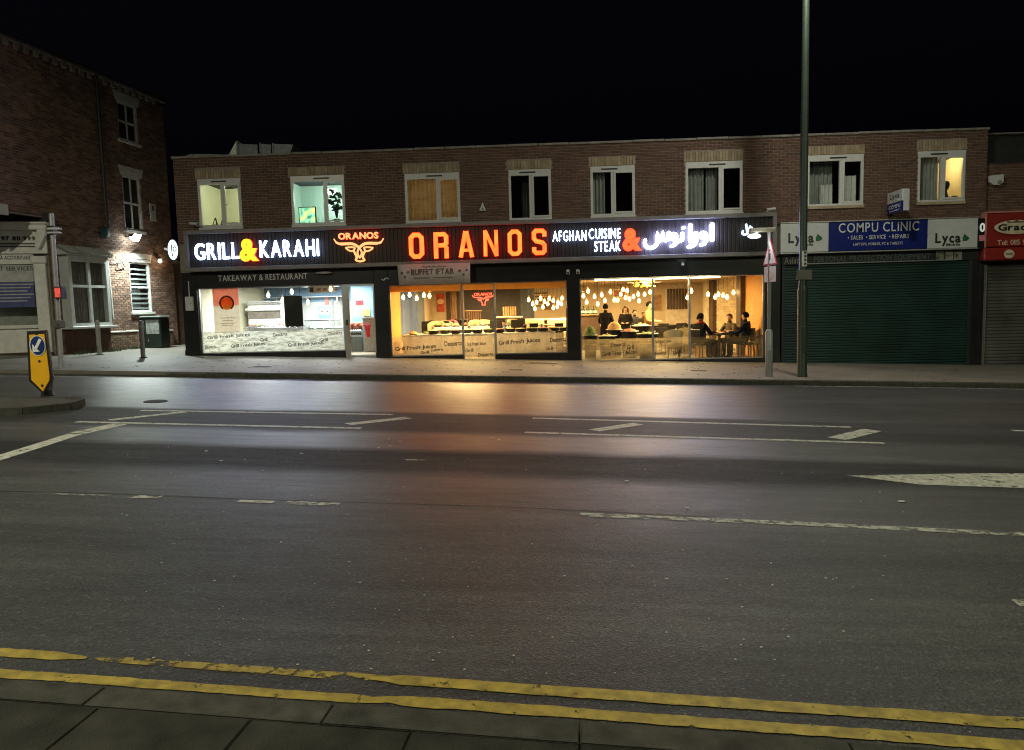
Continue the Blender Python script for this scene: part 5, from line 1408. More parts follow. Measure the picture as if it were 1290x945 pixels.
def sofa(px, Y, label):
    X, _ = at(px, 400, Y); t = thing('sofa', label, 'sofa', (X, Y, DF), group='dark sofas under the bulbs')
    MB().bbox(X-.55, X+.55, Y-.35, Y+.35, DF+.1, DF+.45, .05).build('seat', LEATH, t, smooth=True)
    MB().bbox(X-.55, X+.55, Y+.2, Y+.42, DF+.45, DF+1.28, .06).build('backrest', CREAM, t, smooth=True)
    for s in (-1, 1): MB().bbox(X+s*.62-.09, X+s*.62+.09, Y-.35, Y+.4, DF+.1, DF+.98, .05).build('armrest', LEATH, t, smooth=True)
    for s in (-1, 1):
        for q in (-1, 1): MB().tube((X+s*.5, Y+q*.28, DF), (X+s*.5, Y+q*.28, DF+.1), .025, n=6).build('foot', DWOOD, t)
sofa(672, 4.6, 'dark sofa with cream back left of the sofa table'); sofa(703, 4.6, 'dark sofa with cream back right of the sofa table')
tb1 = make_table('tall honey wood table between the two sofas', None, .9, .7, 1.08, WOOD, DWOOD); tb1.location = (at(688, 400, 4.2)[0], 4.3, DF)
# neon bull emblem on the charcoal wall
NEON = E('red_neon', (1.0, .10, .05), 3.0)
nn = thing('neon_bull_sign', 'red neon bull head sign with lettering on the charcoal wall', 'neon sign', (bx(608), DYB-.05, 1.8))
cxn, czn = at(608.5, 377.5, DYB-.1); scn = (at(622, 380, DYB-.1)[0]-at(595, 380, DYB-.1)[0])/900.0
def npts(P): return [(cxn+(a-600)*scn, DYB-.06, czn-(b-480)*scn*1.05) for a, b in P]
for P_ in ([(148, 300), (195, 365), (270, 392), (390, 388), (490, 392), (560, 425), (606, 462)], [(1045, 288), (1000, 358), (920, 380), (800, 378), (710, 388), (645, 425), (600, 465)], [(368, 460), (430, 512), (492, 518), (522, 456), (368, 460)], [(848, 460), (790, 512), (728, 518), (698, 456), (848, 460)], [(500, 500), (535, 570), (562, 635), (548, 682), (620, 706), (698, 682), (672, 630), (690, 560), (724, 505)]):
    MB().path(npts(P_), .022, 6).build('neon_tube', NEON, nn)
letters('ORANOS', cxn-380*scn, cxn+380*scn, czn+(480-315)*scn, czn+(480-190)*scn, DYB-.05, .02, NEON, NEON, nn, each=False, name='lettering', bold=.02)
for u in (-300, 300): MB().tube((cxn+u*scn, DYB-.06, czn+100*scn), (cxn+u*scn, DYB, czn+100*scn), .012, n=6).build('standoff', DARKF, nn)
t, X0, X1, Z0, Z1 = flat_sign('red_wall_picture', 'red and orange picture on the beige back wall left of the neon sign', 549.5, 560.5, 370, 393, DYB-.015, M('picture_red', (.55, .09, .03), .5, var=.5, scale=5), 'picture')
MB().ball(((X0+X1)/2, DYB-.03, (Z0+Z1)/2+.05), .14, 10, 6, sq=(1, .05, .8)).build('picture_motif', M('picture_cream', (.8, .55, .3), .5), t)
# shared furniture
ch0 = None
def chair(X, Y, rot, label, group, kind=0, cache={}):
    key = kind
    if key not in cache: cache[key] = make_chair(label, group, LEATH if kind == 0 else CREAM, DWOOD, kind); t = cache[key]
    else: t = copy_tree(cache[key])
    t.location = (X, Y, floor_z(X, Y)); t.rotation_euler = (0, 0, rot); tag(t, label, 'chair', group); return t
def table(X, Y, label, group, cache={}):
    if 'p' not in cache: cache['p'] = make_table(label, group, 1.3, .75, .74, DWOOD, DWOOD); t = cache['p']
    else: t = copy_tree(cache['p'])
    t.location = (X, Y, floor_z(X, Y)); tag(t, label, 'table', group); return t
gT = 'dark dining tables'; gCh = 'dark dining chairs'
spots = [(556, 4.4, 'nearest the slate partition panel'), (577, 6.6, 'before the wall slats'), (640, 3.6, 'behind the middle of the buffet'), (760, 6.4, 'behind the standing man in black'), (842, 4.4, 'under the slatted light panel'), (852, 6.8, 'at the back under the slatted light panel'), (795, 7.4, 'behind the seated women')]
for (px, Y, s) in spots:
    X = at(px, 410, Y)[0]
    table(X, Y, 'dark wooden dining table '+s, gT)
    for k, (dx_, dy_, rt) in enumerate(((-.35, -.62, math.pi), (.35, -.62, math.pi), (-.35, .62, 0), (.35, .62, 0))):
        chair(X+dx_, Y+dy_, rt, ('front left', 'front right', 'rear left', 'rear right')[k]+' black chair at the table '+s, gCh)
    platter(X-.3, Y, floor_z(X, Y)+.741, .16, 0, 'white plate of rice on the table '+s, 'plates on dining tables'); platter(X+.32, Y+.05, floor_z(X, Y)+.741, .17, 1, 'white plate of greens on the table '+s, 'plates on dining tables')
X = at(571, 412, 4.0)[0]
pk = thing('pink_bundle', 'bright pink bundle on the chair behind the buffet', 'cushion', (X, 4.0, DF+.5))
MB().ball((X, 3.75, DF+RISE+.78), .2, 10, 8, sq=(1.1, .7, .9)).build('bundle', M('bright_pink', (.85, .12, .20), .7, var=.2), pk, smooth=True)
MB().bbox(X-.2, X+.2, 3.6, 3.9, DF+RISE+.495, DF+RISE+.62, .04).build('base', M('bright_pink', (.85, .12, .20), .7), pk)

# ---- right window: platters on black drums along the glass
gP = 'platters on black drums along the right window'
def drum(px, py, Y, r, food, label, heap):
    X, Z = at(px, py, Y)
    t = thing('black_drum', 'black drum carrying the '+label, 'drum', (X, Y, DF), group='black drums along the right window')
    MB().lathe([(r*.8, 0), (r*.82, Z-DF-.2), (r*.95, Z-DF-.18), (r*.95, Z-DF-.001)], 18, (X, Y, DF)).build('body', LEATH, t, smooth=True)
    MB().lathe([(r*.83, Z-DF-.27), (r*.845, Z-DF-.27), (r*.845, Z-DF-.23), (r*.83, Z-DF-.23)], 18, (X, Y, DF)).build('band', BRASS, t)
    platter(X, Y, Z, r*1.15, food, label, gP, heap)
drum(743.5, 423.5, .85, .21, 1, 'heaped platter of salad at the left end of the right window', .28)
drum(765, 424.5, .8, .26, 0, 'flat platter of rice left of the bread heap', .06)
drum(774, 416.5, 1.5, .24, 3, 'tall heap of flatbread before the man in black', .26)
drum(793, 418.5, 1.3, .26, 2, 'platter of red fruit in the middle of the left pane', .1)
drum(816, 421.5, .9, .30, 1, 'wide platter beside the door mullion', .07)
drum(808, 411.5, 2.4, .28, 0, 'rear platter behind the wide platter', .08)
gB2 = 'cream tub chairs'
chair(at(848.5, 425, .75)[0], .75, math.pi*.96, 'cream tub chair with its round back against the glass near the door mullion', gB2, 1)
chair(at(862, 413, 1.9)[0], 1.9, math.pi, 'cream tub chair behind the man with red scarf', gB2, 1)
chair(at(947, 424, .9)[0], .95, -math.pi/2*.9, 'cream tub chair in the orange corner behind the diner', gB2, 1)
tg = make_table('dark round-legged table between the seated diners at the window', None, 1.0, .75, .76, DWOOD, DWOOD, True)
TXc = at(906, 424, 1.15)[0]; tg.location = (TXc, 1.15, DF)
for i, (dx_, dy_, f_, lab) in enumerate(((-.3, -.12, 2, 'plate of red kebab nearest the man with red scarf'), (0, .1, 0, 'plate of rice in the middle of the window table'), (.28, -.1, 3, 'plate of bread nearest the diner in the dark jacket'), (.1, -.24, 2, 'plate of red sauce at the glass edge of the window table'))):
    platter(TXc+dx_, 1.15+dy_, DF+.761, .15, f_, lab, 'plates on the window table', .06)
# chandelier glow over the counter and yellow garland
gl = thing('ceiling_garland', 'yellow leafy garland under the ceiling behind the right window', 'garland', (at(808, 358, 2.2)[0], 2.2, DC))
ga = MB(); rs = random.Random(9); xa, xb = at(797, 358, 2.2)[0], at(824, 358, 2.2)[0]
for k in range(90):
    p = Vector((rs.uniform(xa, xb), 2.2+rs.uniform(-.15, .15), DC-rs.uniform(.0, .26))); d = Vector((rs.uniform(-1, 1), rs.uniform(-1, 1), rs.uniform(-1, .2))).normalized()*.09; s = d.orthogonal().normalized()*.03
    ga.add([p, p+d*.5+s, p+d, p+d*.5-s], [(0, 1, 2, 3)])
ga.build('leaves', M('yellow_leaf', (.75, .55, .05), .6), gl); MB().tube((xa, 2.2, DC-.03), (xb, 2.2, DC-.03), .012, n=6).build('stem', DWOOD, gl)

# stacks of plates, jugs and covered chairs that crowd the buffet
def stack(X, Y, Z, label):
    t = thing('plate_stack', label, 'plates', (X, Y, Z), group='plate stacks on the buffet table')
    for k in range(6): MB().lathe([(.06, 0), (.12, .012), (.125, .018), (.06, .008)], 14, (X, Y, Z+k*.02)).build('plate', PLATE, t, smooth=True)
for i in range(7): stack(bx0+1.1+i*.62, 1.82, BZT+.001, 'stack of white plates behind the buffet pots, '+ORD[i]+' of seven from the left')
def jug(X, Y, Z, label):
    t = thing('water_jug', label, 'jug', (X, Y, Z), group='jugs on the buffet table')
    MB().lathe([(.05, 0), (.07, .04), (.065, .14), (.045, .2), (.055, .24)], 12, (X, Y, Z)).build('jug', STEEL, t, smooth=True)
    MB().path(catmull([(X+.06, Y, Z+.06), (X+.12, Y, Z+.1), (X+.11, Y, Z+.18), (X+.05, Y, Z+.2)], 3), .009, 5).build('handle', STEEL, t)
for i in range(4): jug(bx0+.85+i*1.15, 1.88, BZT+.001, 'steel water jug at the back of the buffet, '+ORD[i]+' of four from the left')
for i, px in enumerate((549, 559, 601, 612, 650)):
    X = at(px, 405, 3.2)[0]; chair(X, 3.2+.15*(i % 2), R_(8*i), 'cream tub chair behind the buffet, '+ORD[i]+' of five from the left', gB2, 1)
for i, px in enumerate((672, 704)):
    X = at(px, 405, 2.9)[0]
    t, X0, X1, Z0, Z1 = boxthing('black_stand', 'black cube stand with cream top by the sofas, '+ORD[i]+' of two from the left', 'stand', px-5, px+6, 408, 420, 2.9, 3.3, LEATH, .015, DF, 'black cube stands')
    MB().bbox(X0-.03, X1+.03, 2.87, 3.33, Z1, Z1+.04, .01).build('top', CREAM, t)

# second buffet table on the raised floor
b2 = thing('buffet_table', 'second white-clothed buffet table on the raised floor behind the first', 'table', (-1.8, 3.2, DF+RISE))
y0 = 2.85; zt2 = DF+RISE+.72
bxa, bxb = at(545, 412, 2.9)[0], at(660, 412, 2.9)[0]
MB().bbox(bxa, bxb, y0, y0+.7, zt2-.03, zt2, .008).build('table_top', CLOTH, b2); drape(bxa+.01, bxb-.01, DF+RISE+.03, zt2-.03, y0-.02, 20, CLOTH, b2, .02, 'tablecloth')
for xx in (bxa+.1, bxb-.1): MB().box(xx-.03, xx+.03, y0+.3, y0+.36, DF+RISE, zt2-.031).build('leg', DWOOD, b2)
for i in range(10):
    X = bxa+.15+(bxb-bxa-.3)*i/9; t = thing('covered_dish', 'steel dish on the second buffet table, '+ORD[i]+' of ten from the left', 'dish', (X, y0+.2, zt2), group='dishes on the second buffet table')
    MB().lathe([(.09, 0), (.14, .03), (.145, .07), (.13, .072)], 14, (X, y0+.2+.2*(i % 2), zt2+.001)).build('dish', STEEL if i % 3 else LEATH, t, smooth=True)
    MB().lathe([(.125, .06), (.09, .11), (.02, .13)], 12, (X, y0+.2+.2*(i % 2), zt2+.001)).build('food', FOODS[(i*3+1) % 4], t, smooth=True)
# bulbs near the glazed partition
for i, (a, b) in enumerate([(508, 375), (516, 371.5), (525, 376), (534, 372), (541, 373)]):
    pendant(a, b, 1.7+.25*(i % 3), DC, 'glowing bare bulb by the glazed partition, '+ORD[i]+' of five from the left', 'bulbs by the partition')
# bar with bottles behind the standing man
t, X0, X1, Z0, Z1 = boxthing('bottle_bar', 'dark wooden bar with bottles at the left of the right window', 'counter', 728, 756, 398, 420, 5.0, 5.5, DWOOD, .01, DF)
MB().bbox(X0-.05, X1+.05, 4.95, 5.55, Z1, Z1+.04, .01).build('worktop', WOOD, t)
for i in range(7):
    X = X0+.12+(X1-X0-.24)*i/6; b_ = thing('bottle', 'dark bottle on the wooden bar, '+ORD[i]+' of seven from the left', 'bottle', (X, 5.2, Z1+.04), group='bottles on the bar')
    MB().lathe([(.04, 0), (.042, .16), (.015, .22), (.014, .29), (.018, .3)], 10, (X, 5.2+.06*(i % 2), Z1+.041)).build('bottle_body', LEATH if i % 2 else M('green_glass', (.03, .09, .03), .2), b_, smooth=True)
    MB().lathe([(.043, .05), (.0435, .05), (.0435, .13), (.043, .13)], 10, (X, 5.2+.06*(i % 2), Z1+.041)).build('bottle_label', PLATE, b_)
# framed pictures on the beige wall
for i, (a, b, c, d, m) in enumerate(((684, 374, 698, 390, (.20, .10, .05)), (822, 372, 833, 390, (.30, .16, .07)), (773, 366, 790, 375, (.50, .12, .04)))):
    t, X0, X1, Z0, Z1 = flat_sign('wall_picture', ('brown picture on the beige wall behind the sofas', 'brown picture on the beige wall left of the dark slats', 'orange-red picture on the wall behind the bulbs')[i], a, c, b, d, DYB-.02, M('picture_%d' % i, m, .5, var=.6, scale=6), 'picture')
    for (x0, x1, z0, z1) in ((X0-.03, X1+.03, Z1, Z1+.03), (X0-.03, X1+.03, Z0-.03, Z0), (X0-.03, X0, Z0, Z1), (X1, X1+.03, Z0, Z1)): MB().box(x0, x1, DYB-.05, DYB-.002, z0, z1).build('picture_frame', BRASS, t)

# ------------------------------------------------------------------ people in the dining room
SKIN = M('skin', (.56, .35, .24), .6, var=.08)
def person(label, X, Y, rot, pose, H, shirt, trouser, hair, longhair=False, z0=DF, arms='down', face=True, scarf=None):
    k = H/1.75
    root = thing('person', label, 'person', (X, Y, z0), rot)
    J = {}; S = []
    def j(n, p, r): J[n] = (Vector(p)*k, r if isinstance(r, tuple) else (r, r))
    def e(a, b, zone): S.append((a, b, zone))
    dz = 0.0 if pose == 'stand' else -.42
    j('pelvis', (0, 0, .93+dz), (.175, .145)); j('waist', (0, .005, 1.08+dz), (.165, .14)); j('chest', (0, .01, 1.28+dz), (.195, .15)); j('collar', (0, .015, 1.43+dz), (.10, .08))
    j('neck', (0, .005, 1.50+dz), .055); j('jaw', (0, -.02, 1.575+dz), (.068, .078)); j('brow', (0, -.012, 1.655+dz), (.078, .094)); j('top', (0, .0, 1.715+dz), (.055, .065))
    e('pelvis', 'waist', 'shirt'); e('waist', 'chest', 'shirt'); e('chest', 'collar', 'shirt'); e('collar', 'neck', 'skin'); e('neck', 'jaw', 'skin'); e('jaw', 'brow', 'skin'); e('brow', 'top', 'skin')
    for s, q in ((-1, 'l'), (1, 'r')):
        j('sh'+q, (s*.185, .015, 1.40+dz), .082)
        if arms == 'down': el, wr, hd = (s*.235, .03, 1.12+dz), (s*.225, -.06, .88+dz), (s*.22, -.085, .79+dz)
        elif arms == 'table': el, wr, hd = (s*.25, -.12, 1.17+dz), (s*.17, -.36, 1.20+dz), (s*.14, -.46, 1.20+dz)
        else: el, wr, hd = (s*.24, -.02, 1.13+dz), (s*.12, -.25, 1.10+dz), (s*.08, -.33, 1.11+dz)
        j('el'+q, el, .062); j('wr'+q, wr, .042); j('hd'+q, hd, (.042, .026))
        d = (Vector(hd)-Vector(wr)).normalized()
        j('fi'+q, tuple(Vector(hd)+d*.08+Vector((-s*.01, 0, -.02))), (.030, .014)); j('th'+q, tuple(Vector(wr)+d*.05+Vector((-s*.045, -.01, .0))), .014)
        e('chest', 'sh'+q, 'shirt'); e('sh'+q, 'el'+q, 'shirt'); e('el'+q, 'wr'+q, 'shirt'); e('wr'+q, 'hd'+q, 'skin'); e('hd'+q, 'fi'+q, 'skin'); e('wr'+q, 'th'+q, 'skin')
        if pose == 'stand': hp, kn, an, to = (s*.095, 0, .86), (s*.105, -.01, .48), (s*.11, .03, .08), (s*.125, -.13, .035)
        else: hp, kn, an, to = (s*.10, -.04, .50), (s*.12, -.44, .50), (s*.12, -.42, .09), (s*.13, -.58, .04)
        j('hp'+q, hp, .105); j('kn'+q, kn, .075); j('an'+q, an, .052); j('to'+q, to, (.045, .03))
        e('pelvis', 'hp'+q, 'trouser'); e('hp'+q, 'kn'+q, 'trouser'); e('kn'+q, 'an'+q, 'trouser'); e('an'+q, 'to'+q, 'shoe')
    names = list(J); me = bpy.data.meshes.new('body')
    me.from_pydata([tuple(J[n][0]) for n in names], [(names.index(a), names.index(b)) for a, b, _ in S], [])
    ob = bpy.data.objects.new('body', me); col.objects.link(ob)
    sk = ob.modifiers.new('skin', 'SKIN'); sk.use_smooth_shade = True
    lay = me.skin_vertices[0].data if me.skin_vertices else None
    if lay is None:
        bm = bmesh.new(); bm.from_mesh(me); bm.verts.layers.skin.verify(); bm.to_mesh(me); bm.free(); lay = me.skin_vertices[0].data
    for i, n in enumerate(names):
        lay[i].radius = (J[n][1][0]*k, J[n][1][1]*k); lay[i].use_root = (n == 'pelvis')
    sd = ob.modifiers.new('sub', 'SUBSURF'); sd.levels = 1; sd.render_levels = 1
    dg = bpy.context.evaluated_depsgraph_get(); dg.update()
    m2 = bpy.data.meshes.new_from_object(ob.evaluated_get(dg))
    ob.modifiers.clear(); ob.data = m2; ob.parent = root
    m2.materials.clear()
    for m in (shirt, trouser, SKIN, LEATH): m2.materials.append(m)
    zi = {'shirt': 0, 'trouser': 1, 'skin': 2, 'shoe': 3}
    segs_ = [(J[a][0], J[b][0], zi[z], max(J[a][1][0], J[b][1][0])*k) for a, b, z in S]
    for p in m2.polygons:
        c = p.center; best = None
        for a, b, z, rr in segs_:
            ab = b-a; t = max(0, min(1, (c-a).dot(ab)/max(1e-9, ab.length_squared))); dd = (c-(a+ab*t)).length-rr*.6
            if best is None or dd < best[0]: best = (dd, z)
        p.material_index = best[1]; p.use_smooth = True
    # head details and hair
    hc = Vector((0, -.012, 1.635+dz))*k; r = .1*k
    hm = MB(); n = 12
    for jj in range(7):
        pass
    prof = []
    P = []; F = []
    m_ = 8
    for a in range(m_+1):
        ph = math.pi*.62*a/m_
        for b in range(n):
            th = 2*math.pi*b/n; fr = -math.sin(th)     # front is -y
            lim = ph if fr < .3 else min(ph, math.pi*.36)
            P.append((hc.x+r*.93*math.sin(lim)*math.cos(th), hc.y+.012*k+r*1.12*math.sin(lim)*math.sin(th), hc.z+r*1.22*math.cos(lim)))
    for a in range(m_):
        for b in range(n): F.append((a*n+b, a*n+(b+1) % n, (a+1)*n+(b+1) % n, (a+1)*n+b))
    hm.add(P, F)
    if longhair:
        for b in range(9):
            th = math.pi*(.02+.96*b/8); p0 = hc+Vector((r*.9*math.cos(th), r*1.0*math.sin(th), .02)); p1 = p0+Vector((r*.25*math.cos(th), .035*k, -.36*k))
            hm.tube(p0, p1, .038*k, .022*k, 7)
    hm.build('hair', hair, root, smooth=True, local=True)
    if face:
        fm = MB().ball(tuple(hc+Vector((0, -.098*k, -.015*k))), .018*k, 8, 6, sq=(.8, 1, 1.3))
        for s in (-1, 1): fm.ball(tuple(hc+Vector((s*.078*k, .01*k, -.01*k))), .024*k, 8, 6, sq=(.4, .8, 1.2))
        fm.build('nose_and_ears', SKIN, root, smooth=True, local=True)
        ey = MB()
        for s in (-1, 1): ey.ball(tuple(hc+Vector((s*.03*k, -.085*k, .012*k))), .010*k, 6, 4)
        ey.build('eyes', INK, root, local=True)
        MB().bbox(hc.x-.024*k, hc.x+.024*k, hc.y-.092*k, hc.y-.08*k, hc.z-.062*k, hc.z-.052*k, .003).build('mouth', M('lips', (.35, .12, .10), .6), root, local=True)
    if scarf:
        sm = MB(); c0 = Vector((0, .005, 1.475+dz))*k
        for a in range(10):
            t0, t1 = 2*math.pi*a/10, 2*math.pi*(a+1)/10
            sm.tube(c0+Vector((.085*k*math.cos(t0), .08*k*math.sin(t0), 0)), c0+Vector((.085*k*math.cos(t1), .08*k*math.sin(t1), 0)), .036*k, n=7)
        sm.build('scarf', scarf, root, smooth=True, local=True)
    return root
HAIRB = M('black_hair', (.008, .006, .005), .8, spec=.1); HAIRF = M('brown_hair', (.07, .035, .014), .7, spec=.2)
COATB = M('black_coat', (.014, .013, .014), .9, var=.3, spec=.1); COATG = M('charcoal_coat', (.030, .030, .036), .9, spec=.1); TANS = M('tan_shirt', (.42, .24, .10), .8); NAVY = M('navy_jacket', (.012, .016, .028), .9, spec=.1)
REDS = M('red_scarf', (.5, .03, .03), .8); OLIVE = M('olive_top', (.085, .065, .035), .9, spec=.1)
def pX(px, Y): return at(px, 400, Y)[0]
person('standing man in a black coat seen from behind among the platters', pX(763, 3.0), 3.0, R_(150), 'stand', 1.74, COATB, NAVY, HAIRB, arms='front')
person('woman with long brown hair in a black coat standing beyond the platters', pX(788, 5.2), 5.2, R_(-10), 'stand', 1.64, COATB, COATB, HAIRF, longhair=True, arms='front', scarf=M('cream_scarf', (.55, .42, .22), .8))
person('man in a charcoal jacket right of the long-haired woman', pX(799.5, 6.2), 6.2, R_(25), 'stand', 1.50, COATG, NAVY, HAIRB, arms='front')
person('shorter person in olive top beside the waiter', pX(811, 5.4), 5.4, R_(30), 'stand', 1.44, OLIVE, NAVY, HAIRF, arms='front')
person('waiter in a tan shirt standing next to the door mullion', pX(818, 3.2), 3.2, R_(60), 'stand', 1.78, TANS, DWOOD, HAIRB, arms='front')
SE = .02
chair(TXc-.66, .74, R_(125), 'black chair of the man with red scarf', gCh); chair(TXc-.46, 1.82, R_(55), 'black chair behind the man with red scarf', gCh)
chair(TXc+.70, .78, R_(-120), 'black chair of the diner in the dark jacket by the orange corner', gCh); chair(TXc+.50, 1.85, R_(-50), 'black chair of the diner half hidden by the dark jacket', gCh)
person('seated man in a dark jacket and red scarf facing right at the window table', TXc-.64, .74, R_(125), 'sit', 1.84, COATB, COATB, HAIRB, arms='table', scarf=REDS)
person('seated diner in charcoal behind the man with red scarf', TXc-.44, 1.82, R_(55), 'sit', 1.76, COATG, COATB, HAIRB, arms='table')
person('seated diner in a dark jacket facing left in the orange corner', TXc+.68, .78, R_(-120), 'sit', 1.84, NAVY, COATB, HAIRB, arms='table')
person('seated brown-haired diner half hidden by the diner in the orange corner', TXc+.48, 1.85, R_(-50), 'sit', 1.76, OLIVE, COATB, HAIRF, arms='table')

# ================================================================== BUILDING ON THE LEFT (side wall runs back from the street)
PA = Vector((-14.33, .84)); PD = (Vector((-13.73, 5.05))-PA).normalized()       # wall A: point and direction
PN = Vector((PD.y, -PD.x))                                                     # outward, towards the forecourt
A0 = PA-PD*6.0                                                                 # start of the wall, out of view
def wA(px, py, off=0.0):
    """photograph point on wall A (or 'off' metres in front of it): distance along the wall, height"""
    d = _ray(px, py); n = Vector((PN.x, PN.y, 0)); p0 = Vector((PA.x, PA.y, 0))+n*off
    t = n.dot(p0-CAM_POS)/n.dot(d); p = CAM_POS+d*t
    return (Vector((p.x, p.y))-A0).dot(PD), p.z
def Aw(s, off, z):
    p = A0+PD*s+PN*off; return (p.x, p.y, z)
TA = Matrix(((PD.x, -PN.x, 0, A0.x), (PD.y, -PN.y, 0, A0.y), (0, 0, 1, 0), (0, 0, 0, 1)))   # local x along wall, local -y outwards
LB = thing('corner_building', 'tall dark red brick corner building with small sash windows', 'building', (A0.x, A0.y, gz(A0.x)))
LBRICK = M('old_red_brick', (.19, .115, .08), .9, var=.3, scale=3, island=.42, bump=.4, bscale=100)
LSTONE = M('painted_stone', (.55, .55, .50), .7, var=.12)
sE, zE = wA(205, 136); s0, zT0 = wA(16, 48); sP, zTP = wA(118, 100)
ZT = (zT0+zTP)/2
print('left wall: height', zT0, zTP, zE, 'length', sE)
Zov = wA(40, 272)[1]
sC = wA(67, 400)[0]                    # corner of the shopfront on the wall
win2 = (*[wA(148.5, 155)[0], wA(173, 155)[0]], wA(160, 178)[1], wA(160, 131)[1])
win1 = (wA(155.5, 255)[0], wA(178, 255)[0], wA(166, 290)[1], wA(166, 223)[1])
win0 = (wA(164, 360)[0], wA(189.5, 360)[0], wA(177, 393)[1], wA(177, 331)[1])
bay = (wA(76, 360)[0], wA(127, 360)[0], wA(100, 409)[1], wA(100, 322)[1])
gA = gz(PA.x)
zB = gA-.25
opsA = [(a, b, c, d) for a, b, c, d in (win2, win1, win0, bay)]+[(-1, sC, zB-.1, Zov)]
lamp_s, lamp_z = wA(158, 302)
def keepA(t): return math.hypot((t[0]+t[1])/2-lamp_s+.2, ((t[2]+t[3])/2-lamp_z+.9))
brickwork(LB, (A0.x, A0.y), PD.x, PD.y, sE, zB, ZT, opsA, LBRICK, M('lime_mortar', (.27, .235, .19), .9), keepA, n_out=(PN.x, PN.y))
def A(mb, name, mat, parent=LB, **k):
    mb.v = [tuple(TA @ Vector(p)) for p in mb.v]; return mb.build(name, mat, parent, **k)
A(MB().box(-.0, sE, .1, 8, ZT-.25, ZT-.1), 'roof', M('slate', (.05, .05, .055), .8))
A(MB().box(sE-.2, sE, .1, 8, zB, ZT-.01), 'rear_wall', LBRICK)
A(MB().box(0, .2, .1, 8, Zov, ZT-.01), 'front_wall', LBRICK)
# dentilled eaves: a row of projecting header bricks and a gutter
A(MB().bbox(0, sE+.05, -.10, .1, ZT, ZT+.09, .01), 'eaves_course', STONE)
for k in range(int(sE/.34)): A(MB().bbox(k*.34+.05, k*.34+.2, -.085, .0, ZT-.16, ZT-.002, .006), 'dentil_brick', STONE)
A(MB().tube((0, -.17, ZT+.06), (sE+.05, -.17, ZT+.06), .06, n=8), 'gutter', DARKF)
# rainwater pipe
pa_ = wA(122.5, 104, .08); pb_ = wA(133, 278, .08)
A(MB().tube((sP+.02, -.08, ZT), (sP+.02, -.08, wA(133, 300, .08)[1]), .05, n=8), 'rainwater_pipe', DARKF)
for zz in (ZT-1, ZT-3, ZT-4.5): A(MB().box(sP-.06, sP+.10, -.09, 0, zz, zz+.05), 'pipe_bracket', DARKF)
def sash(wn, name, mats, lintel=True, blind=False, curtain=True, arch=0):
    a, b, c, d = wn; f = .055
    m = MB(); zm = (c+d)/2
    m.box(a, a+f, .02, .1, c, d); m.box(b-f, b, .02, .1, c, d); m.box(a+f, b-f, .021, .1, d-f, d); m.box(a+f, b-f, .021, .1, c, c+f*1.2)
    m.box(a+f, b-f, .015, .09, zm-.03, zm+.03)
    o = A(m, 'sash_window', mats)
    if not blind: A(MB().box((a+b)/2-.015, (a+b)/2+.015, .03, .08, c+f, d-f), 'glazing_bar', mats, o)
    for (z0, z1) in ((c+f*1.2, zm-.03), (zm+.03, d-f)): A(MB().box(a+f, b-f, .05, .056, z0, z1), 'pane', GLASS, o)
    A(MB().bbox(a-.08, b+.08, -.07, .1, c-.09, c-.002, .01), 'sill', LSTONE, o)
    if lintel:
        w_ = b-a; A(MB().prism([(a-.06, d+.002), (b+.06, d+.002), (b+.16, d+.30), (a-.16, d+.30)], -.03, .1), 'lintel', LSTONE, o)
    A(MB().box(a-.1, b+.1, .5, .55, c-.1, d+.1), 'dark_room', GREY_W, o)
    if blind:
        n = 9
        for k in range(n):
            z = c+.1+(d-c-.2)*k/n; A(MB().box(a+f, b-f, .062, .085, z, z+.06), 'blind_slat', M('blind_slat', (.28, .30, .30), .6), o)
    return o
sash(win2, 'w', LSTONE); sash(win1, 'w', LSTONE); sash(win0, 'w', M('white_frame_paint', (.66, .68, .66), .5), blind=True)
# scalloped lead flashing under the lintel of the lower window
n = 16; a, b = win0[0]-.02, win0[1]+.02
A(MB().ribbon([(a+(b-a)*i/n, win0[3]+.09+.03*abs(math.sin(i*math.pi/8))) for i in range(n+1)], .018, -.045, -.031), 'scallop_trim', DARKF)
# plinth with a sloped ledge
pz = wA(150, 419)[1]
A(MB().bbox(bay[1]+.12, win0[0]+.1, -.09, -.001, zB, pz, .012), 'plinth', LBRICK); A(MB().bbox(bay[1]+.10, win0[0]+.14, -.12, -.001, pz, pz+.05, .012), 'plinth_ledge', LSTONE)
A(MB().bbox(win0[1]+.35, sE-.4, -.09, -.001, zB, pz-.05, .012), 'plinth', LBRICK); A(MB().bbox(win0[1]+.33, sE-.38, -.12, -.001, pz-.05, pz, .012), 'plinth_ledge', LSTONE)
PBR = M('plinth_brick', (.16, .105, .065), .9, var=.3, scale=4, island=.35)
def plinth_bricks(x0, x1, z0, z1, yf):
    r = 0; z = z0
    while z < z1-.06:
        x = x0-(.115 if r % 2 else 0)
        while x < x1-.02:
            a, b = max(x, x0)+.006, min(x+.225, x1)-.006
            if b-a > .04: A(MB().bbox(a, b, yf-.012-random.uniform(0, .004), yf+.002, z+.006, min(z+.075, z1)-.004, .005), 'plinth_brick', PBR)
            x += .23
        z += .077; r += 1
plinth_bricks(bay[1]+.12, win0[0]+.1, gA-.02, pz, -.09)
plinth_bricks(win0[1]+.35, sE-.4, gA-.02, pz-.05, -.09)
# thin white waste pipe
A(MB().tube((bay[1]+.42, -.03, wA(140, 402)[1]), (bay[1]+.36, -.03, wA(138, 330)[1]), .022, n=7), 'waste_pipe', LSTONE)
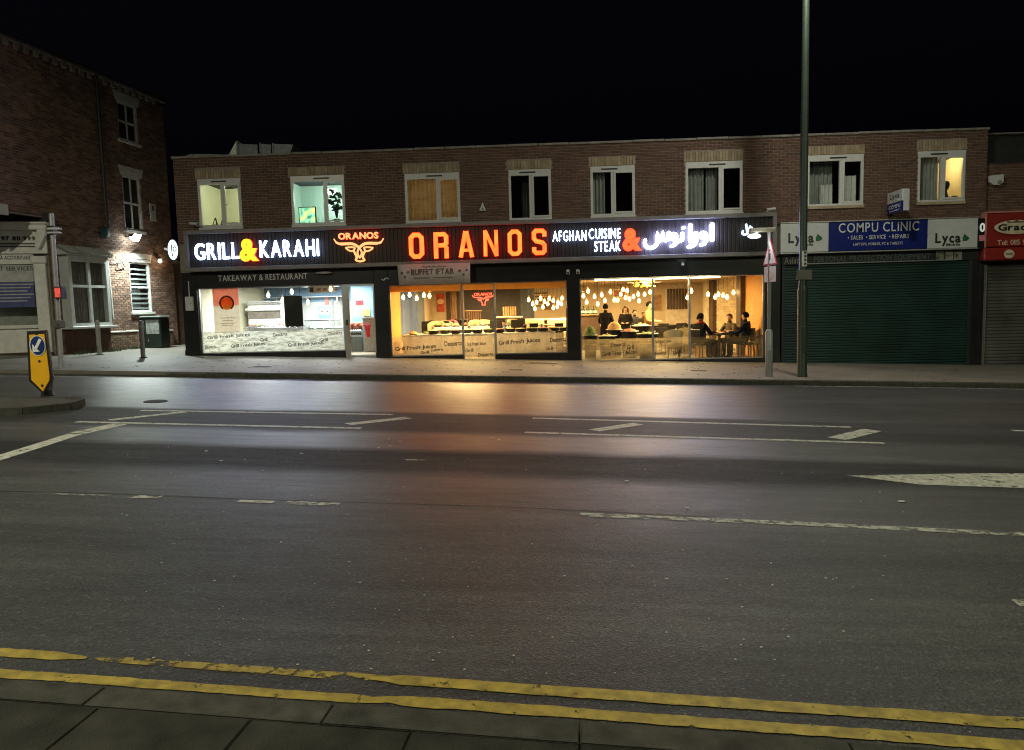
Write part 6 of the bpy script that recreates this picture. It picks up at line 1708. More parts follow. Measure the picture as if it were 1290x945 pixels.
# shallow bay window with a tiled lean-to
BW = M('bay_white_paint', (.52, .54, .52), .5, var=.1)
a, b, c, d = bay; bo = -.32; mb = MB()
mb.box(a, a+.12, bo, 0, c-.05, d); mb.box(b-.12, b, bo, 0, c-.05, d); mb.box(a+.12, b-.12, bo, bo+.1, d-.22, d); mb.box(a+.12, b-.12, bo, bo+.1, c-.05, c+.05)
mm_ = (a+b)/2; zz = c+(d-c)*.55
mb.box(mm_-.05, mm_+.05, bo+.01, bo+.08, c+.05, d-.22); mb.box(a+.12, b-.12, bo+.015, bo+.075, zz-.04, zz+.04)
bo_ = A(mb, 'bay_window', BW)
for (x0, x1) in ((a+.12, mm_-.05), (mm_+.05, b-.12)):
    for (z0, z1) in ((c+.05, zz-.04), (zz+.04, d-.22)): A(MB().box(x0, x1, bo+.04, bo+.046, z0, z1), 'pane', GLASS, bo_)
A(MB().bbox(a-.1, b+.1, bo-.1, 0, c-.13, c-.051, .012), 'sill', BW, bo_)
A(MB().bbox(a+.02, b-.02, bo+.06, 0, zB, c-.131, .01), 'apron', M('dark_brick_apron', (.06, .03, .02), .9), bo_)
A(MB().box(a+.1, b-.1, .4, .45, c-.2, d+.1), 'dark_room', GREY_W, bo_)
cm = MB(); nn_ = 60; Pc = []
for i in range(nn_+1):
    u = a+.13+(b-a-.26)*i/nn_; v = bo+.15+.02*math.sin(i*1.3); Pc += [(u, v, c), (u, v, d-.2)]
cm.add(Pc, [(2*i, 2*i+2, 2*i+3, 2*i+1) for i in range(nn_)]); A(cm, 'net_curtain', M('bay_net', (.16, .155, .14), .9), bo_)
TILE = M('roof_tile', (.10, .06, .045), .8, island=.3)
A(MB().add([(a-.15, bo-.12, d), (b+.15, bo-.12, d), (b+.15, 0, d+.22), (a-.15, 0, d+.22), (a-.15, bo-.12, d-.03), (b+.15, bo-.12, d-.03), (b+.15, 0, d-.03), (a-.15, 0, d-.03)], [(0, 1, 2, 3), (4, 7, 6, 5), (0, 4, 5, 1), (1, 5, 6, 2), (2, 6, 7, 3), (3, 7, 4, 0)]), 'lean_to', BW, bo_)
for k in range(14):
    x0 = a-.13+(b-a+.26)*k/14; A(MB().add([(x0+.01, bo-.16, d+.0), (x0+.13, bo-.16, d+.0), (x0+.13, 0, d+.26), (x0+.01, 0, d+.26), (x0+.07, bo-.16, d+.05), (x0+.07, 0, d+.30)], [(0, 1, 4), (3, 5, 2), (0, 4, 5, 3), (4, 1, 2, 5), (0, 3, 2, 1)]), 'roof_tile', M('pale_roof_tile', (.34, .34, .32), .7, island=.2), bo_)
# small square vent sign on the wall, and a notice board above the shop
for (p0, p1, m, nm) in (((187.5, 256), (196.5, 279.5), LSTONE, 'vent_frame'),):
    x0, z1 = wA(*p0); x1, z0 = wA(*p1); A(MB().bbox(x0, x1, -.03, -.001, z0, z1, .005), nm, m)
    A(MB().box(x0+.12, x1-.12, -.036, -.031, (z0+z1)/2+.05, z1-.08), 'vent_hole', DARKF); A(MB().box(x0+.12, x1-.12, -.036, -.031, z0+.25, (z0+z1)/2-.05), 'vent_hole', DARKF)
x1_, z0_ = wA(9, 271.5); _, z1_ = wA(9, 258); A(MB().bbox(x1_-1.5, x1_, -.06, -.001, z0_, z1_, .006), 'white_board', LSTONE)
# lower rear wing that closes the yard towards the terrace
zR = wA(215, 331)[1]
A(MB().box(sE+.0, sE+7.5, .05, .3, zB, zR), 'rear_wing_wall', LBRICK); A(MB().bbox(sE, sE+7.5, 0, .35, zR, zR+.08, .01), 'rear_wing_coping', STONE)

# ---- canted shopfront under the overhanging corner
C0 = Vector(Aw(sC, 0, 0)[:2]); CDr = Vector((-.95, -.31)).normalized(); CN = Vector((-CDr.y, CDr.x)); CN = CN if CN.y < 0 else -CN
L_ = 3.6; Cst = C0+CDr*L_
TC_ = Matrix(((-CDr.x, -CN.x, 0, Cst.x), (-CDr.y, -CN.y, 0, Cst.y), (0, 0, 1, 0), (0, 0, 0, 1)))   # local x to the right along the front, -y outwards
def wC(px, py, off=0.0):
    d = _ray(px, py); n = Vector((CN.x, CN.y, 0)); p0 = Vector((C0.x, C0.y, 0))+n*off; t = n.dot(p0-CAM_POS)/n.dot(d); p = CAM_POS+d*t
    return (Vector((p.x, p.y))-Cst).dot(-CDr), p.z
SFR = M('shop_grey_paint', (.80, .78, .72), .5, var=.1)
shop = thing('corner_shopfront', 'grey painted corner shopfront with accountants lettering and a blue window poster', 'shopfront', (C0.x, C0.y, gz(C0.x)))
def C(mb, name, mat, parent=shop, **k): mb.v = [tuple(TC_ @ Vector(p)) for p in mb.v]; return mb.build(name, mat, parent, **k)
zc = lambda py: wC(30, py)[1]
e_ = L_
pl0, pl1 = wC(47, 380)[0], wC(62, 380)[0]
C(MB().bbox(0, e_, -.02, .3, zc(317), zc(290), .01), 'fascia', SFR)
C(MB().bbox(0, e_+.06, -.20, .3, zc(290), zc(283), .02), 'cornice', SFR); C(MB().bbox(0, e_+.1, -.26, .3, zc(283), zc(280.5), .01), 'cornice_cap', SFR)
C(MB().prism([(0, zc(280.5)), (e_+.1, zc(280.5)), (e_+.1, zc(268)), (0, zc(268))], -.05, .3), 'soffit', M('dark_soffit', (.03, .028, .025), .8))
C(MB().bbox(0, e_, -.08, .3, zc(319.8), zc(317), .008), 'fascia_moulding', SFR)
C(MB().bbox(pl0, pl1, -.10, .3, gz(C0.x)-.2, zc(323), .01), 'pilaster', SFR)
C(MB().bbox(pl0-.03, pl1+.04, -.16, .3, zc(332), zc(323), .02), 'capital', SFR)
C(MB().prism([(pl1-.12, zc(315)), (pl1+.1, zc(295)), (pl1+.1, zc(286)), (pl1-.12, zc(286))], -.18, -.02), 'console_bracket', SFR)
C(MB().bbox(0, pl0, -.02, .3, gz(C0.x)-.2, zc(414), .01), 'stall_riser', SFR); C(MB().bbox(0, pl0, -.09, .3, zc(414), zc(409.5), .01), 'sill', SFR)
C(MB().bbox(0, pl1, -.14, .3, gz(C0.x)-.3, gz(C0.x)+.10, .02), 'plinth', M('brown_plinth', (.07, .05, .035), .9))
C(MB().bbox(0, pl0, -.01, .2, zc(333), zc(319.8), .006), 'transom', SFR)
C(MB().box(0, pl0, .02, .028, zc(409.5), zc(333)), 'pane', GLASS)
C(MB().box(0, pl0, .6, .65, gz(C0.x), zc(320)), 'dark_room', M('blind_grey', (.42, .42, .38), .8))
C(MB().box(-.5, wC(44, 380)[0], .012, .018, zc(387), zc(355)), 'blue_poster', M('poster_blue', (.07, .08, .24), .5))
C(MB().box(-.5, wC(45, 380)[0], .012, .018, zc(355), zc(334)), 'grey_poster', M('poster_grey', (.5, .5, .48), .5))
def ctext(tx, l, b, r, t, mat, **k):
    X0, Z0 = wC(l, b, .03); X1, _ = wC(r, b, .03); _, Z1 = wC((l+r)/2, t, .03); _, Z0 = wC((l+r)/2, b, .03)
    letters(tx, X0, X1, Z0, Z1, k.pop('Y', -.022), .004, mat, mat, shop, each=False, name='lettering', T=TC_, **k)
ctext('97 80 999', 1.5, 303, 44.5, 297.5, KTXT, bold=.05, gap=.1)
ctext('NA ACCOUNTANTS', -3, 327, 41, 322, KTXT, bold=.02, gap=.08, Y=-.012)
ctext('T SERVICES', -1, 341, 41, 335.5, KTXT, bold=.01, gap=.1, Y=.010)
for k, (yy, w_) in enumerate(((307, 44), (310.5, 44))):
    x1, z = wC(w_, yy, .03); C(MB().box(.2, x1, -.026, -.021, z-.02, z+.02), 'print_line', M('grey_print', (.08, .08, .08), .6))
for k in range(6):
    x1, z = wC(42-(k % 3)*4, 358+k*4.2, .03); C(MB().box(.1, x1, .006, .011, z-.018, z+.018), 'print_line', M('pale_print', (.45, .45, .5), .6))

# ================================================================== BUILDING ON THE RIGHT
RB = thing('right_building', 'dark brick building at the right edge with a grey roller shutter', 'building', (15, .2, gz(15)))
RX = XR+.02; RW = 7.0; RY = .12
zr = lambda py: fac(1268, py, RY)[1]
brickwork(RB, (RX, RY), 1, 0, RW, 3.9, zr(206), [], BRICK, MORT, lambda t: t[0], n_out=(0, -1))
MB().bbox(RX, RX+RW, .35, 9, zr(206), zr(168), .02).build('upper_cladding', M('dark_cladding', (.02, .02, .022), .6, var=.3), RB)
MB().bbox(RX, RX+RW, .2, 9.1, zr(168), zr(166), .02).build('roof_edge', STONE, RB)
MB().bbox(RX, RX+RW, .1, .4, zr(207), zr(204), .02).build('ledge', DARKF, RB)
MB().box(RX+.02, RX+RW, .3, 9, gz(RX+RW)-.5, zr(206)-.01).build('wall_core', MORT, RB)
sxl = fac(1240, 400, .1)[0]
RSH = M('grey_shutter', (.11, .11, .105), .5, .3, var=.4, scale=1.1)
RED = M('red_sign_paint', (.27, .024, .018), .3, var=.08, coat=.2)
def rsh():
    x0, x1, zt, y = RX+.1, RX+4.4, fac(1265, 332, .05)[1], .16
    mb = MB(); pitch = .095; z = gz(x1)-.05; prof = []
    while z < zt: prof += [(y, z), (y-.02, z+pitch*.3), (y-.02, z+pitch*.7), (y, z+pitch*.95)]; z += pitch
    P = []
    for (yy, zz) in prof: P += [(x0, yy, zz), (x1, yy, zz)]
    mb.add(P, [(2*i, 2*i+1, 2*i+3, 2*i+2) for i in range(len(prof)-1)])
    o = mb.build('shutter', RSH, RB)
    MB().bbox(x0-.09, x0+.02, .06, .28, gz(x0)-.3, zt, .006).build('guide_rail', M('rail_grey', (.28, .27, .25), .4, .3), o)
rsh()
MB().bbox(RX+.02, RX+RW, .1, .29, gz(RX+5)-.5, fac(1265, 332, .05)[1]+1.4).build('pier', MORT, RB) if False else None
rsg = thing('red_shop_sign', 'red shop fascia with a cream oval logo at the right edge', 'sign', (RX+2, -.2, 3))
Yr = -.22
X0, Z1 = fac(1243.5, 269, Yr); _, Z0 = fac(1243.5, 311.5, Yr)
MB().bbox(X0, X0+5, Yr, .11, Z0, Z1, .02).build('panel', RED, rsg)
MB().bbox(X0-.05, X0-.002, Yr-.02, .1, Z0-.02, Z1+.02, .006).build('edge_trim', M('red_trim', (.5, .2, .17), .4), rsg)
MB().bbox(X0, X0+5, Yr-.02, .1, Z1+.001, Z1+.05, .006).build('top_trim', M('red_trim', (.5, .2, .17), .4), rsg)
cx, cz = fac(1280, 286, Yr); ra, rb_ = fac(1280, 286, Yr)[0]-fac(1250.5, 286, Yr)[0], fac(1280, 276, Yr)[1]-fac(1280, 286, Yr)[1]
OV = M('cream_oval', (.62, .55, .40), .4)
ov = lambda k_: [(cx+ra*k_*math.cos(t*math.pi/16), cz+rb_*k_*math.sin(t*math.pi/16)) for t in range(32)]
MB().prism(ov(1), Yr-.012, Yr-.001).build('oval', OV, rsg)
MB().ribbon(ov(.98), .035, Yr-.017, Yr-.0125, closed=True).build('oval_rim', M('dark_red', (.2, .01, .01), .4), rsg)
X1_, z0_ = fac(1257, 291, Yr); z1_ = fac(1257, 282.5, Yr)[1]
letters("Grace's", X1_, X1_+1.15, z0_, z1_, Yr-.0135, .004, KTXT, KTXT, rsg, each=False, name='lettering', bold=.035, gap=.06)
MB().prism([(cx-.22, cz+rb_*.55), (cx+.22, cz+rb_*.55), (cx+.28, cz+rb_*.8), (cx+.1, cz+rb_*.66), (cx, cz+rb_*.9), (cx-.1, cz+rb_*.66), (cx-.28, cz+rb_*.8)], Yr-.017, Yr-.0125).build('crown_mark', M('brown_print', (.15, .06, .03), .5), rsg)
X1_, z0_ = fac(1256, 309, Yr); z1_ = fac(1256, 302.5, Yr)[1]
letters('Tel: 0115 9', X1_, fac(1292, 309, Yr)[0], z0_, z1_, Yr-.001, .004, OV, OV, rsg, each=False, name='lettering', bold=.005, gap=.08)
# red awning cassette with a round emblem
aw = thing('awning_box', 'red awning cassette with a round pale emblem under the red fascia', 'awning', (RX+2, -.3, 2.8))
_, Zb = fac(1243, 328.5, -.3); Zt = fac(1243, 312.5, -.3)[1]
xa = fac(1240, 320, -.3)[0]
MB().bbox(xa, xa+5, -.30, .11, Zb, Zt, .03).build('cassette', RED, aw)
cx, cz = fac(1271.5, 320, -.31); r = .14
MB().prism([(cx+r*math.cos(t*math.pi/10), cz+r*.85*math.sin(t*math.pi/10)) for t in range(20)], -.308, -.3005).build('emblem', OV, aw)
MB().ribbon([(cx-.09, cz), (cx+.09, cz)], .03, -.312, -.3085).build('emblem_bar', M('brown_print', (.15, .06, .03), .5), aw)
# burglar alarm box
X, Z = fac(1255, 226, .0)
al = thing('alarm_box', 'white burglar alarm box on the brick above the red sign', 'alarm', (X, .1, Z))
MB().prism([(X-.19, Z+.1), (X+.19, Z+.13), (X+.19, Z-.08), (X+.1, Z-.15), (X-.08, Z-.15), (X-.19, Z-.06)], -.02, RY-.013).build('case', UPVC, al)
MB().bbox(X+.02, X+.13, -.035, -.021, Z-.12, Z-.03, .008).build('strobe', M('strobe_grey', (.3, .3, .32), .3), al)

# ================================================================== THINGS ON THE TERRACE WALL
def cctv(px, py, Y, dirx, label):
    X, Z = fac(px, py, Y); t = thing('security_camera', label, 'camera', (X, Y, Z))
    MB().bbox(X-.06, X+.06, Y+.14, Y+.2, Z-.02, Z+.1, .01).build('wall_plate', UPVC, t)
    MB().tube((X, Y+.14, Z+.04), (X-dirx*.04, Y+.02, Z+.05), .02, n=8).build('arm', UPVC, t)
    MB().tube((X-dirx*.14, Y, Z+.06), (X+dirx*.12, Y-.06, Z+.03), .04, n=10).build('housing', UPVC, t)
    MB().tube((X+dirx*.12, Y-.06, Z+.03), (X+dirx*.135, Y-.063, Z+.028), .032, n=10).build('lens', DARKF, t)
cctv(245.5, 284, -.2, 1, 'white security camera at the left end of the terrace above the sign')
cctv(970, 266, -.2, -1, 'dull security camera above the right end of the restaurant sign')
X, Z = fac(608, 260.5, -.05)
ab = thing('triangular_alarm', 'small white triangular alarm between the curtained and the dark window', 'alarm', (X, 0, Z))
MB().prism([(X-.10, Z-.11), (X+.10, Z-.11), (X, Z+.13)], -.07, -.0165).build('case', UPVC, ab); MB().prism([(X-.03, Z-.08), (X+.03, Z-.08), (X, Z-.02)], -.076, -.0705).build('lens', DARKF, ab)
X0, Z1 = fac(232.5, 374, SF-.1); X1, Z0 = fac(243, 391.5, SF-.1)
mt = thing('meter_box', 'white meter box on the black pillar left of the takeaway', 'meter box', ((X0+X1)/2, SF, Z0))
MB().bbox(X0, X1, SF-.10, SF, Z0, Z1, .012).build('case', UPVC, mt); MB().bbox(X0+.02, X1-.02, SF-.108, SF-.101, Z0+.03, Z1-.03, .004).build('door', UPVC, mt)
MB().bbox(X1-.05, X1-.03, SF-.115, SF-.109, (Z0+Z1)/2-.02, (Z0+Z1)/2+.03, .002).build('latch', DARKF, mt); MB().tube(((X0+X1)/2, SF-.03, Z1), ((X0+X1)/2, SF-.03, Z1+.45), .015, n=6).build('conduit', UPVC, mt)
# lit oval sign projecting into the yard
X, Z = fac(219.5, 315, .5)
og = thing('oval_light_sign', 'lit white oval projecting sign at the left end of the terrace', 'sign', (X, .5, Z))
Y0_ = .42
elp = lambda k_, n=24: [(X+.17*k_*math.cos(t*2*math.pi/n), Z+.33*k_*math.sin(t*2*math.pi/n)) for t in range(n)]
MB().prism(elp(1.0), Y0_, Y0_+.12).build('case', M('blue_case', (.04, .08, .14), .4), og)
MB().prism(elp(.90), Y0_-.006, Y0_-.001).build('lit_face', E('oval_face', (.75, .93, 1.0), 2.2), og)
MB().ribbon(catmull([(X-.02, Z-.20), (X-.03, Z-.05), (X-.03, Z+.16)], 4), .03, Y0_-.012, Y0_-.0065).build('mark', M('teal_mark', (.02, .12, .16), .5), og)
MB().ribbon([(X+.06+.05*math.cos(t*math.pi/4), Z+.02+.07*math.sin(t*math.pi/4)) for t in range(8)], .025, Y0_-.012, Y0_-.0065, closed=True).build('mark', M('green_mark', (.05, .3, .15), .5), og)
MB().tube((X-.16, Y0_+.06, Z), (X-.30, Y0_+.1, Z+.05), .03, n=8).build('side_lamp', E('side_lamp', (1, .95, .9), .5), og)
MB().box(X+.15, XL+.02, Y0_+.03, Y0_+.09, Z-.03, Z+.03).build('bracket', DARKF, og)

# ================================================================== LAMPS AND FITTINGS ON THE CORNER BUILDING
fl = thing('floodlight', 'glaring white floodlight on the brick over the blinded window', 'floodlight', Aw(lamp_s, .3, lamp_z))
def A2(mb, name, mat, parent, **k): mb.v = [tuple(TA @ Vector(p)) for p in mb.v]; return mb.build(name, mat, parent, **k)
A2(MB().box(lamp_s-.03, lamp_s+.03, -.30, 0, lamp_z+.08, lamp_z+.13), 'bracket', DARKF, fl)
A2(MB().bbox(lamp_s-.17, lamp_s+.17, -.45, -.25, lamp_z+.06, lamp_z+.16, .015), 'housing', DARKF, fl)
A2(MB().add([(lamp_s-.17, -.48, lamp_z+.15), (lamp_s+.17, -.48, lamp_z+.15), (lamp_s+.17, -.36, lamp_z-.06), (lamp_s-.17, -.36, lamp_z-.06), (lamp_s-.15, -.27, lamp_z+.055), (lamp_s+.15, -.27, lamp_z+.055)], [(0, 1, 2, 3), (3, 2, 5, 4), (0, 3, 4), (1, 5, 2)]), 'lit_lens', E('flood_lens', (.88, 1.0, .98), 60.0), fl)
p = Aw(lamp_s, .62, lamp_z-.06)
ld = bpy.data.lights.new('flood_beam', 'SPOT'); ld.energy = 1450; ld.color = (.86, 1.0, .94); ld.spot_size = R_(152); ld.spot_blend = 1.0; ld.shadow_soft_size = .06
lo_ = bpy.data.objects.new('flood_beam', ld); col.objects.link(lo_); lo_.parent = fl; lo_.location = Vector(p)-Vector(Aw(lamp_s, .3, lamp_z))
dirv = Vector((PN.x*.12, PN.y*.12-.12, -.95)).normalized(); lo_.rotation_euler = dirv.to_track_quat('-Z', 'Y').to_euler()
# warm wall lantern
ls, lz = wA(201.5, 329, .15)
ln_ = thing('wall_lantern', 'small warm wall lantern on the brick beside the oval sign', 'lantern', Aw(ls, .15, lz))
A2(MB().box(ls-.02, ls+.02, -.15, 0, lz+.12, lz+.15), 'arm', DARKF, ln_)
A2(MB().lathe([(.02, .16), (.09, .10), (.08, .09)], 8, (ls, -.15, lz)), 'cap', DARKF, ln_)
A2(MB().ball((ls, -.15, lz), .07, 10, 7), 'globe', E('lantern_globe', (1, .78, .5), 7), ln_, smooth=True)
lamp_in(*Aw(ls, .3, lz), 7, (1, .72, .42), ln_, .05)
# satellite dish-like round plate and slack cables
ds, dz_ = wA(133.5, 293, .25)
dsh = thing('round_wall_plate', 'round bluish dish on the brick left of the floodlight', 'dish', Aw(ds, .25, dz_))
A2(MB().ball((ds, -.22, dz_), .2, 16, 8, sq=(1, .22, 1)), 'dish', M('teal_dish', (.03, .09, .11), .5), dsh, smooth=True); A2(MB().box(ds-.02, ds+.02, -.2, 0, dz_-.02, dz_+.02), 'arm', DARKF, dsh)
def cable(pts, label, r=.012):
    c = [wA(a, b, .06) for a, b in pts]; P = catmull(c, 5); t = MB().path([(s, -.06, z) for s, z in P], r, 5)
    t.v = [tuple(TA @ Vector(q)) for q in t.v]; tag(t.build('cable', CORD), label, 'cable')
cable([(118, 313), (128, 318), (140, 330), (148, 331), (152, 328), (156, 334)], 'black cable sagging from the lean-to tiles under the floodlight')
cable([(158, 336), (150, 338), (149, 333), (162, 320), (175, 312)], 'black cable rising past the lintel of the blinded window', .014)
cable([(133, 321), (141, 314), (152, 307), (157, 303)], 'thin black cable feeding the floodlight', .008)
# black litter bin with a notice
bp_ = gnd(190, 438.5)
bs = (Vector((bp_.x, bp_.y))-A0).dot(PD); boff = (Vector((bp_.x, bp_.y))-A0).dot(PN)
X0, _ = fac(171, 420, bp_.y); X1, _ = fac(203, 420, bp_.y); gzb = gz(bp_.x); zt = fac(188, 398, bp_.y)[1]
bin_ = thing('litter_bin', 'dark green litter bin with a pale notice against the brick plinth', 'bin', ((X0+X1)/2, bp_.y, gzb))
BINM = M('bin_green', (.012, .022, .016), .4, var=.15)
MB().bbox(X0+.05, X1, bp_.y, bp_.y+.6, gzb, zt-.07, .03).build('body', BINM, bin_)
MB().bbox(X0, X1+.03, bp_.y-.04, bp_.y+.64, zt-.07, zt, .03).build('lid', M('bin_lid', (.10, .13, .11), .5), bin_)
MB().box(X0+.38, X1-.06, bp_.y-.006, bp_.y-.001, zt-.62, zt-.15).build('notice', M('notice_grey', (.28, .30, .28), .5, var=.5, scale=8), bin_)
MB().bbox(X0+.10, X0+.32, bp_.y-.012, bp_.y-.001, zt-.26, zt-.16, .006).build('slot_plate', M('notice_grey', (.28, .30, .28), .5), bin_)
MB().bbox(X0+.42, X0+.46, bp_.y-.02, bp_.y-.001, gzb+.22, gzb+.32, .004).build('lock', STEEL, bin_)
# bollards
def bollard(px, py, h, label):
    g = gnd(px, py); t = thing('bollard', label, 'bollard', (g.x, g.y, gz(g.x)), group='grey bollards on the forecourt')
    c = (g.x, g.y, gz(g.x))
    MB().lathe([(.062, -.02), (.062, h-.10), (.060, h-.03), (.045, h-.005), (.01, h)], 14, c).build('post', M('bollard_grey', (.34, .33, .30), .6, var=.2), t, smooth=True)
    MB().lathe([(.064, h-.20), (.0655, h-.20), (.0655, h-.14), (.064, h-.14)], 14, c).build('band', M('reflective_band', (.5, .5, .46), .4), t)
    MB().lathe([(.11, -.01), (.11, .012), (.063, .02)], 14, c).build('base_collar', M('collar_tar', (.05, .05, .05), .8), t)
bollard(125.5, 447, 1.02, 'grey bollard in front of the bay window, farther from the takeaway'); bollard(180.5, 450.5, 1.06, 'grey bollard in front of the litter bin, nearer the takeaway')
# weeds along the plinth
wd = MB(); rs = random.Random(4)
for k in range(160):
    s = rs.uniform(bay[0]-.2, win0[0]); o_ = rs.uniform(.10, .30); h = rs.uniform(.03, .14); x, y, _ = Aw(s, o_+.3*(s < bay[1]), 0); z = gz(x)
    dx_, dy_ = rs.uniform(-.06, .06), rs.uniform(-.06, .06); wd.add([(x-.02, y, z), (x+.02, y, z), (x+dx_, y+dy_, z+h)], [(0, 1, 2)])
tag(wd.build('weeds', M('weed_green', (.07, .09, .04), .8)), 'low weeds along the foot of the corner building', 'weeds', kind='stuff')
# ---- grey pole with a red lit box
g = gnd(77.5, 463.5); gzp = gz(g.x)
top = fac(64.5, 270, g.y)
pole = thing('crossing_pole', 'plain grey metal pole with a small red lit box on the forecourt', 'pole', (g.x, g.y, gzp))
POLE = M('galvanised', (.42, .43, .42), .45, .5, var=.12)
zt = top[1]; dxp = (fac(64.5, 270, g.y)[0]-g.x)
MB().tube((g.x, g.y, gzp-.05), (g.x+dxp, g.y, zt), .057, n=14).build('shaft', POLE, pole, smooth=True)
MB().tube((g.x+dxp*.97, g.y, zt), (g.x+dxp*1.0, g.y, zt+.02), .045, n=12).build('cap', POLE, pole)
def on(py, dx_=0.0): z = fac(70, py, g.y)[1]; return g.x+dxp*(z-gzp)/(zt-gzp)+dx_, z
x_, z_ = on(289); MB().bbox(x_-.07, x_+.20, g.y-.09, g.y+.05, z_-.015, z_+.035, .006).bbox(x_-.07, x_+.20, g.y-.09, g.y+.05, z_-.10, z_-.06, .006).build('clamp', UPVC, pole)
MB().bbox(x_-.075, x_+.07, g.y-.08, g.y+.08, z_-.13, z_+.08, .006).build('clamp_band', DARKF, pole)
x_, z_ = on(369); MB().bbox(x_+.02, x_+.20, g.y-.13, g.y+.07, z_-.14, z_+.14, .012).build('signal_box', DARKF, pole)
MB().bbox(x_+.05, x_+.18, g.y-.14, g.y-.131, z_-.11, z_+.11, .003).build('red_lens', E('red_lens', (1.0, .06, .03), .75, var=.5, scale=9), pole)
x_, z_ = on(408); MB().bbox(x_-.07, x_+.12, g.y-.12, g.y+.07, z_-.1, z_+.08, .02).build('push_button_box', M('button_box', (.12, .11, .09), .5), pole)
MB().tube((x_+.07, g.y-.12, z_), (x_+.07, g.y-.15, z_), .03, n=10).build('push_button', STEEL, pole)
# ---- keep-left bollard sign on the island
g = gnd(52, 500, RH+.10); zi = gz(g.x)+RH+.10
kl = thing('keep_left_sign', 'yellow keep-left sign with a blue arrow disc on the traffic island', 'traffic sign', (g.x, g.y, zi))
def kf(px, py): return fac(px, py, g.y-.1)
YEL = M('sign_yellow', (.78, .40, .012), .4, var=.06); SGB = M('sign_black', (.012, .012, .010), .45); BLU = M('sign_blue', (.012, .03, .13), .35); WHI = M('sign_white', (.68, .68, .66), .4)
fp = [kf(33.5, 417.5), kf(57.5, 416), kf(65.2, 475), kf(64.5, 481.5), kf(54.5, 496.5), kf(36.5, 480.5)]
fp = [(a, b) for a, b in fp]
MB().prism(fp, g.y-.10, g.y-.06).build('front_board', SGB, kl)
c_ = (sum(a for a, b in fp)/6, sum(b for a, b in fp)/6)
inner = [(c_[0]+(a-c_[0])*.80, c_[1]+(b-c_[1])*.90) for a, b in fp]
MB().prism(inner, g.y-.106, g.y-.1005).build('yellow_face', YEL, kl)
# the body behind, seen at the left edge
side = [kf(27.5, 418), kf(34, 417.5), kf(37, 480.5), kf(33, 478)]
bk = MB(); y0, y1 = g.y-.06, g.y+.20
dx_ = fp[0][0]-side[0][0]
bk.v = [(fp[0][0], y0, fp[0][1]-.01), (fp[5][0], y0, fp[5][1]), (fp[4][0], y0, fp[4][1]), (fp[2][0]-.03, y0, fp[2][1]), (fp[1][0]-.03, y0, fp[1][1]-.01)]+[(a-dx_*1.7, y1, b) for a, b in ((fp[0][0], fp[0][1]-.01), (fp[5][0], fp[5][1]), (fp[4][0]+.08, fp[4][1]), (fp[2][0]-.03, fp[2][1]), (fp[1][0]-.03, fp[1][1]-.01))]
bk.f = [(0, 1, 2, 3, 4), (9, 8, 7, 6, 5)]+[(i, (i+1) % 5, 5+(i+1) % 5, 5+i) for i in range(5)]; bk.mi = [0]*7
bk.build('body', SGB, kl)
def lerp(a, b, t): return a+(b-a)*t
st_ = MB()
a0, a1 = fp[0], fp[5]
def sp_(u, v): # u depth share 0..1, v up share 0..1 on the left flank
    bx_ = lerp(lerp(a1[0], a0[0], v), lerp(a1[0], a0[0], v)-dx_*1.7, u); return (bx_-.004, lerp(y0, y1, u), lerp(a1[1], a0[1]-.01, v))
st_.add([sp_(.3, .06), sp_(.3, .95), sp_(.75, .95), sp_(.75, .06)], [(0, 1, 2, 3)]); st_.build('yellow_strip', M('dull_yellow', (.30, .22, .05), .5), kl)
dc = kf(48, 435.5); rx_ = kf(58, 435)[0]-dc[0]; rz_ = kf(48, 422.5)[1]-dc[1]
MB().prism([(dc[0]+rx_*math.cos(t*math.pi/12), dc[1]+rz_*math.sin(t*math.pi/12)) for t in range(24)], g.y-.112, g.y-.1065).build('blue_disc', BLU, kl)
MB().ribbon([(dc[0]+rx_*.96*math.cos(t*math.pi/12), dc[1]+rz_*.96*math.sin(t*math.pi/12)) for t in range(24)], .012, g.y-.115, g.y-.1125, closed=True).build('disc_rim', WHI, kl)
ap = MB(); q = lambda u, v: (dc[0]+rx_*u, dc[1]+rz_*v)
ap.ribbon([q(.42, .62), q(-.30, -.32)], rx_*.36, g.y-.118, g.y-.113); ap.prism([q(-.62, .15), q(-.66, -.62), q(.22, -.58), q(.0, -.38), q(-.42, -.36), q(-.44, -.02)], g.y-.1188, g.y-.113)
ap.build('arrow', WHI, kl)
for (a, b) in ((46.3, 420.8), (50, 455.2), (53.7, 485.8)):
    X, Z = kf(a, b); MB().prism([(X+.022*math.cos(t*math.pi/4), Z+.022*math.sin(t*math.pi/4)) for t in range(8)], g.y-.112, g.y-.1065).build('bolt', SGB, kl)
bz = fp[4][1]
MB().lathe([(.10, 0), (.10, .03), (.085, .04), (.085, bz-zi+.05)], 12, (fp[4][0]-.02, g.y+.02, zi)).build('socket_base', SGB, kl, smooth=True)

# ================================================================== POSTS ON THE RIGHT
g = gnd(968.5, 474.5); gzp = gz(g.x)
spost = thing('warning_sign_post', 'grey post with a narrow-seen triangular warning sign and white plate', 'sign post', (g.x, g.y, gzp))
PGREY = M('post_grey', (.25, .25, .25), .45, .3, var=.12)
zc_ = fac(968, 416, g.y)[1]; ztp = fac(968, 292, g.y)[1]
MB().lathe([(.085, -.03), (.085, zc_-gzp-.04), (.06, zc_-gzp), (.045, zc_-gzp+.02)], 14, (g.x, g.y, gzp)).build('lower_tube', PGREY, spost, smooth=True)
MB().tube((g.x, g.y, zc_), (g.x, g.y, ztp), .042, n=12).build('upper_tube', PGREY, spost, smooth=True)
MB().bbox(g.x-.04, g.x+.04, g.y-.09, g.y-.083, gzp+.35, gzp+.62, .003).build('service_door', PGREY, spost)
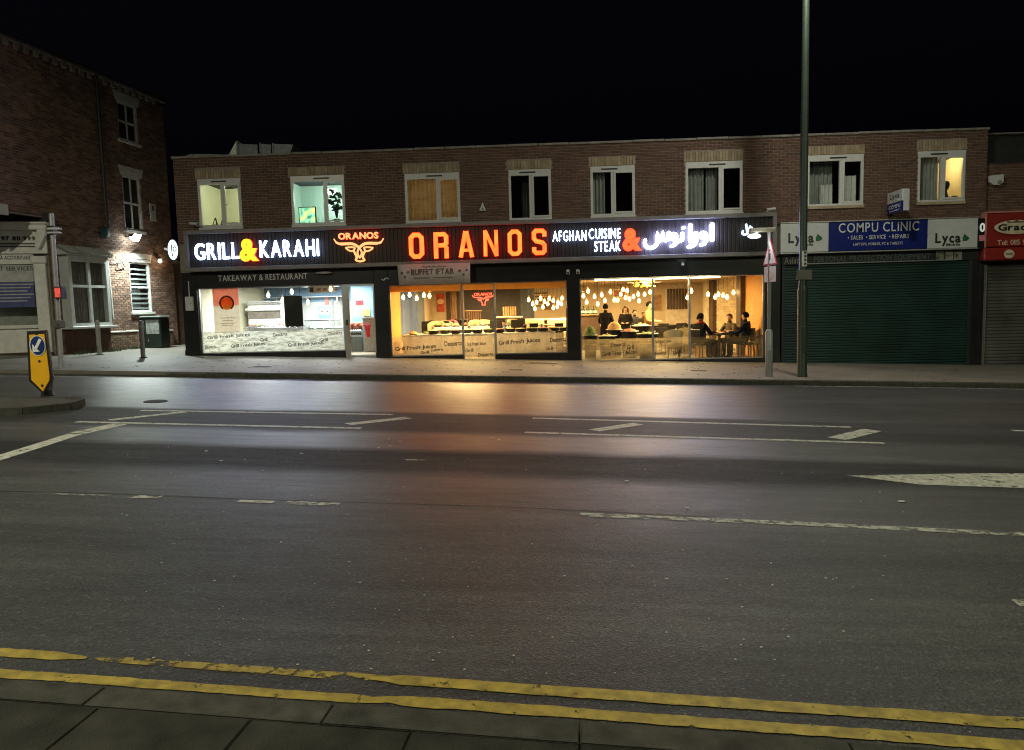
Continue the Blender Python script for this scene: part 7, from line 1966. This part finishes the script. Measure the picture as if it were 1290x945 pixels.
# triangular plate, turned almost edge-on
th = R_(68); cdx, cdy = math.cos(th), math.sin(th)
def splate(u, z, o=0.0): return (g.x+cdx*u-cdy*-o*-1, g.y-.06-cdy*u*0-o, z) 
zb_, zt_ = fac(968, 334, g.y)[1], fac(968, 301, g.y)[1]
Tp = Matrix.Translation((g.x, g.y-.055, 0)) @ Matrix.Rotation(R_(-76), 4, 'Z')
def SPm(mb, nm, mat): mb.v = [tuple(Tp @ Vector(p)) for p in mb.v]; return mb.build(nm, mat, spost)
SPm(MB().prism([(-.30, zb_), (.30, zb_), (.0, zt_)], -.01, 0), 'warning_triangle', M('sign_red', (.5, .03, .03), .4))
SPm(MB().prism([(-.25, zb_+.03), (.25, zb_+.03), (.0, zt_-.05)], -.014, -.0105), 'triangle_face', WHI)
SPm(MB().bbox(-.03, .03, -.018, -.0145, zb_+.1, zb_+.26, .002), 'light_symbol', SGB)
SPm(MB().prism([(.03*math.cos(t*math.pi/4), zb_+.32+.03*math.sin(t*math.pi/4)) for t in range(8)], -.018, -.0145), 'light_symbol', M('sign_red', (.5, .03, .03), .4))
zb2, zt2 = fac(968, 355.5, g.y)[1], fac(968, 336, g.y)[1]
SPm(MB().bbox(-.24, .24, -.012, 0, zb2, zt2, .003), 'white_plate', WHI)
# lantern arm over the sign, with a bright lamp
ax0 = fac(944, 297, g.y-.1); ax1 = fac(975, 289.5, g.y)
MB().bbox(ax1[0]-.55, ax1[0]+.05, g.y-.07, g.y+.05, ax1[1]-.05, ax1[1]+.05, .025).build('lamp_arm', M('arm_olive', (.20, .18, .13), .5), spost)
MB().tube((ax1[0]-.55, g.y-.02, ax1[1]-.02), (ax0[0]+.1, g.y-.05, ax0[1]+.0), .035, .05, 10).build('lamp_neck', M('arm_olive', (.20, .18, .13), .5), spost)
MB().ball((ax0[0]+.12, g.y-.06, ax0[1]-.01), .10, 12, 8, sq=(1.5, .8, .55)).build('lamp_head', E('sign_lamp', (.9, 1, 1), 3.5), spost, smooth=True)
MB().tube((g.x, g.y, ztp-.05), (ax1[0]-.03, g.y, ax1[1]), .03, n=8).build('lamp_stem', PGREY, spost)
lamp_in(ax0[0]+.2, g.y-.25, ax0[1]-.12, 6, (.95, 1, .95), spost, .05)

def street_lamp(X, Y, label, detail=True, arm=(0, -1.3), H=9.6, energy=STREET_E, tint=STREET_COL):
    gzp = gz(X); t = thing('street_lamp', label, 'street lamp', (X, Y, gzp), group='street lamps')
    GP = M('lamp_post_green', (.028, .042, .030), .45, .2, var=.15)
    MB().lathe([(.125, -.05), (.125, .04), (.11, .08), (.11, 1.95), (.104, 2.02), (.088, 2.08), (.084, 5), (.072, H-.2), (.06, H)], 18, (X, Y, gzp)).build('post', GP, t, smooth=True)
    MB().bbox(X-.05, X+.05, Y-.113, Y-.10, gzp+.55, gzp+1.15, .006).build('service_door', GP, t)
    e = Vector((X+arm[0], Y+arm[1], gzp+H+.25))
    MB().path(catmull([(X, Y, gzp+H-.05), (X+arm[0]*.15, Y+arm[1]*.15, gzp+H+.15), tuple(e)], 4), .035, 8).build('bracket_arm', GP, t, smooth=True)
    MB().ball((e.x, e.y, e.z), .3, 14, 8, sq=(.55, 1.2, .3)).build('lantern', M('lantern_grey', (.3, .3, .3), .5), t, smooth=True)
    MB().box(e.x-.12, e.x+.12, e.y-.25, e.y+.25, e.z-.10, e.z-.088).build('lamp_glass', E('street_lamp_glass', STREET_COL, 30), t)
    ld = bpy.data.lights.new('street_light', 'AREA'); ld.shape = 'RECTANGLE'; ld.size = .24; ld.size_y = .5; ld.energy = energy; ld.color = tint
    lo_ = bpy.data.objects.new('street_light', ld); col.objects.link(lo_); lo_.parent = t; lo_.location = Vector((e.x, e.y, e.z-.12))-Vector((X, Y, gzp))
    if detail:
        def pz_(py): return fac(1012, py, Y)[1]
        MB().bbox(X-.055, X+.055, Y-.102, Y-.085, pz_(336), pz_(316.5), .003).build('number_plate', M('plate_white', (.50, .52, .48), .5), t)
        letters('5149', -.17, .17, -.035, .035, 0, .003, SGB, SGB, t, each=False, name='lettering', bold=.02, T=Matrix.Translation((X, Y-.096, (pz_(336)+pz_(316.5))/2)) @ Matrix.Rotation(R_(-90), 4, 'Y')) if False else None
        for k in range(4):
            z = pz_(334)+(pz_(318)-pz_(334))*k/3.4; MB().bbox(X-.01, X+.04, Y-.106, Y-.1025, z, z+.05, .001).build('plate_digit', SGB, t)
        MB().bbox(X-.17, X+.17, Y-.104, Y-.09, pz_(352.5), pz_(340.5), .003).build('notice_plate', M('plate_olive', (.10, .10, .085), .5), t)
        for zz in (pz_(346),): MB().lathe([(.087, 0), (.095, 0), (.095, .03), (.087, .03)], 14, (X, Y, zz)).build('band', DARKF, t)
g = gnd(1010, 474.5)
street_lamp(g.x, g.y, 'tall green street lamp post before the green shutter')
street_lamp(-27.0, -4.2, 'street lamp beyond the traffic island on the far pavement', detail=False)
street_lamp(-11.5, -20.3, 'unseen street lamp added on the near pavement, left of the viewpoint', detail=False, arm=(0, 1.3), energy=NEAR_E*1.45, tint=(1.0, .98, .74))  # out of view, added to light the road and facade from the camera side
street_lamp(13.0, -22.2, 'unseen street lamp added on the near pavement, right of the viewpoint', detail=False, arm=(0, 1.3), energy=NEAR_E*1.12, tint=(.97, 1.0, .66))  # second lamp added out of view, evens the light on road and facade
